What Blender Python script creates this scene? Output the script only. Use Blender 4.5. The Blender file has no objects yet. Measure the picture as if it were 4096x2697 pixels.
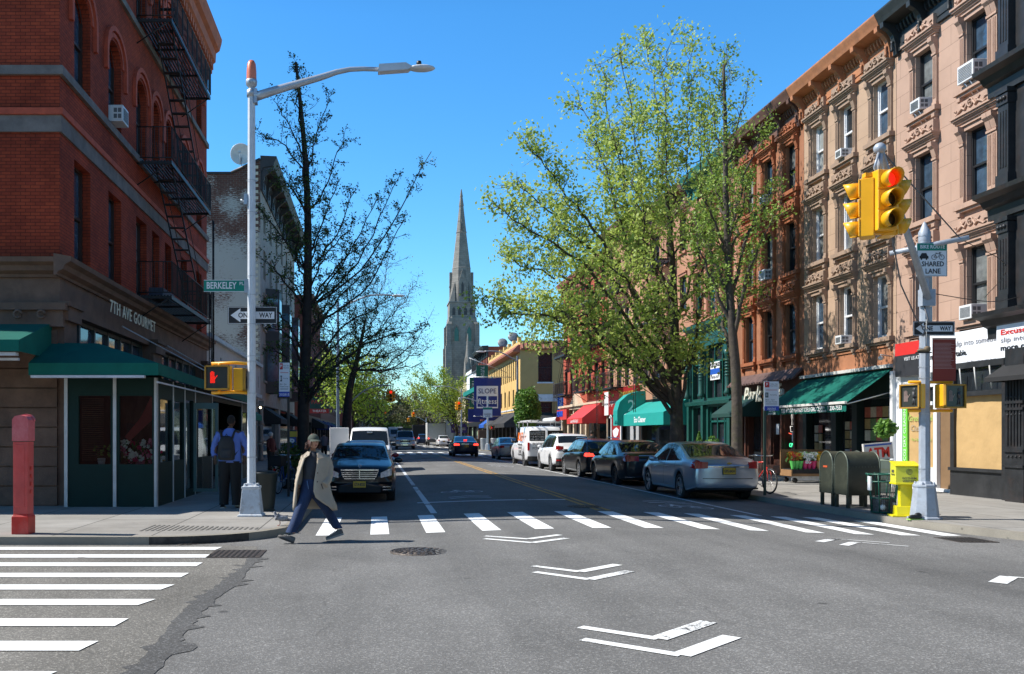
import bpy, math, random
from mathutils import Vector, Matrix, noise
SC = bpy.context.scene
R = math.radians
# ---------------------------------------------------------------- camera, light, exposure
cam = bpy.data.cameras.new('camera'); cam_o = bpy.data.objects.new('camera', cam); SC.collection.objects.link(cam_o)
cam_o.location = (0, 0, 1.65); cam_o.rotation_euler = (R(90), 0, 0)
cam.sensor_width = 36; cam.lens = 31.76; cam.shift_x = .1324; cam.shift_y = .0952
cam.clip_start = .1; cam.clip_end = 3000
SC.camera = cam_o
SUN_EL = 47.0
sd = Vector((math.cos(R(SUN_EL)), -.115*math.cos(R(SUN_EL)), -math.sin(R(SUN_EL)))).normalized()
sl = bpy.data.lights.new('sun', 'SUN'); sl.energy = 5.0; sl.angle = R(.53); sl.color = (1, .955, .88)
so = bpy.data.objects.new('sun', sl); SC.collection.objects.link(so)
so.rotation_euler = sd.to_track_quat('-Z', 'Y').to_euler()
W = bpy.data.worlds.new('World'); SC.world = W; W.use_nodes = True
wn = W.node_tree; wn.nodes.clear()
sky = wn.nodes.new('ShaderNodeTexSky'); sky.sky_type = 'NISHITA'; sky.sun_disc = False
sky.sun_elevation = R(SUN_EL); sky.sun_rotation = math.atan2(-sd.x, -sd.y)
sky.air_density = 1.15; sky.dust_density = .25; sky.ozone_density = 3.2; sky.altitude = 20
hs = wn.nodes.new('ShaderNodeHueSaturation'); hs.inputs['Saturation'].default_value = 1.28; hs.inputs['Value'].default_value = 1.0
bg = wn.nodes.new('ShaderNodeBackground'); bg.inputs[1].default_value = .13
wo = wn.nodes.new('ShaderNodeOutputWorld')
wn.links.new(sky.outputs[0], hs.inputs['Color']); tn = wn.nodes.new('ShaderNodeMix'); tn.data_type = 'RGBA'; tn.blend_type = 'MULTIPLY'; tn.inputs[0].default_value = 1; tn.inputs[7].default_value = (.74, 1.12, 1.26, 1); wn.links.new(hs.outputs[0], tn.inputs[6])
# clear spring sky; zenith above the view dimmed extra to cut fill light
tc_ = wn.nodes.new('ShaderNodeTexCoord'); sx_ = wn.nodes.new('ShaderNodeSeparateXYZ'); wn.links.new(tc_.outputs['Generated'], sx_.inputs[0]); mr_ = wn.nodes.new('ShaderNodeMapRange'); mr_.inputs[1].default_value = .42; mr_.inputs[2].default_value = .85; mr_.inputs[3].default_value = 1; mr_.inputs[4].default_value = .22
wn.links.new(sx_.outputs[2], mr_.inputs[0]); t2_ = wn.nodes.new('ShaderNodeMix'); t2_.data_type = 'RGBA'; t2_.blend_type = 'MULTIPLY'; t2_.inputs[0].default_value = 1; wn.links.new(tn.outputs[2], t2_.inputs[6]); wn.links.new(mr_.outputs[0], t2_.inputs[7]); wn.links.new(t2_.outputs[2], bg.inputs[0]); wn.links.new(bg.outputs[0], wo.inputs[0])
SC.view_settings.view_transform = 'Standard'; SC.view_settings.look = 'None'
SC.view_settings.exposure = .50; SC.view_settings.gamma = 1
SC.cycles.use_adaptive_sampling = True
SC.cycles.max_bounces = 6; SC.cycles.diffuse_bounces = 3; SC.cycles.glossy_bounces = 3; SC.cycles.transmission_bounces = 4; SC.cycles.transparent_max_bounces = 8

# ---------------------------------------------------------------- mesh helpers
def T(x=0, y=0, z=0): return Matrix.Translation((x, y, z))
def RZ(a): return Matrix.Rotation(R(a), 4, 'Z')
def RX(a): return Matrix.Rotation(R(a), 4, 'X')
def RY(a): return Matrix.Rotation(R(a), 4, 'Y')
class MB:
    def __init__(s, M=None): s.v = []; s.f = []; s.m = []; s.s = []; s.M = M
    def add(s, vs, fs, mi=0, sm=False):
        n = len(s.v)
        s.v += [tuple(s.M @ Vector(p)) for p in vs] if s.M is not None else [tuple(p) for p in vs]
        for f in fs: s.f.append(tuple(n+i for i in f)); s.m.append(mi); s.s.append(sm)
        return s
    def box(s, x0, x1, y0, y1, z0, z1, mi=0):
        v = [(x, y, z) for z in (z0, z1) for y in (y0, y1) for x in (x0, x1)]
        return s.add(v, [(0,2,3,1),(4,5,7,6),(0,1,5,4),(2,6,7,3),(0,4,6,2),(1,3,7,5)], mi)
    def cb(s, cx, cy, cz, sx, sy, sz, mi=0): return s.box(cx-sx/2, cx+sx/2, cy-sy/2, cy+sy/2, cz-sz/2, cz+sz/2, mi)
    def quad(s, a, b, c, d, mi=0): return s.add([a, b, c, d], [(0,1,2,3)], mi)
    def tube(s, pts, r, n=8, mi=0, sm=True, cap=True, ph=0):
        pts = [Vector(p) for p in pts]; k = len(pts)
        rs = r if isinstance(r, (list, tuple)) else [r]*k
        vs = []; fs = []; up = None
        for i, p in enumerate(pts):
            d = (pts[min(i+1, k-1)]-pts[max(i-1, 0)])
            if d.length < 1e-9: d = Vector((0,0,1))
            d.normalize()
            if up is None:
                up = Vector((0,0,1)) if abs(d.z) < .9 else Vector((0,1,0))
            a = d.cross(up)
            if a.length < 1e-6: a = d.cross(Vector((1,0,0)))
            a.normalize(); b = a.cross(d).normalized(); up = b
            for j in range(n):
                t = 2*math.pi*j/n+ph
                vs.append(p+(a*math.cos(t)+b*math.sin(t))*rs[i])
        for i in range(k-1):
            for j in range(n):
                j2 = (j+1) % n
                fs.append((i*n+j, i*n+j2, (i+1)*n+j2, (i+1)*n+j))
        s.add(vs, fs, mi, sm)
        if cap:
            m = len(s.v)-len(vs)
            s.f.append(tuple(m+j for j in reversed(range(n)))); s.m.append(mi); s.s.append(False)
            s.f.append(tuple(m+(k-1)*n+j for j in range(n))); s.m.append(mi); s.s.append(False)
        return s
    def lathe(s, prof, n=16, c=(0,0,0), mi=0, sm=True, ph=0, cap=True, sx=1, sy=1):
        vs = []; fs = []; k = len(prof)
        for r, z in prof:
            for j in range(n):
                t = 2*math.pi*j/n+ph; vs.append((c[0]+r*sx*math.cos(t), c[1]+r*sy*math.sin(t), c[2]+z))
        for i in range(k-1):
            for j in range(n):
                j2 = (j+1) % n; fs.append((i*n+j, i*n+j2, (i+1)*n+j2, (i+1)*n+j))
        if cap: fs.append(tuple(reversed(range(n)))); fs.append(tuple((k-1)*n+j for j in range(n)))
        return s.add(vs, fs, mi, sm)
    def prism(s, poly, d0, d1, ax='y', mi=0, sm=False):
        # poly of (a,b): ax 'y' -> (a,d,b); 'x' -> (d,a,b); 'z' -> (a,b,d)
        def P(a, b, d): return (a, d, b) if ax == 'y' else ((d, a, b) if ax == 'x' else (a, b, d))
        n = len(poly)
        vs = [P(a, b, d0) for a, b in poly]+[P(a, b, d1) for a, b in poly]
        fs = [tuple(range(n)), tuple(reversed(range(n, 2*n)))]
        s.add(vs, fs, mi)
        s.add(vs, [(i, n+i, n+(i+1) % n, (i+1) % n) for i in range(n)], mi, sm)
        return s
    def ball(s, c, rx, ry=None, rz=None, n=12, m=8, mi=0):
        ry = ry or rx; rz = rz or rx
        return s.lathe([(max(1e-4, math.sin(math.pi*i/m)), -math.cos(math.pi*i/m)*rz) for i in range(m+1)], n, c, mi, True, 0, False, rx, ry)
    def mesh(s, mats, name='m'):
        me = bpy.data.meshes.new(name); me.from_pydata(s.v, [], s.f)
        for m in (mats if isinstance(mats, (list, tuple)) else [mats]): me.materials.append(m)
        me.polygons.foreach_set('material_index', s.m); me.polygons.foreach_set('use_smooth', s.s)
        me.update(); return me
    def build(s, name, mats, parent=None, loc=None, rz=0, bevel=0, **kw):
        o = link(name, s.mesh(mats, name), parent, loc, rz)
        if bevel:
            b = o.modifiers.new('bevel', 'BEVEL'); b.width = bevel; b.segments = 2; b.limit_method = 'ANGLE'; b.angle_limit = R(40)
        for k, v in kw.items(): o[k] = v
        return o
def link(name, me, parent=None, loc=None, rz=0):
    o = bpy.data.objects.new(name, me); SC.collection.objects.link(o)
    if parent: o.parent = parent
    if loc: o.location = loc
    if rz: o.rotation_euler.z = R(rz)
    return o
def thing(name, label, cat, loc=(0,0,0), rz=0, group=None):
    o = link(name, None, None, loc, rz); o.empty_display_size = .2
    o['label'] = label; o['category'] = cat
    if group: o['group'] = group
    return o
def tag(o, label, cat, group=None):
    o['label'] = label; o['category'] = cat
    if group: o['group'] = group
    return o
def struct(o): o['kind'] = 'structure'; return o
def copy_tree(o, parent=None):
    c = o.copy(); SC.collection.objects.link(c); c.parent = parent
    for ch in list(o.children): copy_tree(ch, c)
    return c
# text laid on a plane: x to the reader's right, z up, facing -y
_tc = {}
def text_geo(body, size, ext=.004, bold=0, shear=0, sx=1, spacing=1):
    k = (body, size, ext, bold, shear, sx, spacing)
    if k not in _tc:
        cu = bpy.data.curves.new('t', 'FONT'); cu.body = body; cu.size = size; cu.extrude = ext; cu.offset = bold; cu.shear = shear
        cu.align_x = 'CENTER'; cu.align_y = 'CENTER'; cu.resolution_u = 2; cu.space_character = spacing
        o = bpy.data.objects.new('t', cu); me = bpy.data.meshes.new_from_object(o)
        vs = [(v.co.x*sx, -v.co.z, v.co.y) for v in me.vertices]; fs = [tuple(p.vertices) for p in me.polygons]
        bpy.data.objects.remove(o); bpy.data.meshes.remove(me); bpy.data.curves.remove(cu)
        _tc[k] = (vs, fs)
    return _tc[k]
def text(mb, body, cx, cz, size, y=0, ext=.004, mi=0, width=None, **kw):
    vs, fs = text_geo(body, size, ext, **kw)
    s = 1
    if width:
        xs = [v[0] for v in vs]; s = width/(max(xs)-min(xs))
    mb.add([(v[0]*s+cx, v[1]+y, v[2]+cz) for v in vs], fs, mi)
    return mb

# ---------------------------------------------------------------- materials
_mats = {}
def newmat(name):
    m = bpy.data.materials.new(name); m.use_nodes = True; nt = m.node_tree
    return m, nt, nt.nodes['Principled BSDF']
def nd(nt, t, **kw):
    n = nt.nodes.new(t)
    for k, v in kw.items():
        if k in n.inputs: n.inputs[k].default_value = v
        else: setattr(n, k, v)
    return n
def L(nt, a, b): nt.links.new(a, b)
def coords(nt, kind='Object'):
    if kind == 'World': return nd(nt, 'ShaderNodeNewGeometry').outputs['Position']
    return nd(nt, 'ShaderNodeTexCoord').outputs[kind]
def mixc(nt, fac, a, b, blend='MIX'):
    n = nt.nodes.new('ShaderNodeMix'); n.data_type = 'RGBA'; n.blend_type = blend
    for s, v in ((0, fac), (6, a), (7, b)):
        if hasattr(v, 'links') or hasattr(v, 'is_linked'): nt.links.new(v, n.inputs[s])
        else: n.inputs[s].default_value = v if s == 0 else (*v[:3], 1)
    return n.outputs[2]
def ramp(nt, src, stops):
    r = nt.nodes.new('ShaderNodeValToRGB'); nt.links.new(src, r.inputs[0]); e = r.color_ramp.elements
    while len(e) < len(stops): e.new(.5)
    for i, (p, c) in enumerate(stops): e[i].position = p; e[i].color = (c, c, c, 1) if not isinstance(c, tuple) else (*c, 1)
    return r.outputs[0]
def M(name, col, rough=.6, metal=0, var=.15, scale=3, bump=0, bscale=30, spec=.5, coat=0, dirt=0, dcol=None, dscale=1.5, em=None, emk=1, space='Object', fine=0):
    if name in _mats: return _mats[name]
    m, nt, b = newmat(name); co = coords(nt, space)
    b.inputs['Roughness'].default_value = rough; b.inputs['Metallic'].default_value = metal
    b.inputs['Specular IOR Level'].default_value = spec
    b.inputs['Coat Weight'].default_value = coat; b.inputs['Coat Roughness'].default_value = .04
    n1 = nd(nt, 'ShaderNodeTexNoise', Scale=scale, Detail=6.0, Roughness=.65); L(nt, co, n1.inputs[0])
    lo = tuple(c*(1-var) for c in col); hi = tuple(min(1, c*(1+var)) for c in col)
    c = mixc(nt, ramp(nt, n1.outputs[0], [(.3, 0), (.7, 1)]), lo, hi)
    if fine:
        n3 = nd(nt, 'ShaderNodeTexNoise', Scale=fine, Detail=2.0); L(nt, co, n3.inputs[0])
        c = mixc(nt, ramp(nt, n3.outputs[0], [(.35, 0), (.65, .5)]), c, tuple(x*.6 for x in col))
    if dirt:
        n2 = nd(nt, 'ShaderNodeTexNoise', Scale=dscale, Detail=8.0, Roughness=.7); L(nt, co, n2.inputs[0])
        c = mixc(nt, ramp(nt, n2.outputs[0], [(.5, 0), (.72, dirt)]), c, dcol or tuple(x*.45 for x in col))
    L(nt, c, b.inputs['Base Color'])
    if bump:
        n4 = nd(nt, 'ShaderNodeTexNoise', Scale=bscale, Detail=5.0); L(nt, co, n4.inputs[0])
        bp = nd(nt, 'ShaderNodeBump', Strength=bump, Distance=.02); L(nt, n4.outputs[0], bp.inputs['Height']); L(nt, bp.outputs[0], b.inputs['Normal'])
    if em:
        b.inputs['Emission Color'].default_value = (*em, 1); b.inputs['Emission Strength'].default_value = emk
    _mats[name] = m; return m
def brick(name, c1, c2, mortar, bw=.21, bh=.073, ms=.008, var=.25, patch=None, pcov=.5, bump=.4, pz=None):
    if name in _mats: return _mats[name]
    m, nt, b = newmat(name); P = coords(nt, 'World')
    sp = nd(nt, 'ShaderNodeSeparateXYZ'); L(nt, P, sp.inputs[0])
    ad = nd(nt, 'ShaderNodeMath', operation='ADD'); L(nt, sp.outputs[0], ad.inputs[0]); L(nt, sp.outputs[1], ad.inputs[1])
    cb = nd(nt, 'ShaderNodeCombineXYZ'); L(nt, ad.outputs[0], cb.inputs[0]); L(nt, sp.outputs[2], cb.inputs[1])
    bt = nt.nodes.new('ShaderNodeTexBrick'); L(nt, cb.outputs[0], bt.inputs['Vector'])
    bt.inputs['Scale'].default_value = 1; bt.inputs['Brick Width'].default_value = bw; bt.inputs['Row Height'].default_value = bh
    bt.inputs['Mortar Size'].default_value = ms; bt.inputs['Mortar Smooth'].default_value = .3; bt.inputs['Bias'].default_value = -.1
    bt.inputs['Color1'].default_value = (*c1, 1); bt.inputs['Color2'].default_value = (*c2, 1); bt.inputs['Mortar'].default_value = (*mortar, 1)
    n1 = nd(nt, 'ShaderNodeTexNoise', Scale=.6, Detail=8.0, Roughness=.7); L(nt, P, n1.inputs[0])
    c = mixc(nt, ramp(nt, n1.outputs[0], [(.3, 1-var), (.7, 1+var*.3)]), (0,0,0), bt.outputs[0], 'MIX')
    mu = nd(nt, 'ShaderNodeMix', data_type='RGBA', blend_type='MULTIPLY'); mu.inputs[0].default_value = 1
    L(nt, bt.outputs[0], mu.inputs[6]); L(nt, ramp(nt, n1.outputs[0], [(.3, 1-var), (.7, 1.0)]), mu.inputs[7]); c = mu.outputs[2]
    if patch:
        n2 = nd(nt, 'ShaderNodeTexNoise', Scale=14.0, Detail=6.0, Roughness=.75); L(nt, cb.outputs[0], n2.inputs[0])
        mp = nd(nt, 'ShaderNodeMapping'); mp.inputs['Scale'].default_value = (.35, 1.6, 1); L(nt, cb.outputs[0], mp.inputs[0]); L(nt, mp.outputs[0], n2.inputs[0])
        n3 = nd(nt, 'ShaderNodeTexNoise', Scale=.45, Detail=4.0); L(nt, P, n3.inputs[0])
        s_ = nd(nt, 'ShaderNodeMath', operation='ADD'); L(nt, n2.outputs[0], s_.inputs[0]); L(nt, n3.outputs[0], s_.inputs[1])
        last = s_.outputs[0]
        if pz:   # paint worn off towards the parapet
            mr = nd(nt, 'ShaderNodeMapRange'); mr.inputs['From Min'].default_value = pz[0]; mr.inputs['From Max'].default_value = pz[1]; mr.inputs['To Min'].default_value = 0; mr.inputs['To Max'].default_value = .28
            L(nt, sp.outputs[2], mr.inputs['Value']); s2 = nd(nt, 'ShaderNodeMath', operation='SUBTRACT'); L(nt, last, s2.inputs[0]); L(nt, mr.outputs[0], s2.inputs[1]); last = s2.outputs[0]
        c = mixc(nt, ramp(nt, last, [(pcov-.02, 0), (pcov+.04, 1)]), c, patch)
    L(nt, c, b.inputs['Base Color']); b.inputs['Roughness'].default_value = .85; b.inputs['Specular IOR Level'].default_value = .2
    iv = nd(nt, 'ShaderNodeMath', operation='SUBTRACT'); iv.inputs[0].default_value = 1; L(nt, bt.outputs['Fac'], iv.inputs[1])
    bp = nd(nt, 'ShaderNodeBump', Strength=bump, Distance=.01); L(nt, iv.outputs[0], bp.inputs['Height']); L(nt, bp.outputs[0], b.inputs['Normal'])
    _mats[name] = m; return m
def asphalt(name, col, speck, brown=0):
    if name in _mats: return _mats[name]
    m, nt, b = newmat(name); P = coords(nt, 'World')
    v = nd(nt, 'ShaderNodeTexVoronoi', Scale=85.0); L(nt, P, v.inputs[0])
    n0 = nd(nt, 'ShaderNodeTexNoise', Scale=60.0, Detail=3.0, Roughness=.7); L(nt, P, n0.inputs[0])
    hs_ = nd(nt, 'ShaderNodeSeparateColor'); L(nt, v.outputs['Color'], hs_.inputs[0])
    c = mixc(nt, ramp(nt, hs_.outputs[0], [(.0, 0), (.8, .25), (.9, 1)]), tuple(x*.8 for x in col), speck)
    c = mixc(nt, ramp(nt, n0.outputs[0], [(.35, .55), (.65, 0)]), c, tuple(x*.45 for x in col))
    n1 = nd(nt, 'ShaderNodeTexNoise', Scale=.35, Detail=7.0, Roughness=.6); L(nt, P, n1.inputs[0])
    mp = nd(nt, 'ShaderNodeMapping'); mp.inputs['Scale'].default_value = (1.2, .12, 1); L(nt, P, mp.inputs[0])
    n2 = nd(nt, 'ShaderNodeTexNoise', Scale=1.0, Detail=5.0, Roughness=.6); L(nt, mp.outputs[0], n2.inputs[0])
    mu = nd(nt, 'ShaderNodeMix', data_type='RGBA', blend_type='MULTIPLY'); mu.inputs[0].default_value = 1
    L(nt, c, mu.inputs[6]); L(nt, ramp(nt, n1.outputs[0], [(.25, .66), (.75, 1.2)]), mu.inputs[7])
    m2 = nd(nt, 'ShaderNodeMix', data_type='RGBA', blend_type='MULTIPLY'); m2.inputs[0].default_value = 1
    L(nt, mu.outputs[2], m2.inputs[6]); L(nt, ramp(nt, n2.outputs[0], [(.3, .8), (.7, 1.12)]), m2.inputs[7])
    # oil spots and thin cracks
    v2 = nd(nt, 'ShaderNodeTexVoronoi', Scale=1.1); L(nt, P, v2.inputs[0])
    c = mixc(nt, ramp(nt, v2.outputs['Distance'], [(.03, .6), (.07, 0)]), m2.outputs[2], (.018, .018, .02))
    v3 = nd(nt, 'ShaderNodeTexVoronoi', Scale=.22, feature='DISTANCE_TO_EDGE')
    n3 = nd(nt, 'ShaderNodeTexNoise', Scale=1.5, Detail=6.0); L(nt, P, n3.inputs[0])
    wv = nd(nt, 'ShaderNodeVectorMath', operation='ADD'); L(nt, P, wv.inputs[0]); L(nt, n3.outputs[1], wv.inputs[1]); L(nt, wv.outputs[0], v3.inputs[0])
    c = mixc(nt, ramp(nt, v3.outputs['Distance'], [(.0003, .25), (.0010, 0)]), c, (.015, .015, .017))
    L(nt, c, b.inputs['Base Color']); b.inputs['Roughness'].default_value = .82; b.inputs['Specular IOR Level'].default_value = .35
    bp = nd(nt, 'ShaderNodeBump', Strength=.5, Distance=.006); L(nt, v.outputs['Distance'], bp.inputs['Height']); L(nt, bp.outputs[0], b.inputs['Normal'])
    _mats[name] = m; return m
def paint(name, col, wear=.35):
    if name in _mats: return _mats[name]
    m, nt, b = newmat(name); P = coords(nt, 'World')
    n1 = nd(nt, 'ShaderNodeTexNoise', Scale=25.0, Detail=6.0, Roughness=.8); L(nt, P, n1.inputs[0])
    n2 = nd(nt, 'ShaderNodeTexNoise', Scale=1.2, Detail=3.0); L(nt, P, n2.inputs[0])
    a = nd(nt, 'ShaderNodeMath', operation='ADD'); L(nt, n1.outputs[0], a.inputs[0]); L(nt, n2.outputs[0], a.inputs[1])
    f = ramp(nt, a.outputs[0], [(1-wear, 1), (1-wear+.12, 0)])
    f = ramp(nt, a.outputs[0], [(wear, 1), (wear+.1, 0)])
    c = mixc(nt, f, col, (.06, .06, .062)); L(nt, c, b.inputs['Base Color']); b.inputs['Roughness'].default_value = .7
    _mats[name] = m; return m
def concrete(name, col, tile=None, off=(0,0)):
    if name in _mats: return _mats[name]
    m, nt, b = newmat(name); P = coords(nt, 'World')
    n1 = nd(nt, 'ShaderNodeTexNoise', Scale=1.0, Detail=8.0, Roughness=.7); L(nt, P, n1.inputs[0])
    n2 = nd(nt, 'ShaderNodeTexNoise', Scale=90.0, Detail=2.0); L(nt, P, n2.inputs[0])
    c = mixc(nt, ramp(nt, n1.outputs[0], [(.3, 0), (.7, 1)]), tuple(x*.72 for x in col), tuple(x*1.12 for x in col))
    c = mixc(nt, ramp(nt, n2.outputs[0], [(.4, .35), (.6, 0)]), c, tuple(x*.6 for x in col))
    v2 = nd(nt, 'ShaderNodeTexVoronoi', Scale=2.2); L(nt, P, v2.inputs[0])
    c = mixc(nt, ramp(nt, v2.outputs['Distance'], [(.035, .6), (.06, 0)]), c, tuple(x*.3 for x in col))
    if tile:
        bt = nt.nodes.new('ShaderNodeTexBrick'); mp = nd(nt, 'ShaderNodeMapping'); mp.inputs['Location'].default_value = (off[0], off[1], 0)
        L(nt, P, mp.inputs[0]); L(nt, mp.outputs[0], bt.inputs['Vector'])
        bt.offset = 0; bt.inputs['Scale'].default_value = 1; bt.inputs['Brick Width'].default_value = tile; bt.inputs['Row Height'].default_value = tile
        bt.inputs['Mortar Size'].default_value = .012; bt.inputs['Mortar Smooth'].default_value = 0
        bt.inputs['Color1'].default_value = (1,1,1,1); bt.inputs['Color2'].default_value = (.86,.85,.84,1); bt.inputs['Mortar'].default_value = (.3,.3,.3,1)
        mu = nd(nt, 'ShaderNodeMix', data_type='RGBA', blend_type='MULTIPLY'); mu.inputs[0].default_value = 1; L(nt, c, mu.inputs[6]); L(nt, bt.outputs[0], mu.inputs[7]); c = mu.outputs[2]
    L(nt, c, b.inputs['Base Color']); b.inputs['Roughness'].default_value = .85; b.inputs['Specular IOR Level'].default_value = .3
    _mats[name] = m; return m
def glassm(name, col=(.02,.025,.03), rough=.04, var=.5, scale=.8):
    return M(name, col, rough, 0, var, scale, spec=.8)
def leafm(name, a, b_, trans=.35):
    if name in _mats: return _mats[name]
    m, nt, b = newmat(name); g = nd(nt, 'ShaderNodeNewGeometry')
    c = mixc(nt, g.outputs['Random Per Island'], a, b_); L(nt, c, b.inputs['Base Color']); b.inputs['Roughness'].default_value = .55
    tr = nd(nt, 'ShaderNodeBsdfTranslucent'); L(nt, c, tr.inputs[0]); ms = nt.nodes.new('ShaderNodeMixShader'); ms.inputs[0].default_value = trans
    L(nt, b.outputs[0], ms.inputs[1]); L(nt, tr.outputs[0], ms.inputs[2]); L(nt, ms.outputs[0], nt.nodes['Material Output'].inputs[0])
    _mats[name] = m; return m

# common materials
BLK = M('black_paint', (.012,.012,.013), .45, bump=.1)
DARK = M('dark_interior', (.01,.01,.011), .9)
IRON = M('black_iron', (.02,.019,.02), .5, var=.4, scale=8, dirt=.4, dcol=(.06,.03,.02))
GLASS = glassm('window_glass')
WHITE = M('white_paint', (.72,.73,.74), .5, var=.06, dirt=.2, dcol=(.5,.5,.5))
OFFW = M('off_white', (.6,.59,.56), .6, dirt=.3, dcol=(.35,.33,.3))
STEEL = M('galvanised_steel', (.45,.47,.5), .45, .6, var=.2, scale=12)
GPAINT = M('grey_blue_paint', (.36,.40,.46), .45, .1, var=.12, scale=5, dirt=.5, dcol=(.2,.19,.18), dscale=9)
YEL = M('signal_yellow', (.85,.42,.01), .4, var=.08, coat=.2)
CHROME = M('chrome', (.7,.72,.75), .12, 1, var=.05)
SILV = M('alloy_silver', (.5,.51,.53), .3, .8, var=.1)
RUB = M('tyre_rubber', (.018,.018,.019), .8, var=.3, bump=.2)
KRAFT = M('kraft_paper', (.50,.33,.15), .7, var=.1, scale=1.5, bump=1.0, bscale=4, spec=.2)
STONE = M('brownstone_band', (.15,.085,.058), .8, var=.3, scale=2, bump=.3, dirt=.5, dcol=(.04,.03,.028))
# ================================================================ GROUND, ROADS, MARKINGS
KL, KR = -1.4, 9.5
def zr(x):
    u = (x-4.0)/5.38
    return .13*math.cos(math.pi/2*u)**2 if abs(u) < 1 else 0.0
ASPH = asphalt('asphalt_avenue', (.195,.193,.188), (.34,.335,.325))
ASPH2 = asphalt('asphalt_side_street', (.19,.182,.165), (.42,.40,.36))
TAR = asphalt('tar_seam', (.105,.104,.102), (.24,.24,.24))
WALK = concrete('sidewalk_concrete', (.36,.345,.32), 1.5, (.4,.2))
KERB = concrete('kerb_stone', (.30,.275,.23))
KSTEEL = M('kerb_steel', (.045,.042,.04), .6, .3, var=.4, scale=6, dirt=.5, dcol=(.16,.14,.12))
PW = paint('road_paint_white', (.84,.85,.84), .66)
PWW = paint('road_paint_worn', (.76,.77,.76), .82)
PY = paint('road_paint_yellow', (.50,.28,.05), .80)
b = MB(); b.box(-900, 900, -60, 1500, -.6, -.05)
struct(b.build('ground', M('far_ground', (.1,.1,.095), .9, scale=.05)))
xs = [-150, -40, -12] + [KL+i*(KR-KL)/28 for i in range(29)] + [14, 40, 150]
ys = [-14, 0, 6, 12, 20, 40, 80, 160, 300, 420]
b = MB(); vs = [(x, y, zr(x)) for y in ys for x in xs]; n = len(xs)
b.add(vs, [(j*n+i, j*n+i+1, (j+1)*n+i+1, (j+1)*n+i) for j in range(len(ys)-1) for i in range(n-1)], 0, True)
struct(b.build('road', ASPH))
# coarser, browner asphalt of the side street on the left, and the tar seam between the two
b = MB(); edge = [(-1.72, -6), (-1.74, 5), (-1.7, 8), (-1.66, 10), (-1.6, 12), (-1.75, 13.3), (-2.4, 13.47)]
b.add([(x, y, .0025) for x, y in edge]+[(-150, 13.47, .0025), (-150, -6, .0025)], [tuple(range(len(edge)+2))])
struct(b.build('side_street', ASPH2))
rnd = random.Random(5); b = MB(); lft = []; rgt = []
y = -5.0
while y < 12.2:
    c = -1.66+.05*math.sin(y*1.3); w = .075 if y > 3 else .09
    if y > 10.6: w *= .5
    lft.append((c-w-rnd.random()*.04-(.10 if rnd.random() < .12 else 0), y, .005)); rgt.append((c+w+rnd.random()*.05+(.13 if rnd.random() < .22 else 0), y+.02, .005)); y += .05+rnd.random()*.09
k = len(lft); b.add(lft+rgt, [(i, k+i, k+i+1, i+1) for i in range(k-1)]); struct(b.build('road_seam', TAR))
def strip(b, p, q, w, n=1, z=.006):
    p = Vector(p); q = Vector(q); d = (q-p).normalized(); o = Vector((-d.y, d.x))*w/2
    vs = []
    for i in range(n+1):
        c = p.lerp(q, i/n)
        for s in (-1, 1):
            v = c+o*s; vs.append((v.x, v.y, zr(v.x)+z))
    b.add(vs, [(2*i, 2*i+1, 2*i+3, 2*i+2) for i in range(n)])
def quadm(b, pts, z=.006, n=1):
    a, c, d, e = [Vector(p) for p in pts]; vs = []
    for i in range(n+1):
        for v in (a.lerp(e, i/n), c.lerp(d, i/n)): vs.append((v.x, v.y, zr(v.x)+z))
    b.add(vs, [(2*i, 2*i+1, 2*i+3, 2*i+2) for i in range(n)])
b = MB()
for i, x in enumerate([-.99,-.1,.81,1.72,2.58,3.51,4.36,5.27,6.07,6.98,7.78,8.53,9.2]):
    o = -.12 if i > 10 else 0
    quadm(b, [(x, 14.68), (x+.31, 14.68), (x+.31+o, 17.85 if i < 12 else 17.2), (x+o, 17.85 if i < 12 else 17.2)])
struct(b.build('crosswalk', PW))
b = MB()
for y in [13.02, 12.2, 11.42, 10.55, 9.72, 8.85, 7.9, 7.02, 6.1, 5.2, 4.3, 3.4, 2.5, 1.6]:
    quadm(b, [(-6.35, y-.16), (-2.27+.03*math.sin(y*9), y-.16), (-2.22+.03*math.cos(y*7), y+.16), (-6.35, y+.16)], .010)
struct(b.build('side_street_crosswalk', PW))
b = MB()
def vee(a, c, d, w1, w2): strip(b, a, c, w1); strip(b, c, d, w2, z=.0065)
vee((1.67,13.95),(2.25,13.38),(2.8,13.79),.10,.13); vee((1.63,13.6),(2.23,12.92),(2.81,13.34),.10,.13)
vee((1.86,10.72),(2.29,10.18),(2.84,10.63),.10,.14); vee((1.80,10.27),(2.27,9.64),(2.84,10.12),.10,.14)
vee((1.66,7.36),(2.14,6.86),(2.72,7.4),.10,.15); vee((1.58,6.93),(2.14,6.35),(2.70,6.86),.10,.15)
vee((6.50,13.25),(6.98,13.78),(7.65,13.47),.13,.06); vee((6.66,12.87),(7.09,13.39),(7.69,13.06),.13,.06)
vee((6.60,9.60),(7.10,10.14),(7.85,9.85),.17,.07); vee((6.7,9.1),(7.2,9.62),(7.9,9.3),.17,.07)
struct(b.build('chevron_marking', PWW))
b = MB()
strip(b, (.95, 21.05), (4.4, 21.05), .2, 8); strip(b, (1.16, 18.2), (1.16, 27.3), .13, 2); strip(b, (1.16, 28.2), (1.16, 66), .12, 3)
strip(b, (7.62, 17.95), (7.68, 66), .11, 4)
for s in range(3): strip(b, (1.16, 96+s*35), (1.16, 120+s*35), .12, 2); strip(b, (7.68, 96+s*35), (7.68, 124+s*35), .12, 2)
struct(b.build('lane_line', paint('line_white', (.66,.68,.7), .78)))
b = MB()
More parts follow.
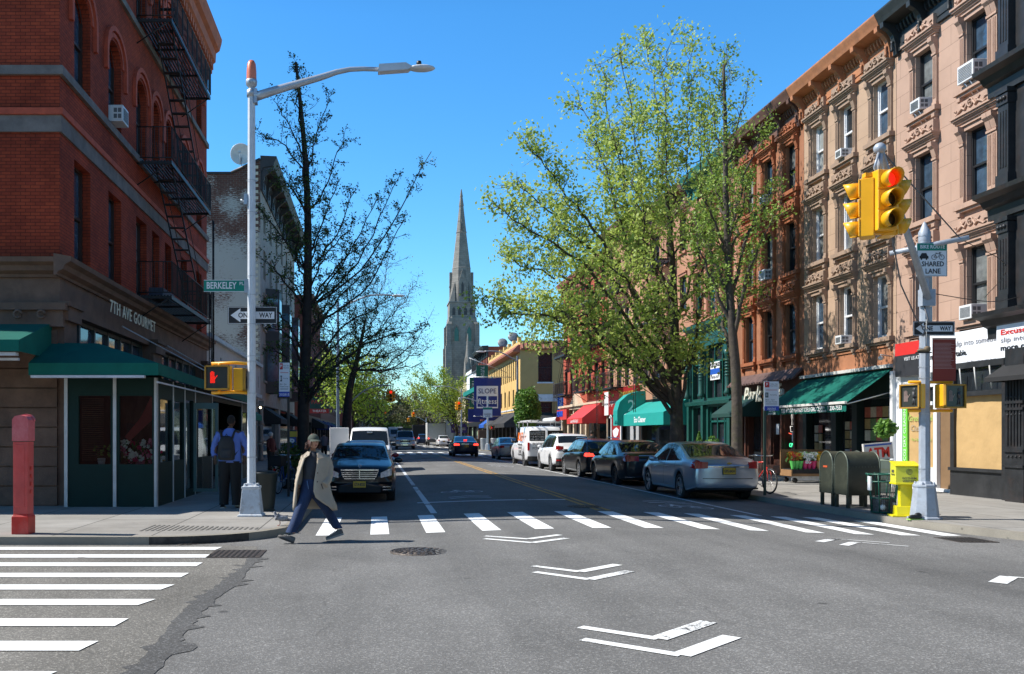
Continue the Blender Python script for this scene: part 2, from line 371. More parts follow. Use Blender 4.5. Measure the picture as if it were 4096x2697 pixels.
for x in (4.45, 4.66):
    strip(b, (x, 18.1), (x-.02, 68), .1, 4)
    strip(b, (x, 96), (x, 175), .1, 3)
struct(b.build('centre_line', PY))
def ring(b, cx, cy, rx, ry, w, n=18):
    vs = []
    for i in range(n):
        t = 2*math.pi*i/n
        for k in (1, 1-w):
            x = cx+rx*k*math.cos(t); y = cy+ry*k*math.sin(t); vs.append((x, y, zr(x)+.006))
    b.add(vs, [(2*i, 2*((i+1) % n), 2*((i+1) % n)+1, 2*i+1) for i in range(n)])
b = MB()
for cx, cy, f in ((2.3, 24.4, -1), (6.75, 19.75, 1)):
    ring(b, cx-.33, cy, .24, .33, .2); ring(b, cx+.33, cy-.1, .24, .33, .2)
    P = [(-.3,0),(-.12,.5),(.25,.45),(.33,-.05),(.0,.05),(-.12,.5)]
    for p, q in zip(P, P[1:]): strip(b, (cx+p[0], cy+p[1]), (cx+q[0], cy+q[1]), .07)
    strip(b, (cx-.2, cy+.75), (cx+.0, cy+.75), .08); strip(b, (cx-.12, cy+.5), (cx-.1, cy+.75), .06)
    d = -1.6 if f < 0 else 1.35
    for k in (0, .45):
        strip(b, (cx-.5, cy+d+k*f-.35), (cx, cy+d+k*f), .09); strip(b, (cx, cy+d+k*f), (cx+.5, cy+d+k*f-.35), .09)
for cx, cy in ((2.4, 52), (6.2, 44.5)):
    ring(b, cx-.33, cy, .24, .33, .25); ring(b, cx+.33, cy, .24, .33, .25); strip(b, (cx-.3, cy), (cx+.2, cy+.6), .1)
    for k in (0, .5): strip(b, (cx-.5, cy+1.6+k), (cx, cy+2+k), .1); strip(b, (cx, cy+2+k), (cx+.5, cy+1.6+k), .1)
struct(b.build('bicycle_symbol', paint('symbol_white', (.6,.62,.64), .6)))
b = MB()
for y0 in (69.5, 75.5):
    for i in range(12):
        x = -.9+i*.88; quadm(b, [(x, y0), (x+.45, y0), (x+.45, y0+3), (x, y0+3)])
for y0 in (112, 128):
    for i in range(11):
        x = -.9+i*.95; quadm(b, [(x, y0), (x+.45, y0), (x+.45, y0+4), (x, y0+4)])
struct(b.build('distant_crosswalk', PW))
# pavements with kerbs
def walk_block(name, pts, z=.12, kw=.16, kmat=None, dark=None):
    # pts: outline counter-clockwise, kerb ring inside it
    n = len(pts); V = [Vector(p) for p in pts]; ins = []
    for i in range(n):
        a = (V[i]-V[i-1]).normalized(); c = (V[(i+1) % n]-V[i]).normalized()
        na = Vector((-a.y, a.x)); nc = Vector((-c.y, c.x)); m = (na+nc).normalized(); ins.append(V[i]+m*kw/max(.3, m.dot(na)))
    b = MB(); b.add([(v.x, v.y, z) for v in ins], [tuple(range(n))]); struct(b.build('sidewalk', WALK))
    b = MB(); vs = [(v.x, v.y, -.04) for v in V]+[(v.x, v.y, z) for v in V]+[(v.x, v.y, z) for v in ins]
    for i in range(n):
        j = (i+1) % n; mid = (V[i]+V[j])/2
        mi = 1 if dark and dark(mid) else 0
        b.add([vs[i], vs[j], vs[n+j], vs[n+i]], [(0,1,2,3)], mi); b.add([vs[n+i], vs[n+j], vs[2*n+j], vs[2*n+i]], [(0,1,2,3)], 0)
    struct(b.build('kerb', [KERB, KSTEEL]))
def arc(cx, cy, r, a0, a1, n=10): return [(cx+r*math.cos(R(a0+(a1-a0)*i/n)), cy+r*math.sin(R(a0+(a1-a0)*i/n))) for i in range(n+1)]
walk_block('l1', [(-80, 13.5), (-6, 13.5)]+arc(-3.4, 15.5, 2, -90, 0)+[(KL, 30)]+arc(KL-3, 65, 3, 0, 90)+[(-80, 68)], dark=lambda m: -3.3 < m.x < -1.9 and m.y < 15)
walk_block('r1', [(KR, 66)]+list(arc(KR+3, 65, 3, 180, 90))[::-1][:0]+[(KR, 40), (KR, 17)]+arc(KR+8, 17, 8, 180, 215, 8)+arc(KR+8-8*math.cos(R(35))+2*math.cos(R(35)), 17-8*math.sin(R(35))+2*math.sin(R(35)), 2, 215, 270, 5)+[(90, 17-8*math.sin(R(35))+2*math.sin(R(35))-2), (90, 68)]+[(KR+3, 68), (KR+.9, 67.3)])
for y0, y1 in ((88, 170), (186, 420)):
    walk_block('l2', [(-80, y0), (KL-2, y0), (KL, y0+2), (KL, y1-2), (KL-2, y1), (-80, y1)])
    walk_block("r2", [(10.4, y1-2), (10.4, y0+2), (12.4, y0), (90, y0), (90, y1), (12.4, y1)])
# grooved ramp in the pavement at the left corner
b = MB()
for i in range(22):
    x = -3.75+i*.085; b.box(x, x+.03, 14.3+.012*i, 15.25-.02*i, .121, .126)
struct(b.build('ramp_grooves', M('groove_dark', (.13,.125,.115), .9)))
# manholes and drains
MET = M('cast_iron', (.085,.07,.062), .55, .5, var=.4, scale=20, dirt=.5, dcol=(.2,.17,.14), dscale=20, bump=.5, bscale=60)
def manhole(x, y, r, label, z=.005):
    t = thing('manhole_cover', label, 'manhole cover', (x, y, zr(x)+z), group='round iron covers set in the road')
    b = MB(); b.lathe([(r, -.02), (r, .006), (r*.93, .007), (r*.93, -.02)], 28, cap=False); b.build('frame_ring', MET, t)
    b = MB(); b.lathe([(r*.91, -.02), (r*.91, .002)], 28)
    for rr in (.25, .45, .65, .8):
        n = int(26*rr)
        for i in range(n):
            a = 2*math.pi*i/n+rr; b.M = T(r*rr*math.cos(a), r*rr*math.sin(a), 0) @ Matrix.Rotation(a, 4, 'Z'); b.box(-.025, .025, -.02, .02, .002, .01)
    b.M = None; b.build('lid', MET, t)
manhole(.61, 12.42, .42, 'round cast iron manhole cover in the sunny road in front of the crosswalk')
manhole(4.37, 19.05, .36, 'round manhole cover in the building shade beside the yellow centre line')
manhole(3.2, 58, .35, 'small dark manhole cover far up the shaded street near the distant crosswalk')
t = thing('storm_grate', 'rectangular iron storm grate beside the striped crossing on the left', 'drain grate', (-1.92, 12.45, .006))
b = MB(); b.box(-.36, .36, -.4, .4, -.03, .004); b.build('frame', MET, t)
b = MB()
for i in range(9):
    for j in range(2):
        b.box(-.32+i*.072, -.29+i*.072, -.35+j*.37, -.02+j*.37, .004, .008)
b.build('slots', DARK, t)
t = thing('storm_grate', 'worn iron catch basin grate in the gutter by the right corner kerb', 'drain grate', (9.2, 14.1, .006))
b = MB(); b.box(-.3, .3, -.33, .33, -.03, .004); b.build('frame', MET, t)
b = MB()
for i in range(9): b.box(-.27+i*.06, -.245+i*.06, -.28, .28, .004, .008)
b.build('slots', DARK, t)
t = thing('storm_grate', 'low gutter inlet grate under the dark steel kerb of the left corner', 'drain grate', (-2.55, 13.78, .006), 30)
b = MB(); b.box(-.5, .5, -.12, .12, -.03, .004); b.build('frame', MET, t)
b = MB()
for i in range(14): b.box(-.46+i*.067, -.43+i*.067, -.1, .1, .004, .008)
b.build('slots', DARK, t)
# ================================================================ BUILDING HELPERS
def wall(mb, x0, x1, z0, z1, ops=(), y=0.0, rev=.2, mi=0, rmi=None):
    """wall in the plane y, -y outward, with rectangular openings (x0,x1,z0,z1) and their reveals"""
    rmi = mi if rmi is None else rmi
    X = sorted({x0, x1, *[a for o in ops for a in o[:2]]}); Z = sorted({z0, z1, *[a for o in ops for a in o[2:4]]})
    X = [a for a in X if x0 <= a <= x1]; Z = [a for a in Z if z0 <= a <= z1]
    for i in range(len(X)-1):
        for j in range(len(Z)-1):
            cx = (X[i]+X[i+1])/2; cz = (Z[j]+Z[j+1])/2
            if any(o[0] < cx < o[1] and o[2] < cz < o[3] for o in ops): continue
            mb.quad((X[i], y, Z[j]), (X[i+1], y, Z[j]), (X[i+1], y, Z[j+1]), (X[i], y, Z[j+1]), mi)
    for a, b_, c, d in [o[:4] for o in ops]:
        mb.quad((a, y, c), (a, y, d), (a, y+rev, d), (a, y+rev, c), rmi); mb.quad((b_, y, c), (b_, y+rev, c), (b_, y+rev, d), (b_, y, d), rmi)
        mb.quad((a, y, d), (b_, y, d), (b_, y+rev, d), (a, y+rev, d), rmi); mb.quad((a, y, c), (a, y+rev, c), (b_, y+rev, c), (b_, y, c), rmi)
def shell(mb, W_, H, D, y=0, mi=0, near=True, far=True):
    """sides, back and flat roof of a block of width W_, height H, depth D"""
    if near: mb.quad((0, D, 0), (0, y, 0), (0, y, H), (0, D, H), mi)
    if far: mb.quad((W_, y, 0), (W_, D, 0), (W_, D, H), (W_, y, H), mi)
    mb.quad((W_, D, 0), (0, D, 0), (0, D, H), (W_, D, H), mi); mb.quad((0, y, H), (W_, y, H), (W_, D, H), (0, D, H), mi)
_wc = {}
GL = [GLASS, glassm('glass_blue', (.05,.085,.13), .05, .6, 1.2), M('glass_blind_sheen', (.28,.30,.30), .12, var=.25, scale=1.5, spec=.8), M('glass_curtain_sheen', (.16,.17,.17), .1, var=.5, scale=2.5, spec=.8)]
FW = M('frame_white', (.74,.75,.77), .45, var=.05); FB = M('frame_black', (.02,.02,.022), .4); FBR = M('frame_brown', (.05,.025,.018), .5); FG = M('frame_green', (.012,.10,.085), .4)
def win_meshes(w, h, fm, arch=0, rev=.2, bars=0):
    k = (round(w, 3), round(h, 3), fm.name, arch, bars)
    if k in _wc: return _wc[k]
    b = MB(); t = .055; y0, y1 = rev-.09, rev-.02; hw = w/2
    if arch:
        sp = h-arch; rad = (hw*hw+arch*arch)/(2*arch); cz = h-rad; a1 = math.asin(min(1, hw/rad))
        pts = [(rad*math.sin(-a1+2*a1*i/10), cz+rad*math.cos(-a1+2*a1*i/10)) for i in range(11)]
        for p, q in zip(pts, pts[1:]):
            b.add([(p[0], y0, p[1]), (q[0], y0, q[1]), (q[0]*.88, y0, q[1]-t), (p[0]*.88, y0, p[1]-t)], [(0,1,2,3)])
    else: b.box(-hw, hw, y0, y1, h-t, h); sp = h-t
    b.box(-hw, -hw+t, y0, y1, 0, sp); b.box(hw-t, hw, y0, y1, 0, sp); b.box(-hw+t, hw-t, y0, y1, 0, t)
    m = h*.5; b.box(-hw+t, hw-t, y0+.005, y1+.02, m-.03, m+.03)
    b.box(-hw+t, -hw+t+.035, y0+.035, y1+.01, m+.03, sp); b.box(hw-t-.035, hw-t, y0+.035, y1+.01, m+.03, sp)
    b.box(-hw+t, -hw+t+.035, y0+.015, y1+.01, t, m-.03); b.box(hw-t-.035, hw-t, y0+.015, y1+.01, t, m-.03)
    b.box(-hw+t+.035, hw-t-.035, y0+.015, y1+.01, t, t+.05)
    if bars: b.box(-.012, .012, y0+.03, y1+.01, t, h-t)
    g = MB(); top = [(-hw+.02, m), (hw-.02, m), (hw-.02, sp), (-hw+.02, sp)]
    if arch: top = [(-hw+.02, m), (hw-.02, m)]+[(x*.97, z-.02) for x, z in reversed(pts)]
    g.add([(x, rev-.025, z) for x, z in top], [tuple(range(len(top)))]); g.quad((-hw+.02, rev-.015, .02), (hw-.02, rev-.015, .02), (hw-.02, rev-.015, m), (-hw+.02, rev-.015, m))
    r = (b.mesh(fm, 'window'), [g.mesh(x, 'pane') for x in GL]); _wc[k] = r; return r
_rw = random.Random(11)
def window(parent, x, z, w, h, fm=FB, arch=0, y=0, sur=None, rev=.2, gl=None, bars=0):
    f, gs = win_meshes(w, h, fm, arch, rev, bars)
    o = link('window', f, parent, (x, y, z))
    link('pane', gs[_rw.choice([1,2,3,1]) if gl == 'mix' else gl if gl is not None else _rw.choice([0,0,0,1,1,2,3,3])], o)
    if sur: link('window_surround', sur, o)
    return o
def surround_brownstone(w, h, mat, crest=True):
    b = MB(); hw = w/2
    b.box(-hw-.30, hw+.30, -.17, 0, -.13, 0); b.box(-hw-.24, hw+.24, -.11, 0, -.2, -.13)
    for s in (-1, 1):
        cx = s*(hw+.15); b.box(cx-.07, cx+.07, -.13, 0, -.3, -.2); b.box(cx-.055, cx+.055, -.09, 0, -.38, -.3)
        c = s*(hw+.115); b.box(c-.085, c+.085, -.06, 0, 0, h-.32); b.box(c-.1, c+.1, -.075, 0, 0, .12)
        for k in (-.04, 0, .04): b.box(c+k-.009, c+k+.009, -.078, -.06, .22, h-.42)
        b.box(c-.10, c+.10, -.09, 0, h-.36, h-.30)
        b.prism([(0, h-.30), (-.07, h-.28), (-.10, h-.18), (-.13, h-.08), (-.20, h), (-.21, h+.12), (0, h+.12)], c-.085, c+.085, 'x')
    b.box(-hw-.2, hw+.2, -.07, 0, h+.0, h+.1) if False else None
    b.box(-hw-.02, hw+.02, -.05, 0, h+.001, h+.12); b.box(-hw-.22, hw+.22, -.10, 0, h+.12, h+.2); b.box(-hw-.25, hw+.25, -.14, 0, h+.2, h+.25)
    b.box(-hw-.28, hw+.28, -.22, 0, h+.29, h+.34); b.box(-hw-.30, hw+.30, -.26, 0, h+.34, h+.39); b.box(-hw-.26, hw+.26, -.18, 0, h+.25, h+.29)
    if crest:
        b.box(-hw-.24, hw+.24, -.17, 0, h+.39, h+.72)
        for s in (-1, 1):
            pts = [(s*(hw+.18), -.185, h+.48), (s*(hw+.10), -.19, h+.43), (s*(hw+.0), -.19, h+.50), (s*(hw-.12), -.19, h+.55), (s*(hw-.22), -.19, h+.48), (s*.12, -.19, h+.60)]
            b.tube(pts, [.022,.03,.03,.035,.03,.03], 6)
            b.tube([(s*(hw+.2), -.185, h+.55), (s*(hw+.13), -.19, h+.56), (s*(hw+.12), -.19, h+.49)], .02, 6)
            b.tube([(s*.2, -.185, h+.64), (s*.3, -.19, h+.58), (s*.36, -.185, h+.66)], .02, 6)
        b.tube([(.1*math.cos(t*.785), -.19, h+.6+.1*math.sin(t*.785)) for t in range(9)], .022, 6, cap=False); b.lathe([(.045,-.0),(.02,.04)], 8, (0,-.2,h+.59))
    return b.mesh(mat, 'window_surround')
def surround_plain(w, h, mat, sill=True, hood=.12):
    b = MB(); hw = w/2
    if sill: b.box(-hw-.1, hw+.1, -.1, 0, -.12, 0)
    if hood: b.box(-hw-.12, hw+.12, -.05, 0, h+.001, h+.001+hood); b.box(-hw-.16, hw+.16, -.1, 0, h+.002+hood, h+.06+hood)
    return b.mesh(mat, 'window_surround')
def cornice(parent, x0, x1, z0, z1, proj, mat, nb=4, dent=True, name='cornice', mat2=None, ends=True):
    b = MB(); H = z1-z0
    b.box(x0, x1, -.08, 0, z0, z0+.1); b.box(x0, x1, -.05, 0, z0+.1, z0+H*.55)
    b.prism([(0, z0+H*.55), (-.1, z0+H*.58), (-.14, z0+H*.66), (-proj*.8, z0+H*.72), (-proj*.86, z0+H*.8), (-proj*.95, z0+H*.9), (-proj, z1-.05), (-proj, z1), (0, z1+.04)], x0, x1, 'x')
    o = b.build(name, mat, parent)
    b = MB(); step = (x1-x0-.3)/nb
    for i in range(nb+1):
        x = x0+.15+i*step
        b.prism([(-.05, z0-.12), (-.14, z0-.08), (-.17, z0+H*.2), (-.24, z0+H*.4), (-proj*.55, z0+H*.52), (-proj*.8, z0+H*.6), (-proj*.82, z0+H*.72), (-.05, z0+H*.72)], x-.085, x+.085, 'x')
        b.lathe([(.035, 0), (.05, .04), (.03, .08), (.045, H*.12), (.03, H*.2), (.05, H*.24)], 8, (x, -.22, z0+.02))
        if i < nb: b.box(x+.25, x+step-.25, -.075, -.05, z0+.17, z0+H*.4)
    b.build('bracket', mat, o)
    if dent:
        b = MB(); n = int((x1-x0)/.17)
        for i in range(n):
            x = x0+.1+i*(x1-x0-.2)/n; b.prism([(-.05, z0+H*.42), (-.12, z0+H*.46), (-.17, z0+H*.56), (-.17, z0+H*.62), (-.05, z0+H*.64)], x, x+.07, 'x')
        b.build('dentils', mat2 or mat, o)
    return o
def railing(b, pts, z0, z1, step=.12, r=.009):
    for (a, c) in zip(pts, pts[1:]):
        a = Vector(a); c = Vector(c); n = max(1, int((c-a).length/step))
        for z in (z0, z1): b.tube([(a.x, a.y, z), (c.x, c.y, z)], .016, 5)
        for i in range(n+1):
            p = a.lerp(c, i/n); b.tube([(p.x, p.y, z0), (p.x, p.y, z1)], r if i % 6 else .016, 4, cap=False)
def fire_escape(parent, x0, x1, levels, out=1.0, h=.95, stair=True, mat=IRON, drop=True, side=1, dropx=None):
    fe = link('fire_escape', None, parent)
    for li, z in enumerate(levels):
        b = MB()
        for i in range(11): y = -.08-i*(out-.1)/10; b.box(x0, x1, y-.022, y+.022, z-.02, z+.005)
        b.box(x0, x0+.05, -out, 0, z-.1, z-.021); b.box(x1-.05, x1, -out, 0, z-.1, z-.021); b.box(x0+.05, x1-.05, -out-.0, -out+.03, z-.11, z-.021)
        for xm in (x0+(x1-x0)/3, x0+(x1-x0)*2/3): b.box(xm-.02, xm+.02, -out+.03, 0, z-.08, z-.021)
        for xm in (x0+.03, x1-.03): b.tube([(xm, -out+.05, z-.05), (xm, 0, z-.7)], .02, 5)
        b.build('platform', mat, fe)
        b = MB(); railing(b, [(x0, -.02), (x0, -out), (x1, -out), (x1, -.02)], z+.08, z+h); b.build('railing', mat, fe)
        if stair and li+1 < len(levels):
            z2 = levels[li+1]; b = MB(); L_ = x1-x0; n = max(6, int((z2-z)/.27))
            a = Vector((x1-.45 if side > 0 else x0+.45, 0, z)); c = Vector((x0+.7 if side > 0 else x1-.7, 0, z2))
            for yy in (-out+.15, -out+.62): b.tube([(a.x, yy, a.z), (c.x, yy, c.z)], .026, 5); b.tube([(a.x, yy, a.z+.75), (c.x, yy, c.z+.75)], .012, 4)
            for i in range(1, n): p = a.lerp(c, i/n); b.box(p.x-.09, p.x+.09, -out+.15, -out+.62, p.z-.012, p.z+.012)
            b.build('stair', mat, fe)
    if drop:
        b = MB(); z = levels[0]; xx = dropx if dropx is not None else (x1-.2 if side > 0 else x0+.2)
        for d in (0, .4): b.tube([(xx+d-.2, -out-.03, z-2.6), (xx+d-.2, -out-.03, z+1.3)], .018, 5)
        for i in range(13): b.tube([(xx-.2, -out-.03, z-2.5+i*.3), (xx+.2, -out-.03, z-2.5+i*.3)], .012, 4)
        b.build('ladder', mat, fe)
    return fe
def awning(parent, x0, x1, zt, zb, out, val, mat, txt=None, tmat=None, tsize=.18, scallop=False, sides=True, rib=True, name='awning', bar=None, thick=.012, twidth=None, bold=.004):
    b = MB()
    b.add([(x0, 0, zt), (x1, 0, zt), (x1, -out, zb), (x0, -out, zb)], [(0,1,2,3)])
    b.quad((x0, 0, zt-thick), (x0, -out, zb-thick), (x1, -out, zb-thick), (x1, 0, zt-thick))
    y = -out
    if scallop:
        n = int((x1-x0)/.16); top = [(x0+(x1-x0)*i/n, zb) for i in range(n+1)]
        for i in range(n):
            xa = x0+(x1-x0)*i/n; xb = x0+(x1-x0)*(i+1)/n; w = xb-xa
            b.add([(xa, y, zb), (xb, y, zb), (xb, y, zb-val+.03), (xb-w*.25, y, zb-val+.005), (xa+w*.5, y, zb-val), (xa+w*.25, y, zb-val+.005), (xa, y, zb-val+.03)], [tuple(range(7))])
    else: b.box(x0, x1, y-.008, y+.008, zb-val, zb)
    if sides:
        for x in (x0, x1):
            b.add([(x, 0, zt), (x, -out, zb), (x, -out, zb-val), (x, -.0, zb-val)], [(0,1,2,3)])
    o = b.build(name, mat, parent)
    if bar: MB().box(x0-.02, x1+.02, -out-.06, -out+.02, zb-.03, zb+.05).build('front_bar', bar, o, bevel=.01)
    if txt:
        t = MB(); text(t, txt, (x0+x1)/2, zb-val/2-.01, tsize, -out-.012-(.004 if scallop else .0), .002, bold=bold, width=twidth); t.build('lettering', tmat or WHITE, o)
    return o
def ac_unit(loc, rz, label, w=.55, h=.36, d=.4, brace=False):
    w *= .88; d *= .72
    t = thing('air_conditioner', label, 'air conditioner', loc, rz, 'air conditioners in upper windows')
    b = MB(); b.box(-w/2, w/2, -d, .1, 0, h); b.build('case', M('ac_white', (.66,.67,.68), .4, var=.06, dirt=.2), t, bevel=.012)
    g = MB(); gm = M('ac_grille', (.13,.14,.15), .6)
    n = 9
    for i in range(n): z = .05+i*(h-.1)/n; g.box(-w/2+.05, w/2-.05, -d-.006, -d+.002, z, z+(h-.1)/n*.6)
    for s in (-1, 1):
        for j in range(2):
            for i in range(2): g.cb(s*(w/2), -d*.72+i*d*.36, h*.32+j*h*.36, .008, d*.28, h*.26)
    g.build('grille', gm, t)
    if brace:
        k = MB(); k.tube([(-.1, -d+.05, 0), (-.1, 0, -.32)], .02, 6); k.tube([(.1, -d+.05, 0), (.1, 0, -.32)], .02, 6); k.build('brace', STEEL, t)
    return t
def sign_panel(parent, x0, x1, z0, z1, y, mat, name='sign', t=.03):
    return MB().box(x0, x1, y-t, y, z0, z1).build(name, mat, parent)
# ================================================================ LEFT SIDE OF THE AVENUE
BR = brick('brick_red', (.52,.082,.034), (.38,.058,.028), (.15,.035,.02), var=.6)
BRM = M('brick_moulding', (.45,.075,.034), .8, var=.25, scale=4, bump=.3)
GRN = M('awning_green', (.005,.115,.088), .75, var=.12, scale=2, bump=.15, bscale=90, spec=.2)
PANEL = M('panel_green', (.003,.022,.018), .6, var=.15, spec=.25)
ALU = M('aluminium_strip', (.55,.56,.57), .4, .3, dirt=.3, dcol=(.25,.24,.23))
def clearglass(name, tint=(.02,.025,.03), k=.55):
    if name in _mats: return _mats[name]
    m, nt, b = newmat(name); nt.nodes.remove(b)
    g = nd(nt, 'ShaderNodeBsdfGlossy', Roughness=.03); g.inputs[0].default_value = (.9,.95,1,1); tr = nd(nt, 'ShaderNodeBsdfTransparent'); tr.inputs[0].default_value = (.75,.8,.8,1)
    fr = nd(nt, 'ShaderNodeFresnel', IOR=1.9); ms = nt.nodes.new('ShaderNodeMixShader'); L(nt, fr.outputs[0], ms.inputs[0]); L(nt, tr.outputs[0], ms.inputs[1]); L(nt, g.outputs[0], ms.inputs[2])
    L(nt, ms.outputs[0], nt.nodes['Material Output'].inputs[0]); _mats[name] = m; return m
CG = clearglass('shop_glass')
B1 = thing('corner_building', 'four-storey red brick corner building with black fire escape and green shop awnings', 'building', (-6.8, 19.4, 0), 90)
FR = RZ(-90)   # frame of the wall that faces the side street
wx = [(1.5,1.15),(4.1,1.15),(6.75,1.15),(8.45,.9),(10.1,.9),(12.5,1.0),(15.2,1.05)]
b = MB(); H1 = 17.4
ops = [(x-w/2, x+w/2, z0, z1) for x, w in wx for z0, z1 in ((5.55,7.85),(9.62,11.85),(13.4,15.5))]
wall(b, 0, 16.8, 5.4, 16.2, ops, rev=.28); shell(b, 16.8, 17.3, 9, near=False)
for x, w in wx:      # rounded heads of the upper openings
    for zt in (11.85, 15.5):
        for s in (-1, 1):
            rad = w/2; pts = [(x+s*rad*math.cos(R(a)), zt-rad*.8+rad*.8*math.sin(R(a))) for a in range(0, 91, 15)]
            poly = [(x+s*rad, zt)]+pts
            if s > 0: poly = poly[::-1]
            b.add([(p[0], .002, p[1]) for p in poly], [tuple(range(len(poly)))])
            b.add([(p[0], y, p[1]) for y in (.002, .28) for p in pts], [(i, i+1, i+8, i+7) for i in range(6)])
b.M = FR; wall(b, -9, 0, 5.4, 16.2, (), rev=.2)
b.M = None; b.build('wall', BR, B1)
for x, w in wx:
    for z0, z1, a in ((5.55,7.85,0),(9.62,11.85,w*.4),(13.4,15.5,w*.4)): window(B1, x, z0, w, z1-z0, FBR, arch=a, rev=.28, gl=1 if x < 5 and z0 < 12 else None)
b = MB()
for x, w in wx:      # raised brick hoods
    for zt in (11.85, 15.5):
        for r0, r1, d in ((w/2+.05, w/2+.18, .04), (w/2+.22, w/2+.36, .09)):
            for i in range(12):
                a0, a1 = R(i*15), R(i*15+15); zc = zt-w*.4
                q = [(x+r*math.cos(a), zc+r*.85*math.sin(a)) for r, a in ((r0, a0), (r1, a0), (r1, a1), (r0, a1))]
                b.prism(q[::-1], -d, .0, 'y')
        for s in (-1, 1): b.box(x+s*(w/2+.29)-.07, x+s*(w/2+.29)+.07, -.09, 0, zt-w*.4-.55, zt-w*.4)
b.build('arch_hood', BRM, B1)
def band(z0, z1, p, mat, name='stone_band', W_=16.8):
    b = MB(); b.box(-p, W_+p*.5, -p, 0, z0, z1); b.M = FR; b.box(-9, -.0005, -p, 0, z0, z1); b.M = None; return b.build(name, mat, B1)
BAND = M('grey_sandstone', (.17,.14,.125), .8, var=.3, scale=2.5, bump=.25, dirt=.5, dcol=(.06,.05,.045))
band(8.14, 8.50, .05, BAND); band(8.502, 8.64, .1, BRM, 'brick_moulding'); band(9.36, 9.55, .09, BAND); band(13.1, 13.28, .09, BAND)
# roof cornice
b = MB(); prof = [(0,15.9),(-.12,15.9),(-.12,16.1),(-.2,16.15),(-.22,16.5),(-.34,16.6),(-.36,16.95),(-.5,17.05),(-.58,17.35),(-.6,17.5),(0,17.55)]
b.prism(prof, -.6, 16.9, 'x'); b.M = FR; b.prism(prof, -9, -.0, 'x'); b.M = None
for i in range(44): b.box(.1+i*.38, .28+i*.38, -.3, -.05, 16.18, 16.45)
b.build('cornice', M('terracotta', (.42,.11,.045), .75, var=.3, scale=3, bump=.3, dirt=.4, dcol=(.1,.04,.02)), B1)
# stone ground floor
b = MB(); wall(b, 0, 16.8, .12, 5.1, [(.85,7.7,1.0,4.32),(8.9,15.6,1.0,4.32)], rev=.5)
for x in (0, 7.75, 15.7): b.box(x, x+(1.05 if x else .8), -.1, 0, .12, 4.1); b.box(x-.05, x+(1.1 if x else .85), -.2, 0, 4.1, 4.4); b.box(x-.1, x+(1.15 if x else .9), -.26, 0, 4.4, 4.5)
b.M = FR; wall(b, -9, 0, .12, 5.1, [(-9, -1.75, .12, 3.3)], rev=.4)
for k in range(9): b.box(-1.70, -.04, -.05-.01*(k % 2), 0, .14+k*.42, .14+k*.42+.39)
b.box(-1.85, .12, -.16, 0, 3.95, 4.3); b.box(-1.8, .2, -.24, 0, 4.3, 4.45)
for s in (-1, 1): b.tube([(-.55+s*.25+.08*math.cos(t), -.26, 4.2+.08*math.sin(t)) for t in [i*.7 for i in range(9)]], .03, 6)
b.M = None
prof = [(0,5.02),(-.06,5.02),(-.08,5.08),(-.2,5.14),(-.24,5.24),(-.36,5.3),(-.38,5.4),(0,5.47)]
b.prism(prof, -.38, 16.9, 'x'); b.M = FR; b.prism(prof, -9, 0, 'x'); b.M = None
b.build('stone_base', STONE, B1)
b = MB(); n = 16; ra, rb = 1.55, 1.85; b.M = FR
for i in range(n):
    a0, a1 = R(i*180/n), R((i+1)*180/n); q = [(-2.95+r*math.cos(a), 3.3+r*.92*math.sin(a)) for r, a in ((ra, a0), (rb, a0), (rb, a1), (ra, a1))]
    b.prism(q[::-1], -.1, .0, 'y')
b.build('stone_arch', STONE, B1)
# transom glazing above the shopfront
b = MB(); g = MB()
for a, c in ((.85,7.7),(8.9,15.6)):
    n = 6; 
    for i in range(n+1): x = a+(c-a)*i/n; b.box(max(a, x-.05), min(c, x+.05), .22, .34, 3.0, 4.32)
    for z in (3.0, 3.62, 4.24): b.box(a, c, .235, .33, z, z+.08)
    g.quad((a, .3, 3.0), (c, .3, 3.0), (c, .3, 4.3), (a, .3, 4.3))
t = b.build('transom_window', M('frame_teal_dark', (.05,.07,.075), .5), B1); g.build('pane', GL[1], t)
# letters over the shop
GOLD = M('cream_letters', (.70,.64,.48), .5, var=.1)
b = MB(); text(b, '7TH AVE GOURMET', 4.9, 4.78, .44, -.30, .008, bold=.001, width=4.5, spacing=1.15); b.build('lettering', GOLD, B1)
b = MB()
for xa, za, xb, zb in ((4.4,4.5,9.6,3.15), (9.4,4.5,13.2,3.1)): b.tube([(xa, -.1, za), (xb, -2.3, zb)], .018, 5)
b.build('awning_cable', STEEL, B1)
fe = fire_escape(B1, 6.2, 12.2, [5.6, 9.42, 13.45], out=1.0, dropx=12.0)
b = MB()
for d in (0, .4): b.tube([(12.35+d*.5, -1.05, 3.0), (12.35+d*.5, -1.05, 9.2)], .02, 5)
for i in range(20): b.tube([(12.35, -1.05, 3.1+i*.3), (12.55, -1.05, 3.1+i*.3)], .012, 4)
for d in (0, .45): b.tube([(7.4+d*0, -.85+d, 13.45), (6.9, -.85+d, 17.9)], .022, 5)
for i in range(14): f = i/14; b.box(7.4-.5*f-.08, 7.4-.5*f+.08, -.85, -.4, 13.6+4.3*f, 13.62+4.3*f)
b.build('ladder', IRON, fe)
b = MB(); b.box(6.4, 7.9, -.7, -.3, 5.62, 5.85); b.build('planter_box', M('planter_blue', (.05,.06,.09), .6), fe)
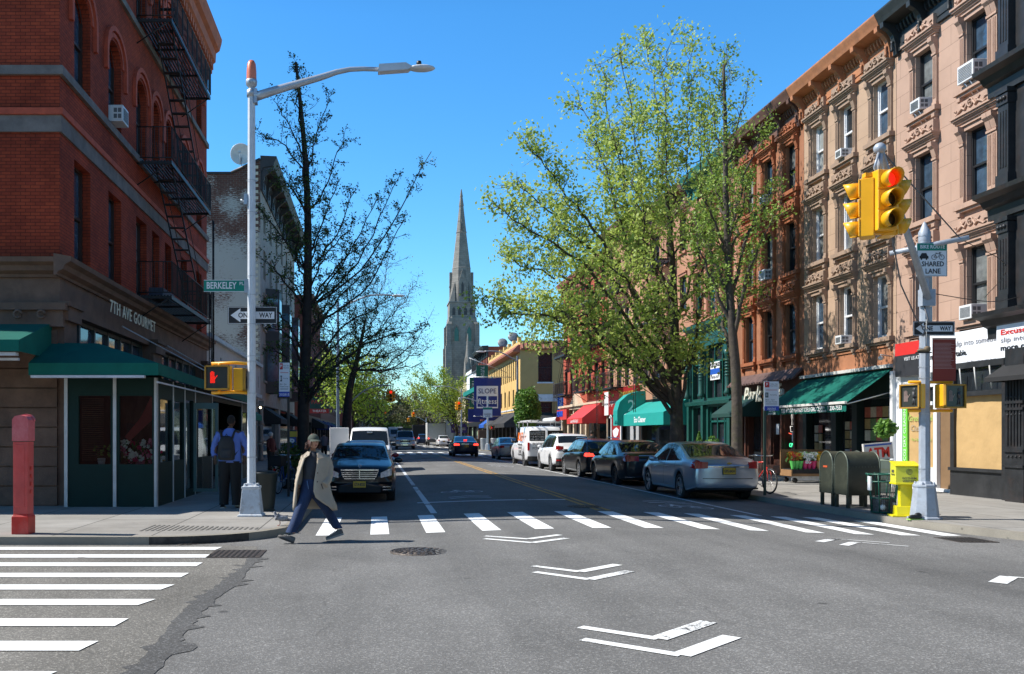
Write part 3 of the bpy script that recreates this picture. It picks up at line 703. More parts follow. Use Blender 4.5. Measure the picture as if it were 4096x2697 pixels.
# ---- glazed shop enclosure wrapped round the corner
EN = link('shop_enclosure', None, B1)
def LW(x, y): return (y-19.4, -(x+6.8))     # world -> building frame
X0 = -2.16      # local y of the outer side wall (world x -4.64)
b = MB()
side_ops = [(.0,1.1,1.05,2.42),(1.3,2.35,1.05,2.42),(2.6,3.5,.3,2.5),(4.15,6.0,1.05,2.42),(6.25,11.6,.12,2.6),(11.9,13.4,1.05,2.42)]
b.M = T(0, X0, 0); wall(b, -.3, 13.6, .12, 2.86, side_ops, rev=.08); b.M = FR @ T(0, -.3, 0)
wall(b, .2, 2.16, .12, 2.86, [(.5,1.18,1.02,2.47),(1.36,2.06,1.02,2.47)], rev=.1)
b.M = None; b.quad((-.3, X0+2, 2.85), (13.6, X0+2, 2.85), (13.6, X0, 2.85), (-.3, X0, 2.85)); b.quad((13.6, X0, .12), (13.6, 0, .12), (13.6, 0, 2.85), (13.6, X0, 2.85))
b.build('panelling', PANEL, EN)
b = MB()
for x in (-.3, 1.2, 2.45, 3.7, 6.1, 11.7): b.box(x-.025, x+.025, X0-.02, X0, .12, 2.85)
b.M = FR @ T(0, -.3, 0)
for x in (.24, 1.27, 2.14): b.box(x-.035, x+.035, -.025, 0, .12, 2.85)
b.M = None; b.build('corner_strips', ALU, EN)
g = MB(); g.M = T(0, X0+.05, 0)
for o in side_ops:
    if o[1]-o[0] < 2: g.quad((o[0], 0, o[2]), (o[1], 0, o[2]), (o[1], 0, o[3]), (o[0], 0, o[3]))
g.M = FR @ T(0, -.25, 0)
for o in [(.5,1.18,1.02,2.47),(1.36,2.06,1.02,2.47)]: g.quad((o[0], 0, o[2]), (o[1], 0, o[2]), (o[1], 0, o[3]), (o[0], 0, o[3]))
g.build('shop_pane', CG, EN)
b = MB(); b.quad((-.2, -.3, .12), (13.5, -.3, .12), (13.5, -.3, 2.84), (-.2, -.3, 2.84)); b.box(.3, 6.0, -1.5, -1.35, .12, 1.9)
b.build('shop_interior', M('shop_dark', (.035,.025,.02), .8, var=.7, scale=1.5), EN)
b = MB(); b.M = T(3.55, X0-.62, 0)      # door standing open
b.box(-.03, .03, 0, .62, .2, .28); b.box(-.03, .03, 0, .62, 2.3, 2.45); b.box(-.03, .03, 0, .07, .28, 2.3); b.box(-.03, .03, .55, .62, .28, 2.3); b.M = None
dr = b.build('open_door', M('door_green', (.10,.17,.16), .45), EN); g = MB(); g.quad((3.55, X0-.6, .28), (3.55, X0, .28), (3.55, X0, 2.3), (3.55, X0-.6, 2.3)); g.build('pane', CG, dr)
b = MB(); b.M = FR @ T(0, -.3, 0)
for i in range(30): b.box(.52, .98, .16, .175, 1.1+i*.045, 1.1+i*.045+.012)
b.M = None; b.build('blinds', M('blind_brown', (.12,.075,.04), .6), EN)
b = MB(); b.M = FR @ T(0, -.3, 0); b.prism([(1.42, 1.6), (1.52, 1.5), (2.04, 2.0), (2.04, 2.42), (1.98, 2.45), (1.75, 2.0)], .2, .22, 'y'); b.M = None; b.build('hanging_cloth', M('cloth_red', (.30,.05,.04), .7), EN)
# hipped green awning round the corner
def P(x, y, z): a, c = LW(x, y); return (a, c, z)
b = MB(); A, Bc, C, D = P(-7.05,18.3,3.1), P(-4.42,18.3,3.1), P(-6.0,19.55,3.62), P(-7.05,19.38,3.62); E_, F = P(-4.42,33,2.96), P(-6.0,33,3.5)
b.add([A, Bc, C, D], [(0,1,2,3)]); b.add([Bc, E_, F, C], [(0,1,2,3)]); b.add([C, F, P(-6.79,33,3.45), P(-6.79,19.55,3.55)], [(0,1,2,3)])
for p, q, dz in ((A, Bc, .25), (Bc, E_, .24), (D, A, .25)):
    b.add([p, q, (q[0], q[1], q[2]-dz), (p[0], p[1], p[2]-dz)], [(0,1,2,3)])
b.add([A, D, (D[0], D[1], 2.85)], [(0,1,2)]); b.build('awning', GRN, B1)
b = MB(); b.M = FR; b.box(-.2, 2.1, -1.12, -.98, 2.80, 2.85); b.M = None; b.box(-1.05, 13.5, -2.37, -2.33, 2.70, 2.73)
b.build('awning_light', M('lamp_casing', (.55,.57,.62), .4), B1)
b = MB(); b.M = FR; b.add([(-8, -1.8, 3.5), (-.16, -1.8, 3.5), (-.16, 0, 4.05), (-8, 0, 4.05)], [(0,1,2,3)]); b.box(-8, -.16, -1.81, -1.79, 3.27, 3.5); b.add([(-.16, -1.8, 3.5), (-.16, -1.8, 3.27), (-.16, 0, 3.27), (-.16, 0, 4.05)], [(0,1,2,3)])
b.M = None; b.build('awning', GRN, B1)
b = MB(); b.M = FR; b.box(-8, -.25, -1.75, -1.6, 3.2, 3.26); b.box(-8, -.3, -1.5, -1.42, 3.12, 3.17); b.M = None; b.build('awning_light', _mats['lamp_casing'], B1)
b = MB(); b.M = FR; b.quad((-9, .3, .12), (-1.75, .3, .12), (-1.75, .3, 3.3), (-9, .3, 3.3)); b.M = None; sh = b.build('shop_window', GLASS, B1)
b = MB(); b.M = FR; b.box(-1.9, -1.8, .1, .28, .12, 3.3); b.box(-9, -1.9, .2, .28, 1.0, 1.06); b.box(-9, -1.9, .2, .28, 2.9, 2.96); b.box(-9,-1.9,.15,.28,.12,1.0); b.M = None; b.build('frame', PANEL, sh)
b = MB(); b.M = FR; b.box(-3.5, -1.92, .22, .24, 1.95, 2.4); b.box(-3.5, -1.92, .22, .24, 1.83, 1.91); b.box(-3.5, -1.92, .22, .24, 2.44, 2.52); b.M = None; b.build('notice', OFFW, sh)
ac_unit((-6.8+.02, 23.35, 9.66), 90, 'white air conditioner in an arched window of the red brick corner building', .6, .42, .42)
# flowers in the shop window
def bouquet(t, n, box_, cols, seed, r=.06):
    rn = random.Random(seed); leaf = leafm('bouquet_leaf', (.03,.10,.02), (.08,.22,.05), .2); lb = MB()
    for i in range(n*2):
        p = Vector([rn.uniform(box_[k*2], box_[k*2+1]) for k in range(3)]); d = Vector((rn.gauss(0,1), rn.gauss(0,1), rn.gauss(0,1))).normalized()*.09; e = d.cross(Vector((0,0,1))).normalized()*.025
        lb.add([p-d, p-e, p+d, p+e], [(0,1,2,3)])
    lb.build('leaves', leaf, t)
    for k, c in enumerate(cols):
        fb = MB()
        for i in range(n//len(cols)):
            p = [rn.uniform(box_[j*2], box_[j*2+1]) for j in range(3)]; q = r*rn.uniform(.6, 1.1)
            for a in range(6):
                t_ = a*1.047+rn.random(); u = Vector((math.cos(t_), -.5, math.sin(t_)))*q; v = Vector((-math.sin(t_), 0, math.cos(t_)))*q*.4; P_ = Vector(p)
                fb.add([P_, P_+u*.6-v, P_+u, P_+u*.6+v], [(0,1,2,3)])
        fb.build('flowers', M('petal_%s' % '_'.join('%02d' % int(x*99) for x in c), c, .6, var=.2), t)
t = thing('flower_display', 'pink and white bouquets inside the green corner shop window', 'flowers', (-5.1, 19.45, 1.0)); bouquet(t, 60, (-.42,.42,0,.3,.03,.5), [(.7,.2,.3),(.8,.8,.75),(.5,.02,.1)], 3, .075)
t = thing('potted_plant', 'green plant in a white pot behind the left shop window pane', 'plant', (-5.95, 19.5, 1.0)); bouquet(t, 12, (-.15,.2,0,.2,.16,.42), [(.15,.3,.05)], 4, .04); MB().lathe([(.07,0),(.09,.14)], 12, (0,.05,.0)).build('pot', WHITE, t)

# ---------------- single-storey white shop
B2 = thing('low_shop_building', 'low grey-white single-storey shop row between brick corner block and painted wall', 'building', (-6.8, 36.25, 0), 90)
GW = M('grey_render', (.42,.41,.39), .8, var=.12, dirt=.4, dcol=(.25,.24,.22))
b = MB(); wall(b, 0, 16.6, .12, 5.55, [(.4,5.2,.12,3.3),(5.7,10.6,.12,3.3),(11.2,16.2,.12,3.3)]+[(1+i*2.1, 1.35+i*2.1, 4.35, 5.0) for i in range(8)], rev=.4); shell(b, 16.6, 5.5, 12)
b.build('wall', GW, B2)
b = MB(); b.box(-.02, 16.6, -.18, .3, 5.55, 5.72); b.box(-.02, 16.6, -.12, 0, 3.75, 3.95); b.build('coping', M('lead_blue', (.40,.45,.5), .5, .2), B2)
b = MB(); b.quad((.4, .38, .12), (16.2, .38, .12), (16.2, .38, 5.1), (.4, .38, 5.1)); b.build('shop_window', GLASS, B2)
b = MB()
for i in range(7):
    x = .2+i*2.65
    for k in range(3): b.lathe([(.13, 0), (.16, .1), (.12, .3), (.12, .85), (.16, .95), (.13, 1.0)], 10, (x, -.12, .12+k*1.05))
    b.box(x-.2, x+.2, -.3, 0, 3.28, 3.6)
b.build('column', M('carved_stone', (.28,.25,.22), .8, var=.3), B2)
b = MB(); 
for x in (3.2, 3.9, 7.6, 8.4, 12.4): b.tube([(x, 0, 3.3), (x, -.45, 3.35), (x, -.55, 3.15)], .015, 5)
lp = b.build('lamp_arm', IRON, B2)
b = MB()
for x in (3.2, 3.9, 7.6, 8.4, 12.4): b.ball((x, -.55, 3.1), .06, n=8, m=6)
b.build('bulb', M('warm_bulb', (1,.8,.5), em=(1,.75,.45), emk=6), lp)
awning(B2, 5.9, 9.5, 3.3, 2.6, 1.0, .25, GRN)

# ---------------- tall painted-brick apartment house
B3 = thing('apartment_building', 'tall tenement with peeling white painted brick side wall and dark bracketed cornice', 'building', (-6.8, 52.9, 0), 90)
PB = brick('brick_painted', (.13,.055,.04), (.10,.045,.035), (.16,.14,.12), patch=(.36,.36,.33), pcov=.93, var=.3, pz=(13, 19), bw=.34, bh=.12, ms=.012)
LS = M('pale_stone', (.30,.27,.23), .8, var=.25, scale=2, bump=.2, dirt=.5, dcol=(.12,.10,.09))
b = MB(); b.M = FR; b.add([(-12, 0, .12), (0, 0, .12), (0, 0, 17.7), (-1.7, 0, 16.9), (-12, 0, 16.9)], [(0,1,2,3,4)]); b.M = None; shell(b, 22, 16.9, 12, near=False)
b.build('side_wall', PB, B3)
b = MB(); b.M = FR; b.box(-12, -1.7, -.08, .3, 16.9, 17.02); b.tube([(-1.7, 0, 16.98), (0, 0, 17.78)], .09, 6); b.M = None; b.build('coping', IRON, B3)
b = MB(); b.M = FR
for i in range(48): b.box(-.42+.03*(i % 2), -.12, -.03, .0, .3+i*.36, .3+i*.36+.17)
b.M = None; b.build('quoins', M('cream_brick', (.5,.46,.36), .8), B3)
xs3 = [2.0, 5.2, 8.6, 12.0, 15.4, 18.8]; rows = [(4.9,6.9,0),(8.0,10.0,0),(11.0,12.8,0),(13.8,15.4,.35)]
b = MB(); wall(b, 0, 22, .12, 16.4, [(x-.55, x+.55, z0, z1) for x in xs3 for z0, z1, a in rows]+[(.8,10,.2,3.4),(11,21,.2,3.4)], rev=.3); b.build('wall', LS, B3)
sr = surround_plain(1.1, 2.0, LS)
for x in xs3:
    for z0, z1, a in rows: window(B3, x, z0, 1.1, z1-z0, FBR, arch=0, rev=.25, sur=sr if z1-z0 == 2 else None)
b = MB()
for x in (3.6, 10.3, 17.1): b.prism([(x-1.1, 0), (x-.7, -.8), (x+.7, -.8), (x+1.1, 0)], 4.2, 10.6, 'z')
bay = b.build('bay_window', M('bay_metal_dark', (.03,.026,.026), .55), B3)
g = MB()
for x in (3.6, 10.3, 17.1):
    for z in (4.9, 8.0): g.quad((x-.6, -.81, z), (x+.6, -.81, z), (x+.6, -.81, z+2), (x-.6, -.81, z+2)); g.quad((x-1.05, -.12, z), (x-.74, -.74, z), (x-.74, -.74, z+2), (x-1.05, -.12, z+2))
g.build('pane', GL[1], bay)
cornice(B3, 0, 22, 16.0, 17.95, .95, M('cornice_dark', (.028,.024,.025), .6, var=.3), 9)
b = MB(); b.quad((.8, .25, .2), (21, .25, .2), (21, .25, 3.4), (.8, .25, 3.4)); b.build('shop_window', GLASS, B3)
awning(B3, 1.0, 5.0, 3.3, 2.6, 1.1, .3, M('awning_black', (.015,.015,.016), .8)); awning(B3, 15, 20, 3.3, 2.6, 1.1, .3, _mats['awning_black'])
ac_unit((-6.6, 53.95, 8.05), 90, 'white air conditioner on the pale stone front beside the painted brick wall', .7, .5, .5)
ac_unit((-6.0, 57.0, 11.1), 90, 'small white air conditioner high on the dark bay of the apartment house', .6, .45, .45)
t = thing('satellite_dish', 'pale satellite dish on the parapet of the painted brick building', 'satellite dish', (-7.95, 53.0, 17.15))
b = MB(); b.M = T(0, 0, .95) @ RY(-14) @ RX(96); b.lathe([(.01,-.16),(.25,-.13),(.45,-.06),(.6,.03),(.62,.04),(.6,.045),(.44,-.04),(.25,-.105),(.01,-.135)], 28, cap=False); b.M = None; b.build('reflector', M('dish_grey', (.55,.56,.55), .5), t)
b = MB(); b.tube([(.2, 0, 0), (.02, .05, .3), (0, .1, .8)], .03, 6); b.tube([(0, -.1, .3), (0, -.5, .9)], .02, 6); b.cb(0, -.5, .93, .12, .1, .1); b.build('mount', STEEL, t)

# ---------------- generic house for the more distant rows
def house(name, label, loc, rz, W_, H, D, mat, cols, rows_, wsz, fm=FB, corn=None, base=None, aw=None, sg=None, proj=.6, cornh=1.0, seed=1, sur=None, gl=None, shop=True, corn_n=6):
    t = thing(name, label, 'building', loc, rz); ops = [(x-wsz[0]/2, x+wsz[0]/2, z, z+wsz[1]) for x in cols for z in rows_]
    b = MB(); wall(b, 0, W_, .12 if not shop else 3.6, H, ops, rev=.2); shell(b, W_, H, D); b.build('wall', mat, t)
    sm = surround_plain(wsz[0], wsz[1], sur) if sur else None
    for x in cols:
        for z in rows_: window(t, x, z, wsz[0], wsz[1], fm, sur=sm, gl=gl)
    if corn: cornice(t, 0, W_, H-cornh, H+.1, proj, corn, corn_n, dent=False)
    if shop:
        bm = base or BLK; b = MB(); n = max(1, int(W_/5)); wall(b, 0, W_, .12, 3.6, [(i*W_/n+.3, (i+1)*W_/n-.3, .5, 2.9) for i in range(n)], rev=.3); b.build('shopfront', bm, t)
        b = MB(); b.quad((.2, .28, .4), (W_-.2, .28, .4), (W_-.2, .28, 3), (.2, .28, 3)); b.build('shop_window', GLASS, t)
    return t
BRD = brick('brick_dark_red', (.17,.04,.03), (.13,.035,.025), (.09,.05,.04), var=.3)
NAVY = M('awning_navy', (.01,.03,.16), .7); 
B4 = house('brick_building', 'dark red brick corner building behind the street trees on the left', (-6.8, 89.5, 0), 90, 20, 15.5, 12, BRD, [1.6+i*2.4 for i in range(8)], [4.6,7.9,11.2], (1.1,1.9), FBR, M('cornice_brown', (.09,.05,.035), .7))
awning(B4, 6, 12, 3.4, 2.7, 1.3, .4, _mats['awning_black']); awning(B4, 13, 17, 3.4, 2.7, 1.4, .5, NAVY)
b = MB(); b.M = FR; b.box(.2, 2.1, -.12, .1, 4.2, 6.0); b.M = None; s_ = b.build('hanging_sign', M('sign_dark_green', (.01,.045,.04), .5), B4)
b = MB(); b.M = FR; text(b, 'PIZZA', 1.15, 5.55, .55, -.13, .01); text(b, 'PASTA', 1.15, 4.85, .55, -.13, .01); b.M = None; b.build('lettering', M('letter_red', (.45,.04,.03), .5), s_)
b = MB(); b.M = FR; b.box(.2, 2.1, -.12, .1, 3.75, 4.18); b.M = None; s2 = b.build('sign_strip', M('strip_red', (.35,.02,.02), .5), B4)
b = MB(); b.M = FR; text(b, 'THEATER', 1.15, 3.96, .33, -.13, .01); text(b, '718.789.5552', 3.4, 3.95, .33, -.13, .01); b.M = None; b.build('lettering', WHITE, s2)
B5 = house('brownstone_row', 'distant brown rowhouses behind the bare-branched tree on the left', (-6.8, 110, 0), 90, 58, 13.0, 12, M('brown_render', (.16,.085,.06), .8), [1.6+i*2.5 for i in range(23)], [4.6,7.6,10.4], (1.0,1.6), FB, M('cornice_brown2', (.07,.04,.03), .7), corn_n=18)
for x in (4, 14, 26, 38, 48): awning(B5, x, x+5, 3.4, 2.7, 1.3, .4, random.Random(x).choice([NAVY, _mats['awning_black'], GRN]))
B6 = house('far_row_building', 'far left row of low red houses at the end of the avenue', (-6.8, 188, 0), 90, 120, 11.5, 12, BRD, [2+i*3.5 for i in range(34)], [4.6,7.8], (1.2,1.8), FB, None)
# ================================================================ RIGHT SIDE OF THE AVENUE
XR = 15.2
def ashlar(name, c, d=.88):
    return brick(name, c, tuple(x*1.07 for x in c), tuple(x*.45 for x in c), bw=1.15, bh=.52, ms=.006, var=.22, bump=.2)
TAN = ashlar('brownstone_tan', (.46,.32,.225)); PINK = ashlar('brownstone_pink', (.47,.315,.24)); RUST = M('brownstone_rust', (.31,.13,.065), .8, var=.22, scale=1.2, bump=.2, dirt=.3, dcol=(.2,.06,.03)); SALM = M('brownstone_salmon', (.46,.23,.15), .8, var=.15, scale=1.2, bump=.15)
TRIM_T = M('trim_tan', (.31,.215,.155), .8, var=.18, scale=3, bump=.15); TRIM_P = M('trim_pink', (.42,.275,.205), .8, var=.15, scale=3); TRIM_R = M('trim_rust', (.30,.095,.035), .8, var=.25, scale=3); TRIM_S = M('trim_salmon', (.40,.18,.11), .8, var=.15, scale=3)
def brownstone(label, ynear, yfar, cols, wallm, trim, frame, cornm, crest=True, shop_z=4.25, gl=None, H=13.7, corn2=None, rows_=(4.55, 7.58, 10.56), bot_drop=0.0):
    W_ = yfar-ynear; t = thing('brownstone_building', label, 'building', (XR, yfar, 0), -90)
    cx = [yfar-c for c in cols]; w = .84; hs_ = (1.9, 1.88, 1.75)
    b = MB(); ops = [(x-w/2, x+w/2, z, z+h) for x in cx for z, h in zip(rows_, hs_)]
    wall(b, 0, W_, shop_z, H-.2, ops, rev=.22); shell(b, W_, H-.1, 12); b.build('wall', wallm, t)
    for z, h in zip(rows_, hs_):
        sm = surround_brownstone(w, h, trim, crest)
        for x in cx: window(t, x, z, w, h, frame, rev=.22, sur=sm, gl=gl)
    cornice(t, 0, W_, 12.75, 13.95, .65, cornm, 4, name='cornice')
    return t
def Lx(t, Y): return t.location.y-Y
# -- pink brownstone on the right, shop under paper
R1 = brownstone('pink-brown brownstone with white banner over its papered shop windows', 20.9, 26.4, [22.85, 25.05, 20.7+.9], PINK, TRIM_P, FB, M('cornice_black', (.02,.024,.026), .55, var=.3, dirt=.3, dcol=(.06,.06,.06)), gl='mix')  # reflected sky is put into the pane colours of this front
# -- tan
R2 = brownstone('tan brownstone with rusty orange cornice and green deli awning', 26.42, 32.1, [27.2, 29.2, 31.05], TAN, TRIM_T, FW, M('cornice_orange', (.42,.17,.075), .7, var=.18, scale=4, dirt=.35, dcol=(.2,.09,.05)), shop_z=4.25)
# -- rust
R3 = brownstone('rust-red brownstone with black windows beside the tan one', 32.12, 38.1, [33.1, 35.0, 36.75], RUST, TRIM_R, FB, M('cornice_rust_dark', (.13,.06,.04), .7, var=.3, dirt=.3, dcol=(.05,.03,.025)), shop_z=3.95)
# -- salmon with the green iron shopfront
R4 = thing('brownstone_building', 'salmon brownstone over a tall green iron shopfront behind the street trees', 'building', (XR, 43.6, 0), -90)
b = MB(); cx4 = [1.0, 2.75, 4.5]; rows4 = [(7.0,2.3),(10.0,1.9)]
wall(b, 0, 5.48, 6.4, 13.6, [(x-.45, x+.45, z, z+h) for x in cx4 for z, h in rows4], rev=.2); shell(b, 5.48, 13.5, 12); b.build('wall', SALM, R4)
for z, h in rows4:
    sm = surround_brownstone(.9, h, TRIM_S, False)
    for x in cx4: window(R4, x, z, .9, h, FG, sur=sm)
cornice(R4, 0, 5.48, 12.8, 13.95, .6, M('cornice_verdigris', (.02,.17,.14), .6, var=.4, scale=5, dirt=.4, dcol=(.05,.05,.04)), 3)
TEAL = M('iron_teal', (.012,.075,.062), .4, var=.2, scale=4)
sf = link('iron_shopfront', None, R4)
b = MB(); wall(b, 0, 5.48, .12, 6.4, [(.55,1.85,3.3,5.7),(2.45,5.1,3.3,5.7),(.6,1.8,.2,2.9),(2.5,5.1,.2,2.9)], y=-.12, rev=.3)
b.prism([(0,6.35),(-.18,6.35),(-.25,6.5),(-.4,6.6),(-.42,6.75),(0,6.8)], -.02, 5.5, 'x')
b.prism([(-.12,3.0),(-.3,3.0),(-.34,3.15),(-.12,3.2)], -.0, 5.48, 'x')
b.build('iron_frame', TEAL, sf)
b = MB()
for x in (.28, 2.15, 5.28):
    b.lathe([(.15,0),(.17,.1),(.12,.2),(.11,1.6),(.14,1.7),(.18,1.9)], 14, (x, -.3, 3.35)); b.box(x-.2, x+.2, -.42, -.12, 5.25, 5.5); b.box(x-.13, x+.13, -.28, -.12, .12, 3.0)
    for k in range(6): b.lathe([(.145, .0), (.12, .05)], 12, (x, -.3, 4.15+k*.13))
b.build('column', TEAL, sf)
b = MB()
for x in (1.2, 3.0, 3.9, 4.5): b.box(x-.03, x+.03, 0, .08, 3.3, 5.7)
b.box(.55, 5.1, 0, .08, 4.9, 4.98); b.box(2.5, 2.58, 0, .1, .2, 2.9); 
for x in (3.3, 4.1, 4.3): b.box(x, x+.07, 0, .08, .2, 2.9)
b.box(2.5, 5.1, 0, .08, 2.2, 2.28)
b.build('glazing_bars', FG, sf)
b = MB(); b.quad((.55, .1, .2), (5.1, .1, .2), (5.1, .1, 5.7), (.55, .1, 5.7)); b.build('pane', GLASS, sf)
SW = M('sign_white', (.78,.79,.8), .5, var=.03); SB = M('sign_blue', (.015,.09,.42), .5, var=.05); LB = M('letter_black', (.015,.015,.018), .5); LR = M('letter_red_bright', (.62,.03,.025), .45, var=.06)
b = MB(); b.box(2.65, 3.75, -.06, -.03, 4.1, 4.9); s_ = b.build('lease_sign', SW, sf); MB().box(2.65, 3.75, -.065, -.061, 4.35, 4.6).build('stripe', SB, s_)
b = MB(); text(b, 'FOR LEASE', 3.2, 4.76, .24, -.07, .002, bold=.004); text(b, '718-965-7477', 3.2, 4.21, .17, -.07, .002); b.build('lettering', LB, s_)
# ---- deli under the tan brownstone
ORG = M('stucco_orange', (.37,.155,.075), .85, var=.15, scale=1.5, bump=.15)
b = MB(); wall(b, 0, 5.68, 3.5, 4.25, (), y=-.02); b.box(0, 5.68, -.06, 0, 4.25, 4.32); b.build('stucco_band', ORG, R2)
DK = M('shop_dark_green', (.008,.02,.018), .45)
b = MB(); wall(b, 0, 5.68, .12, 3.5, [(.25,2.0,.55,2.5),(2.3,3.3,.15,2.6),(3.6,5.5,.6,2.75)], y=-.05, rev=.25); b.build('shopfront', DK, R2)
b = MB(); b.quad((.2, .18, .15), (5.55, .18, .15), (5.55, .18, 2.75), (.2, .18, 2.75)); sp = b.build('shop_window', GLASS, R2)
rn = random.Random(4); pcs = [M('poster_%d' % i, c, .6, var=.3, scale=9) for i, c in enumerate([(.45,.12,.08),(.5,.45,.35),(.35,.25,.1),(.12,.2,.08),(.5,.5,.5)])]
k = 0
for (xa, za, nx, nz, w, h) in ((3.75,1.45,5,3,.33,.36),(2.55,.9,2,4,.3,.3),(.5,.8,2,4,.28,.3)):
    bs = [MB() for _ in pcs]
    for i in range(nx):
        for j in range(nz): x = xa+i*w; z = za+j*h; rn.choice(bs).box(x+.01, x+w-.03, .12, .15, z+.01, z+h-.03)
    for q, mb_ in enumerate(bs):
        if mb_.v: mb_.build('posters', pcs[q], sp)
aw = awning(R2, .05, 5.6, 3.62, 2.58, 1.42, .26, GRN, 'Y&B FOOD MARKET DELI GROCERY', SW, .20, scallop=True, sides=False, bar=OFFW, twidth=2.9, bold=.002)
b = MB(); text(b, 'T.230-7553', 4.95, 2.44, .19, -1.436, .002, bold=.002); text(b, 'DELI CUTS', .65, 2.48, .1, -1.436, .002); text(b, 'SANDWICHES', .65, 2.37, .1, -1.436, .002); text(b, 'SUSHI', 4.4-.18, 2.48, .09, -1.436, .002); text(b, 'SALAD BAR', 4.22, 2.37, .09, -1.436, .002)
b.build('lettering', SW, aw)
b = MB(); b.box(0, 5.65, -.18, -.02, 3.62, 3.72); b.tube([(5.55, -.05, 2.9), (5.55, -1.38, 2.55)], .02, 6); b.tube([(.1, -.05, 2.9), (.1, -1.38, 2.55)], .02, 6); b.build('awning_case', OFFW, aw)
b = MB(); b.tube([(5.5, -.03, 3.95), (5.5, -.35, 4.0), (5.5, -.35, 3.9)], .02, 6); b.ball((5.5, -.35, 3.9), .07); b.build('security_lamp', OFFW, R2)
# ---- cafe under the rust brownstone
WOOD = M('dark_wood', (.085,.03,.018), .5, var=.3, scale=5)
b = MB(); wall(b, 0, 5.98, .12, 3.95, [(.2,1.0,.4,2.7),(1.25,2.6,.12,2.7),(3.6,4.3,.7,2.7),(4.5,5.3,.7,2.7)], y=-.03, rev=.3); b.box(0,5.98,-.2,-.03,.12,.5)
for x in (.1, 1.12, 2.75, 3.5, 4.4, 5.45): b.box(x-.06, x+.06, -.12, -.03, .5, 2.85)
b.build('shopfront', WOOD, R3)
b = MB(); b.quad((.1, .2, .15), (5.9, .2, .15), (5.9, .2, 2.8), (.1, .2, 2.8)); cw = b.build('shop_window', GLASS, R3)
b = MB(); text(b, 'OPEN', 4.9, 1.25, .22, .1, .004); b.build('neon_sign', M('neon_green', (.1,.8,.4), em=(.1,1,.45), emk=1.2), cw)
b = MB(); b.tube([(4.7, .1, 1.95), (4.74, .1, 1.75), (5.0, .1, 1.75), (5.04, .1, 1.95), (4.7, .1, 1.95)], .012, 5)
for x in (4.8, 4.9): b.tube([(x, .1, 2.0), (x+.04, .1, 2.15), (x-.02, .1, 2.3), (x+.02, .1, 2.45)], .008, 4)
b.build('neon_cup', M('neon_white', (.8,.75,.7), em=(.9,.8,.7), emk=.6), cw)
b = MB(); b.tube([(4.6, .1, 1.7), (4.85, .1, 1.66), (5.15, .1, 1.72)], .016, 5); b.build('neon_saucer', M('neon_red', (.8,.1,.05), em=(1,.1,.05), emk=.9), cw)
b = MB(); b.box(4.95, 5.2, .05, .08, 1.4, 1.75); b.box(3.62, 3.85, .05, .08, 1.65, 2.05); b.build('notice', SW, cw)
b = MB(); b.prism([(-.03,3.95),(-.38,3.62),(-.42,3.62),(-.42,3.66),(-.05,4.05)], 0, 5.98, 'x')
for i in range(24): b.box(i*.25, i*.25+.04, -.44, -.40, 3.6, 3.68)
b.build('canopy_ledge', M('rusty_ledge', (.10,.055,.045), .7, var=.5, scale=5), R3)
b = MB(); text(b, 'Park Cafe', 3.2, 3.2, .85, -.3, .045, shear=.35, bold=.012, width=3.5); b.build('lettering', M('cream_script', (.62,.6,.5), .4), R3)
awning(R3, .1, 2.6, 3.3, 2.5, 1.1, .15, M('awning_dark_green', (.004,.04,.032), .75))
# ---- papered shop under the pink brownstone
b = MB(); b.box(0, 1.2, -.1, 0, 3.35, 4.3); s_ = b.build('shop_pier', TRIM_P, R1)
b = MB(); wall(b, 0, 3.2, .12, 3.4, [(.45,1.9,.75,2.95),(2.05,2.85,.2,3.1)], y=-.1, rev=.12); b.box(.0,.14,-.2,-.1,.12,3.5); b.box(2.95,3.2,-.22,-.1,.12,3.7); b.box(.45,1.9,-.13,-.1,2.45,2.55)
b.build('shopfront', WHITE, R1)
b = MB(); b.quad((.45, -.02, .75), (1.9, -.02, .75), (1.9, -.02, 2.45), (.45, -.02, 2.45)); kp = b.build('paper_cover', KRAFT, R1)
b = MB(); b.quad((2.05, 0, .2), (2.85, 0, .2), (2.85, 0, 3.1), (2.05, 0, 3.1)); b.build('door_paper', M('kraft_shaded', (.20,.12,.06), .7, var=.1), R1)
b = MB(); b.quad((.45, -.02, 2.55), (1.9, -.02, 2.55), (1.9, -.02, 2.95), (.45, -.02, 2.95)); b.build('transom_pane', GLASS, R1)
b = MB(); b.box(.45, .66, -.08, -.04, .75, 2.9); gs = b.build('green_stripe', M('lime_green', (.16,.62,.06), .5), R1)
b = MB(); b.M = T(.56, -.09, 1.7) @ Matrix.Rotation(R(-90), 4, 'Y'); text(b, 'CO2 DRY CLEANING', 0, 0, .17, 0, .002); b.M = None; b.build('lettering', SW, gs)
b = MB(); text(b, 'Green Apple', 1.28, 2.1, .24, -.05, .002); text(b, 'The Cleaner Cleaner', 1.28, 1.5, .11, -.05, .002); b.build('lettering', M('letter_lime', (.3,.5,.1), .5), kp)
b = MB(); text(b, 'Cleaners', 1.2, 1.82, .24, -.05, .002); b.build('lettering', M('letter_grey', (.35,.30,.22), .5), kp)
b = MB(); b.box(.35, 1.5, -.24, -.2, 3.3, 4.25); ps = b.build('poster', M('poster_black', (.03,.03,.035), .5), R1); MB().box(.35, 1.5, -.245, -.241, 3.9, 4.25).build('poster_top', LR, ps)
b = MB(); text(b, 'VISIT US AT', 1.15, 3.78, .14, -.245, .002); b.build('lettering', SW, ps)
b = MB()
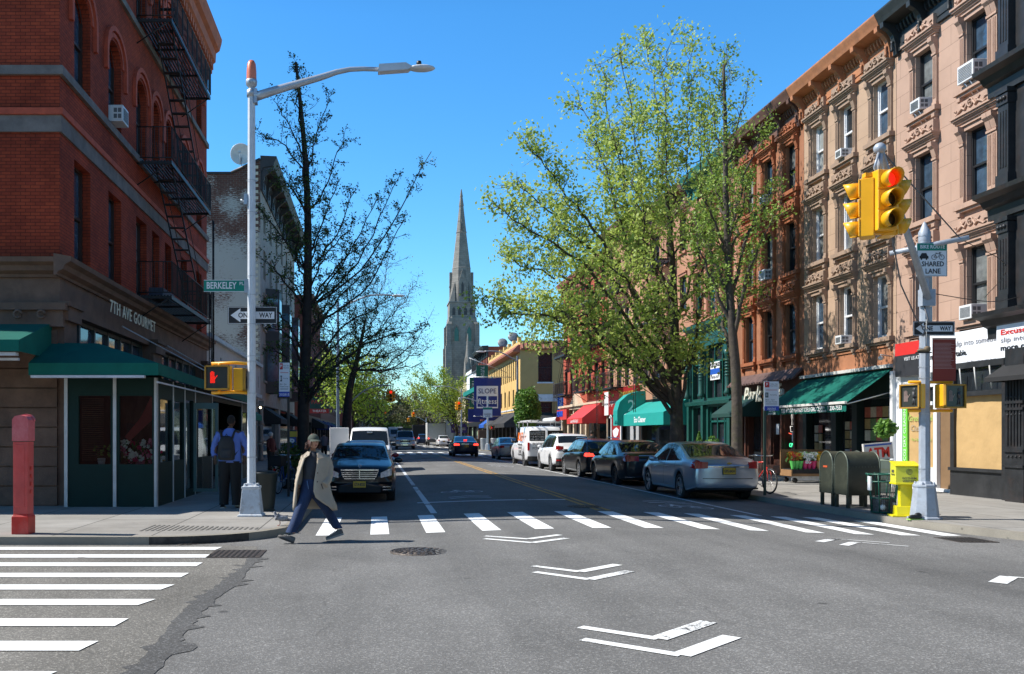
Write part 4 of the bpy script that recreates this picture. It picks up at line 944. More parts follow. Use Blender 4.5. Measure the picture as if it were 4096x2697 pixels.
def cloth(b, x0, x1, z0, z1, y, amp=.03, n=14, m=6, seed=0, sag=.05):
    vs = []
    for j in range(m+1):
        for i in range(n+1):
            u, v = i/n, j/m; nz_ = noise.noise(Vector((u*5+seed, v*2, seed)))
            vs.append((x0+(x1-x0)*u, y-amp*(nz_+math.sin(u*9+v*4)*.4), z0+(z1-z0)*v-sag*math.sin(math.pi*u)*(v)))
    b.add(vs, [(j*(n+1)+i, j*(n+1)+i+1, (j+1)*(n+1)+i+1, (j+1)*(n+1)+i) for j in range(m) for i in range(n)], 0, True)
cloth(b, 1.75, 5.3, 3.32, 4.32, -.32, .006, 22, seed=1); bn = b.build('banner', M('banner_white', (.8,.82,.86), .45, var=.03, bump=.3, bscale=3), R1)
b = MB(); text(b, 'while we slip into something', 3.6, 3.96, .2, -.332, .002, width=2.7); text(b, 'Our office is under renovation. See you in a few weeks.', 4.4, 3.47, .08, -.332, .002, width=1.5); b.build('lettering', M('letter_mid_grey', (.2,.2,.23), .5), bn)
b = MB(); text(b, 'more comfortable.', 2.9, 3.72, .2, -.332, .002, bold=.004, width=1.5); b.build('lettering', LB, bn)
# black framed shop next to it and the black iron front at the frame edge
b = MB(); wall(b, 3.25, 5.45, .12, 3.45, [(3.4,5.25,2.72,3.3),(3.4,5.25,.82,2.6)], y=-.5, rev=.1); b.box(3.25,5.45,-.56,-.5,.74,.82); b.box(3.25,5.45,-.58,-.5,2.6,2.7); b.quad((3.25,-.0,.12),(3.25,-.5,.12),(3.25,-.5,3.45),(3.25,-.0,3.45)); b.quad((3.25,-.5,3.45),(5.45,-.5,3.45),(5.45,0,3.45),(3.25,0,3.45)); bf = b.build('shopfront', M('shop_black', (.022,.023,.025), .5, var=.3, dirt=.3, dcol=(.07,.07,.07)), R1)
b = MB(); cloth(b, 3.4, 5.25, .82, 2.6, -.43, .022, 30, 26, 3, 0); b.build('paper_cover', KRAFT, bf)
b = MB(); b.quad((3.4, -.41, 2.72), (5.25, -.41, 2.72), (5.25, -.41, 3.3), (3.4, -.41, 3.3)); b.build('transom_pane', GLASS, bf)
b = MB(); cloth(b, 5.35, 8.2, 3.42, 4.3, -.75, .006, 16, seed=7); b2 = b.build('banner', _mats['banner_white'], bf)
b = MB(); text(b, 'Excuse us while', 6.45, 4.0, .17, -.762, .002, bold=.003, width=1.9); b.build('lettering', LR, b2)
b = MB(); text(b, 'slip into something', 6.5, 3.82, .17, -.762, .002, width=2.0); b.build('lettering', _mats['letter_mid_grey'], b2); b = MB(); text(b, 'more comfortable.', 6.5, 3.64, .17, -.762, .002, bold=.004, width=2.0); b.build('lettering', LB, b2)
b = MB()
for x in (3.75, 4.3, 4.85): b.tube([(x, -.52, 2.75), (x+.03, -.6, 3.3)], .015, 5)
b.build('banner_rod', OFFW, bf)
R0 = thing('iron_front_building', 'black iron-fronted building with bay windows at the right edge of the view', 'building', (14.6, 21.1, 0), -90)
IB = M('iron_front_black', (.02,.021,.023), .45, var=.4, scale=4, dirt=.25, dcol=(.09,.045,.03), dscale=3)
b = MB(); wall(b, 0, 6.5, .12, 14.5, [(.75,1.75,z,z+h) for z, h in ((4.75,1.95),(7.8,1.9),(10.75,1.9))]+[(2.4,3.6,z,z+h) for z, h in ((4.75,1.95),(7.8,1.9),(10.75,1.9))]+[(1.0,4.5,.8,3.2)], rev=.25)
b.quad((0,1,.12),(0,0,.12),(0,0,14.5),(0,1,14.5)); shell(b, 6.5, 14.5, 8, near=False); b.build('wall', IB, R0)
for z, h in ((4.75,1.95),(7.8,1.9),(10.75,1.9)):
    for x, w in ((1.25,1.0),(3.0,1.2)): window(R0, x, z, w, h, FB, rev=.25, gl=1)
b = MB()
for z in (4.35, 7.15, 10.05, 13.2): b.prism([(0,z-.45),(-.08,z-.45),(-.1,z-.2),(-.2,z-.15),(-.28,z-.02),(-.45,z+.05),(-.47,z+.15),(0,z+.2)], -.35, 6.5, 'x')
b.build('ledge', IB, R0)
b = MB()
for x in (.28, 2.08, 4.0):
    for z0, z1 in ((4.6,6.55),(7.4,9.5),(10.3,12.6)):
        b.box(x-.17, x+.17, -.16, 0, z0, z1); b.box(x-.21, x+.21, -.2, 0, z0-.05, z0+.25); b.box(x-.22, x+.22, -.22, 0, z1, z1+.1); b.box(x-.19, x+.19, -.19, 0, z1-.25, z1-.02)
        for k in (-.09, 0, .09): b.box(x+k-.018, x+k+.018, -.175, -.16, z0+.4, z1-.4)
        for k in (-.1, 0, .1): b.ball((x+k, -.2, z1-.12), .05, n=8, m=6)
b.box(.4, 1.0, -.2, 0, .12, 3.6)
for k in (.5, .6, .7, .8, .9): b.box(k-.02, k+.02, -.225, -.2, 1.4, 3.1)
for z in (.9, 1.25, 2.2, 2.35): b.box(.38, 1.02, -.24, 0, z, z+.06)
for j in range(4):
    for z in (1.15, 2.1, 2.5): b.ball((.52+j*.13, -.22, z), .025, n=6, m=5)
b.build('pilaster', IB, R0)
b = MB(); b.quad((1,.2,.8),(4.5,.2,.8),(4.5,.2,3.2),(1,.2,3.2)); b.build('shop_window', GLASS, R0)
awning(R0, .3, 5, 3.35, 2.95, .6, .1, _mats['awning_black'])
# air conditioners on the right
for Y, z, w, lab, br in ((22.9, 10.6, .7, 'large white air conditioner with brace in the top right window of the pink brownstone', 1), (25.05, 10.6, .5, 'smaller braced air conditioner in the top left window of the pink brownstone', 1), (22.9, 4.57, .55, 'air conditioner in the lowest right window of the pink brownstone above the banners', 0), (29.2, 10.58, .42, 'air conditioner in the top middle window of the tan brownstone', 0), (29.2, 4.57, .42, 'air conditioner in the lowest middle window of the tan brownstone above the deli', 0), (35.0, 10.6, .45, 'small air conditioner in the top middle window of the rust brownstone', 0), (35.0, 7.62, .6, 'air conditioner in the middle window of the rust brownstone, lower of two', 0)):
    ac_unit((XR+.02, Y, z), -90, lab, w, w*.66, .42, bool(br))
# ---- further houses
CLAY = M('clay_render', (.40,.20,.12), .85, var=.15, scale=1, bump=.1)
R5 = house('tenement_building', 'clay-coloured tenement with iron fire escape behind the big tree', (XR, 52.0, 0), -90, 8.35, 13.8, 12, CLAY, [1.1,3.0,5.2,7.2], [4.6,7.7,10.7], (.95,1.8), FB, M('cornice_clay', (.2,.1,.07), .7), base=BLK, sur=TRIM_S)
fire_escape(R5, 2.2, 6.2, [4.55, 7.6, 10.6], side=-1)
R6 = house('tenement_building', 'clay tenement over the red wine shop with slatted fire escape', (XR, 59.4, 0), -90, 7.35, 14.6, 12, M('clay_render_light', (.46,.25,.15), .85, var=.15, scale=1), [1.0,2.8,4.6,6.4], [4.6,7.7,10.7], (.95,1.9), FB, M('cornice_clay', (.2,.1,.07)), base=BLK, sur=TRIM_S)
fire_escape(R6, 1.2, 4.8, [4.55, 7.6, 10.6], side=-1)
BRR = brick('brick_bright_red', (.48,.10,.055), (.42,.085,.05), (.3,.1,.07), var=.15)
R7 = house('brick_building', 'bright red brick house with fire escapes and red awning over the nail salon', (XR, 73.4, 0), -90, 13.95, 13.6, 12, BRR, [1.1+i*1.95 for i in range(7)], [4.75,7.8,10.8], (.95,1.9), FB, M('cornice_red', (.3,.09,.06), .7), base=M('shop_cream', (.55,.43,.30), .7), sur=M('trim_redstone', (.4,.14,.09), .8))
fire_escape(R7, 1.0, 5.2, [4.7, 7.75, 10.75], side=-1); fire_escape(R7, 8.2, 12.6, [4.7, 7.75, 10.75], side=-1)
# shop signs along them
TEALA = M('awning_teal', (.01,.30,.26), .6, var=.08); REDA = M('awning_red', (.55,.035,.03), .6, var=.08); REDP = M('panel_red', (.32,.02,.02), .35, var=.12, scale=2)
a = awning(R5, .2, 8.1, 3.45, 2.75, 1.25, .62, TEALA, 'Eco Cleaner', SW, .42, bold=.01)
b = MB(); prof = [(0, 2.15), (-1.6, 2.15), (-1.6, 3.0), (-1.45, 3.5), (-1.0, 3.9), (-.4, 4.1), (0, 4.12)]; b.prism(prof, .1, 1.0, 'x'); b.build('awning_end', TEALA, a)
b = MB(); b.M = T(1.01, 0, 0) @ RZ(90) @ T(-.8, 0, 0); text(b, '2', 0, 3.25, .9, -.005, .004, bold=.01); b.tube([(-.4,-.02,2.75),(0,-.02,2.95),(.4,-.02,2.75),(-.4,-.02,2.75)], .04, 6); b.M = None; b.build('lettering', SW, a)
b = MB(); b.M = T(0.1, 0, 0); b.tube([(.3,-1.9,2.6),(.6,-1.9,2.75),(.9,-1.9,2.6),(.3,-1.9,2.6)], .03, 5); b.M = None; b.build('hanger_emblem', SW, a)
b = MB(); b.box(3.6, 7.35, -.3, -.02, 3.0, 4.5); s_ = b.build('wine_sign', REDP, R6)
b = MB(); text(b, 'WINE & LIQUOR', 5.8, 4.0, .55, -.32, .02, bold=.01, width=2.8); text(b, 'CONNECTION', 5.9, 3.35, .45, -.32, .02, bold=.01, width=2.4); text(b, '7', 4.15, 3.85, 1.3, -.32, .02, bold=.02); text(b, 'TH AV', 4.5, 3.3, .25, -.32, .02); b.build('lettering', M('gold_letters', (.55,.38,.08), .35, .4), s_)
b = MB(); b.box(-.9, 3.55, -.2, -.02, 2.9, 4.4); s_ = b.build('yogurt_sign', REDP, R6); MB().box(.0, 1.0, -.21, -.201, 2.9, 4.4).build('white_panel', SW, s_)
b = MB(); text(b, 'yogo', 1.75, 3.7, .5, -.21, .004, bold=.006); text(b, 'monster', 2.8, 3.7, .36, -.21, .004, bold=.004); b.build('lettering', M('letter_pinkwhite', (.75,.55,.5), .5), s_)
b = MB(); text(b, 'OPTICIAN', .5, 3.6, .2, -.215, .004); b.build('lettering', LB, s_)
b = MB(); b.box(1.3, 3.3, -.06, .0, .2, 2.85); b.build('red_door_panel', REDP, R6); b = MB(); b.add([(1.5,-.065,1.9),(2.4,-.065,2.1),(3.0,-.065,1.95),(2.7,-.065,1.6),(2.2,-.065,1.45),(1.7,-.065,1.55)],[(0,1,2,3,4,5)]); b.build('torn_poster', SW, R6)
b = MB(); b.box(3.35,3.5,-.08,0,.2,2.9); b.box(1.1,1.25,-.08,0,.2,2.9); b.build('white_post', SW, R6)
for i in range(2): MB().box(5.2+i*1.2, 5.9+i*1.2, .02, .05, .9, 2.2).build('notice', M('notice_grey', (.35,.36,.37), .5), R6)
awning(R7, 8.9, 13.7, 4.05, 2.75, 1.6, .35, REDA, 'Luxury Nail & Spa II', SW, .3)
b = MB(); b.box(0, 13.9, -.3, 0, 3.55, 3.75); b.box(0, 13.9, -.45, 0, 3.75, 3.9); b.prism([(4.2,3.9),(7.2,3.9),(5.7,4.7)], -.4, 0, 'y')
for x in (.3, 2.6, 4.6, 7.0, 8.6): b.box(x-.2, x+.2, -.2, 0, .12, 3.55)
b.build('stone_portal', M('portal_cream', (.58,.46,.33), .75), R7)
b = MB(); b.box(.3, 4.0, -.6, -.4, 2.8, 3.6); s_ = b.build('shop_sign', REDA, R7); b = MB(); text(b, 'HUNAN', 1.6, 3.25, .6, -.62, .02, bold=.02); b.build('lettering', M('letter_blue', (.02,.1,.6), .4), s_)
# ---- yellow corner building across the side street, its neighbours, the church
OCH = M('ochre_stucco', (.50,.33,.13), .85, var=.06, scale=1, bump=.05); YST = M('yellow_stucco', (.66,.43,.15), .85, var=.06, scale=1)
R8 = thing('corner_building', 'yellow stucco corner building with dark awnings and blue gym banner', 'building', (XR, 122.5, 0), -90)
W8 = 27.0; H8 = 11.6
cols8 = [1.5+i*1.6 for i in range(15)]
b = MB(); wall(b, 0, W8, 3.9, H8, [(x-.4, x+.4, 7.6, 9.9) for x in cols8]+[(x-.5, x+.5, 4.8, 6.6) for x in cols8[1::2]], rev=.2); b.build('wall', YST, R8)
for x in cols8: window(R8, x, 7.6, .8, 2.3, FBR)
for x in cols8[1::2]: window(R8, x, 4.8, 1.0, 1.8, FBR)
SM = T(W8, 0, 0) @ RZ(90)     # wall that faces the side street
ops = [(1.9,3.4,7.2,10.3),(5.0,6.5,7.2,10.3),(8.2,9.7,7.2,10.3),(1.9,3.3,3.9,5.0),(5.2,8.4,2.9-.0+.0,5.0)]
ops = [(1.9,3.4,7.2,10.3),(5.0,6.5,7.2,10.3),(8.2,9.7,7.2,10.3),(1.9,3.4,3.9,5.1),(5.1,8.4,1.75+.0,5.0)]
b = MB(); b.M = SM; wall(b, 0, 22, .12, H8, ops, rev=.3); b.M = None; b.quad((0,0,H8-.05),(W8,0,H8-.05),(W8,20,H8-.05),(0,20,H8-.05)); b.quad((0,20,0),(0,0,0),(0,0,H8),(0,20,H8)); b.build('side_wall', OCH, R8)
def sidewin(parent, Mx, x, z, w, h, fm, gl=0):
    o = window(parent, x, z, w, h, fm, gl=gl, rev=.3); o.matrix_local = Mx @ T(x, 0, z); return o
for a, c, d, e in ops[:4]: sidewin(R8, SM, (a+c)/2, d, c-a, e-d, FB)
for a in (5.92, 7.58): sidewin(R8, SM, a, 1.75, 1.64, 3.25, FB)
b = MB(); b.M = SM
for a, c, d, e in ops[:3]: b.box(a-.12, c+.12, -.08, 0, d-.15, d)
b.box(1.2, 3.9, -.1, 0, 5.15, 5.9); b.box(4.5, 9.0, -.1, 0, 5.05, 5.9); b.box(5.0, 8.5, -.1, 0, 1.6, 1.75); b.box(.9,1.2,-.1,0,4.9,5.3); b.M = None; b.build('window_trim', M('trim_white_grey', (.62,.64,.68), .7), R8)
b = MB(); b.prism([(0,10.35),(-.75,10.45),(-.75,10.55),(-.1,11.15),(0,11.15)], 0, W8, 'x')
for i in range(60): b.tube([(.25+i*.45, -.76, 10.53), (.25+i*.45, -.1, 11.16)], .09, 6, cap=False)
b.M = SM; b.prism([(0,10.6),(-.5,10.65),(-.5,10.75),(-.05,11.3),(0,11.3)], 0, 22, 'x')
for i in range(50): b.tube([(.2+i*.45, -.52, 10.7), (.2+i*.45, -.05, 11.3)], .1, 6, cap=False)
b.M = None; b.build('tiled_eave', M('clay_tile', (.34,.13,.085), .8, var=.3, scale=5), R8)
b = MB(); b.box(0, W8, -.06, 0, 4.3, 4.45); b.build('string_course', M('trim_white_grey', (.62,.64,.68)), R8)
for i in range(8): b = MB(); b.box(i*3.6, i*3.6+.8, -.05, .3, H8, H8+.45); b.build('merlon', YST, R8)
b = MB(); wall(b, 0, W8, .12, 3.9, [(i*3.3+.5, i*3.3+3.2, .4, 2.9) for i in range(8)], rev=.2); b.build('shopfront', BLK, R8)
b = MB(); b.quad((.2,.18,.3),(W8,.18,.3),(W8,.18,3),(.2,.18,3)); b.build('shop_window', GLASS, R8)
AG = M('awning_charcoal', (.03,.031,.034), .75); 
awning(R8, 9, W8+.0, 4.1, 2.85, 1.7, .45, AG, 'Norris Stevens', SW, .28); awning(R8, 3.5, 8.8, 4.1, 2.9, 1.7, .4, M('awning_blue', (.01,.09,.42), .6), None)
b = MB(); b.M = SM; b.add([(0,0,3.9),(10.5,0,3.9),(10.5,-1.4,2.75),(0,-1.4,2.75)],[(3,2,1,0)]); b.box(0,10.5,-1.41,-1.39,2.2,2.75); b.M = None; a8 = b.build('awning', AG, R8)
b = MB(); b.M = SM; text(b, 'Norris Stevens', 3.0, 2.45, .42, -1.43, .01, bold=.006); b.M = None; b.build('lettering', SW, a8)
b = MB(); b.M = SM
for i in range(6):
    for j in range(3): b.box(.6+i*.75, 1.2+i*.75, -.04, 0, .5+j*.55, .95+j*.55)
b.M = None; b.build('listing_cards', M('cards', (.6,.6,.58), .5, var=.3, scale=4), R8)
b = MB(); b.M = SM @ T(4.15, -.5, 0); b.box(-.28, .28, -.03, .03, 3.8, 5.9); b.M = None; vb = b.build('vertical_banner', SB, R8); b = MB(); b.M = SM @ T(4.15,-.5,4.85) @ Matrix.Rotation(R(90),4,'Y'); text(b, 'FITNESS', 0, 0, .4, -.04, .005); b.M = None; b.build('lettering', SW, vb)
# projecting banners and flags on the avenue side
BLUE = M('banner_navy', (.012,.03,.21), .6, var=.1, bump=.2, bscale=2)
b = MB(); b.M = SM; cloth(b, -4.25, -1.2, 3.72, 8.05, 6.0, .06, seed=2); b.M = None; bn = b.build('banner', BLUE, R8)
b = MB(); b.M = SM; b.box(-3.95, -1.55, 5.9, 5.915, 5.95, 7.1); b.box(-3.95, -3.85, 5.9, 5.915, 4.6, 5.95); b.box(-1.65, -1.55, 5.9, 5.915, 4.6, 5.95); b.box(-3.85,-1.65, 5.9,5.915,4.6,4.75); b.M = None; b.build('banner_panel', SW, bn)
b = MB(); b.M = SM; text(b, 'fitness', -2.75, 5.35, .85, 5.87, .01, bold=.012, width=2.1, spacing=1.1); b.M = None; b.build('lettering', SW, bn)
b = MB(); b.M = SM; text(b, 'SLOPE', -2.75, 6.5, .8, 5.87, .01, width=2.0); b.M = None; b.build('lettering', M('letter_navy', (.02,.03,.12), .5), bn)
b = MB(); b.M = SM; b.tube([(-4.4, 6.0, 8.1), (0, 6.2, 8.1)], .05, 6); b.tube([(-4.3,6.0,3.7),(-1.0,6.0,3.7)], .04, 6); b.tube([(-4.4, 10, 10.6), (0, 10, 8.9)], .04, 6); b.M = None; b.build('banner_pole', STEEL, bn)
for (y, z0, z1, x0, x1, m_, tx) in ((12, 7.6, 9.9, -3.3, -1.9, M('banner_green', (.01,.14,.09), .6), 'TUTORING'), (15, 5.0, 8.6, -3.8, -2.9, _mats['banner_green'], 'TEST PREP'), (9, 3.1, 4.6, -4.6, -3.2, BLUE, ''), (11, 3.4, 4.7, -3.1, -1.9, BLUE, ''), (13, 3.3, 4.4, -1.8, -.4, BLUE, '')):
    b = MB(); b.M = SM; b.box(x0, x1, y-.03, y+.03, z0, z1); b.M = None; o = b.build('banner', m_, R8)
    if tx: b = MB(); b.M = SM @ T((x0+x1)/2, y-.04, (z0+z1)/2) @ Matrix.Rotation(R(90),4,'Y'); text(b, tx, 0, 0, .6, 0, .01, width=(z1-z0)*.85); b.M = None; b.build('lettering', SW, o)
b = MB(); b.M = SM; b.add([(-4.9, 12, 6.6), (-1.8, 9, 8.3), (-1.4, 9, 7.7), (-4.6, 12, 6.1)], [(0,1,2,3)]); b.add([(-4.9,12,6.6),(-4.9,12,6.1),(-1.8,9,7.7),(-1.8,9,8.3)],[(0,1,2,3)]); b.M = None; b.build('canopy', TEALA, R8)
# neighbours further on
BRK9 = brick('brick_old_red', (.30,.085,.06), (.25,.07,.05), (.2,.1,.08))
R9 = house('brick_building', 'narrow old red brick building with rooftop dishes and fire escape', (XR, 135, 0), -90, 12.4, 13.6, 14, BRK9, [1.5+i*2 for i in range(6)], [4.8,7.9,10.6], (1,1.8), FB, M('cornice_black', (.02,.024,.026)), proj=.9, cornh=1.3)
fire_escape(R9, 3, 9, [4.7, 7.8, 10.6], out=1.3, drop=False)
t = thing('satellite_dish', 'dark dish cluster on the roof behind the yellow building', 'satellite dish', (17.6, 126, 13.6))
b = MB()
for x, z, r in ((0,.8,.7),(1.5,1.6,.75),(3.6,.6,.6)):
    b.M = T(x, 0, z) @ RX(70); b.lathe([(.01,-.12),(r*.5,-.08),(r,.05),(r,.07),(.01,-.08)], 16, cap=False); b.M = None; b.tube([(x, 0, -.4), (x, .1, z)], .05, 5)
b.build('dishes', M('dish_dark', (.16,.17,.19), .5), t)
R10 = house('white_shop_building', 'low building with big white gable panel beyond the yellow corner', (XR, 149, 0), -90, 13.9, 8.0, 12, M('mauve_panel', (.17,.10,.09), .7), [], [], (1,1), base=BLK)
b = MB(); b.box(0, 13.9, -.3, 10, 8.0, 11.2); b.box(-.1, 14, -.5, 10, 11.2, 11.7); b.build('white_parapet', M('panel_white', (.78,.78,.77), .6, var=.03), R10)
b = MB(); b.M = T(13.9, 0, 0) @ RZ(90)
for x, z0, z1 in ((-1.6, 3.6, 7.4), (-.6, 3.8, 8.0)): b.box(x-.3, x+.3, -.3, -.24, z0, z1)
b.M = None; vb = b.build('vertical_banner', M('banner_purple', (.05,.03,.17), .6), R10)
b = MB(); b.M = T(13.9,0,0) @ RZ(90); b.box(-4.2, -1.9, -2.0, -1.9, 1.9, 3.5); b.M = None; s_ = b.build('hanging_sign', M('sign_purple', (.06,.03,.28), .5), R10); b = MB(); b.M = T(13.9,0,0) @ RZ(90); text(b, 'STERLING', -3.05, 2.45, .5, -2.03, .01, bold=.01, width=2.0); text(b, 'N', -3.05, 3.05, .7, -2.03, .01, bold=.04); text(b, 'REAL ESTATE', -3.05, 2.15, .2, -2.03, .01); b.M = None; b.build('lettering', SW, s_)
R11 = house('stone_building', 'pale yellow stone house next to the church on the avenue', (XR, 172, 0), -90, 22.5, 10.5, 12, M('stone_yellow', (.45,.38,.22), .85), [2+i*2.6 for i in range(8)], [4.6,7.5], (1.1,1.9), FB, None)
R12 = house('far_row_building', 'far right row of low brown houses beyond the church', (XR, 420, 0), -90, 170, 9.5, 12, M('brown_render', (.16,.085,.06)), [2+i*4 for i in range(40)], [4.6], (1.2,1.8), FB, None, corn_n=2)
# the two blocks on the near side of the crossing, behind the viewer
house('brick_building', 'red brick corner block behind the viewer on the left of the avenue', (-6.8, -45, 0), 90, 41, 15, 14, BRD, [1.6+i*2.6 for i in range(15)], [4.6,7.9,11.2], (1.1,1.9), FBR, None)
house('brownstone_row', 'tan brownstone row behind the viewer on the right of the avenue', (XR, -3, 0), -90, 45, 14, 14, TAN, [1.6+i*2.6 for i in range(16)], [4.6,7.6,10.6], (1.0,1.9), FB, None)
house('brick_building', 'long dark brick block closing the avenue far behind the viewer', (-40, -75, 0), 180, 1, 1, 1, BRD, [], [], (1,1), shop=False) if False else None
# street-end buildings
t = thing('distant_building', 'distant grey apartment block closing the end of the avenue', 'building', (-12, 520, 0))
b = MB(); wall(b, -5, 38, -1, 17, [(x, x+2, z, z+2) for x in range(-3, 36, 5) for z in (4, 8, 12)], rev=.6); b.box(-5, 38, .7, 12, -1, 17); b.build('wall', M('distant_grey', (.22,.25,.28), .9, scale=.2), t)
b = MB(); b.prism([(18, 17), (34, 17), (26, 21.5)], 0, 10, 'y'); b.box(16, 36, -.5, 12, 17, 17.8); b.build('roof', M('distant_roof', (.13,.16,.16), .9), t)
# church
CH = thing('church', 'grey stone church with tall octagonal spire and slate roof behind the avenue houses', 'church', (21.8, 232, 0))
CS = brick('church_stone', (.33,.305,.27), (.26,.24,.215), (.16,.15,.13), bw=1.1, bh=.5, ms=.02, var=.35, bump=.3)
SLATE = M('slate', (.20,.185,.16), .7, var=.35, scale=.6)
def oct_(r, z, cx=0, cy=0): return [(cx+r*math.cos(R(22.5+45*i)), cy+r*math.sin(R(22.5+45*i)), z) for i in range(8)]
b = MB(); hw = 4.2
b.box(-3.5, 3.5, -hw, hw, 0, 31.0)
for z0, z1, d in ((31.0,31.35,.2),(35.0,35.35,.2)): b.box(-3.3-d, 3.3+d, -3.3-d, 3.3+d, z0, z1)
b.box(-3.3, 3.3, -3.3, 3.3, 31.35, 35.0)
# spire: square to octagon
st = [(3.5,35.35),(2.8,39.5),(2.45,44),(2.5,44.1),(2.4,44.5),(1.32,53.3),(1.45,53.4),(1.3,53.9),(.58,60.2),(.68,60.3),(.62,60.7),(.35,62.5),(.42,62.7),(.12,64.6)]
vs = [p for r, z in st for p in oct_(r, z)]; b.add(vs, [(i*8+j, i*8+(j+1) % 8, (i+1)*8+(j+1) % 8, (i+1)*8+j) for i in range(len(st)-1) for j in range(8)]+[tuple((len(st)-1)*8+j for j in range(8))])
b.build('tower', CS, CH)
b = MB()
for sx in (-1, 1):
    for sy in (-1, 1):
        cx, cy = sx*3.4, sy*(hw-.2)
        for w, z0, z1 in ((1.1,0,14),(.8,14,24),(.55,24,29.5)): b.box(cx+sx*.2-w, cx+sx*.2+w, cy+sy*.2-w, cy+sy*.2+w, z0, z1)
        b.add([(cx-.6, cy-.6, 29.5), (cx+.6, cy-.6, 29.5), (cx+.6, cy+.6, 29.5), (cx-.6, cy+.6, 29.5), (cx-sx*.8, cy-sy*.8, 32)], [(0,1,4),(1,2,4),(2,3,4),(3,0,4)])
        c2x, c2y = sx*2.6, sy*2.6
        b.add([(c2x-.7, c2y-.7, 35.3), (c2x+.7, c2y-.7, 35.3), (c2x+.7, c2y+.7, 35.3), (c2x-.7, c2y+.7, 35.3), (sx*1.7, sy*1.7, 41)], [(0,1,4),(1,2,4),(2,3,4),(3,0,4)])
for cx in (-2.75, 2.75): b.box(cx-.3, cx+.3, -.6, .6, 35.4, 43.2); b.box(cx-.4, cx+.4, -.7, .7, 39.4, 39.7)
b.build('buttress', CS, CH)
b = MB(); b.prism([(-.95,35.35),(.95,35.35),(.95,40.4),(0,43.6),(-.95,40.4)], -3.4, -1.5, 'y'); b.prism([(-.32,53.9),(.32,53.9),(.32,55.4),(0,56.6),(-.32,55.4)], -1.5, -.6, 'y'); b.build('lucarne', CS, CH)
b = MB(); b.prism([(-.3,36.6),(.3,36.6),(.3,39.6),(0,40.4),(-.3,39.6)], -3.44, -3.4, 'y'); b.prism([(-.12,54.1),(.12,54.1),(.12,55.2),(0,55.6),(-.12,55.2)], -1.53, -1.5, 'y')
for x in (-2.2, -.75, .75, 2.2): b.prism([(x-.38,31.9),(x+.38,31.9),(x+.38,33.4),(x,34.0),(x-.38,33.4)], -3.34, -3.3, 'y')
b.build('louvre', M('louvre_dark', (.06,.06,.06), .8), CH)
for x in (-1.6, 1.6):
    b = MB(); b.prism([(x-.55,25.2),(x+.55,25.2),(x+.55,27.8),(x,29.0),(x-.55,27.8)], -hw-.03, -hw, 'y'); w_ = b.build('belfry_window', M('louvre_green', (.05,.16,.13), .6), CH)
    b = MB(); b.tube([(x-.7,-hw-.05,25.2),(x-.7,-hw-.05,27.8),(x,-hw-.05,29.4),(x+.7,-hw-.05,27.8),(x+.7,-hw-.05,25.2)], .14, 6); b.build('arch_frame', CS, w_)
b = MB()
for x, y, h in ((1.0,-6.5,22),(3.6,-7,15.5)):
    b.lathe([(1.05,0),(1.05,h*.55),(.85,h*.56),(.8,h*.8),(1.0,h*.81),(.75,h*.86),(.1,h*1.22)], 8, (x, y, 0), sm=False)
    for k in range(4): a = R(45+90*k); b.lathe([(.3,h*.4),(.3,h*.8),(.05,h*.95)], 4, (x+.95*math.cos(a), y+.95*math.sin(a), 0), sm=False)
b.build('pinnacle', CS, CH)
b = MB(); b.box(hw, hw+36, 0, 18, 0, 13.5); b.prism([(hw+9.5,0),(hw+22.5,0),(hw+22.5,10.5),(hw+16,16.5),(hw+9.5,10.5)], -5, 0, 'y'); b.box(hw, hw+36, -3.5, 0, 0, 9); b.prism([(hw-.6,4),(hw+8,4),(hw+8,9.5),(hw+4,17),(hw-.6,9.5)], -6, -3.4, 'y'); b.build('nave', CS, CH)
b = MB(); b.prism([(-.6,13.4),(-.6,13.8),(9,24.5),(18.6,13.8),(18.6,13.5)], hw-.2, hw+36, 'x'); b.add([(hw,-3.7,9),(hw+36,-3.7,9),(hw+36,0,12.2),(hw,0,12.2)],[(0,1,2,3)]); b.build('roof', SLATE, CH)
b = MB(); b.lathe([(1.0,-.05),(1.0,.05)], 16, (0,0,0)); me = b.mesh(M('louvre_dark', (.06,.06,.06)), 'rose_window'); o = link('rose_window', me, CH, (hw+3.9, -6.05, 11)); o.rotation_euler = (R(90), 0, 0)
# ================================================================ VEHICLES
def curve(pts):
    pts = sorted(pts)
    def lin(y):
        if y <= pts[0][0]: return pts[0][1]
        for (a, b_), (c, d) in zip(pts, pts[1:]):
            if y <= c: return b_+(d-b_)*(y-a)/(c-a)
        return pts[-1][1]
    return lambda y: (lin(y-.09)+lin(y-.045)+2*lin(y)+lin(y+.045)+lin(y+.09))/6
def carpaint(name, col, metal=.3): return M(name, col, .3, metal, var=.03, coat=.45, spec=.4)
CARG = M('car_glass', (.012,.016,.02), .03, var=.3, spec=.9, coat=.5)
LENSR = M('lens_red', (.42,.01,.01), .15, coat=1, var=.2, scale=12); LENSRL = M('lens_red_lit', (.8,.03,.02), .2, em=(1,.05,.03), emk=2.2); LENSW = M('lens_clear', (.5,.52,.55), .1, .3, var=.4, scale=20, coat=1)
LENSO = M('lens_orange', (.7,.2,.02), .2, coat=1); PLATE_Y = M('plate_gold', (.60,.34,.03), .5, var=.05); PLATE_W = M('plate_pale', (.6,.6,.42), .5)
UND = M('underbody', (.008,.008,.009), .9); SEAM = M('panel_gap', (.01,.01,.011), .7)
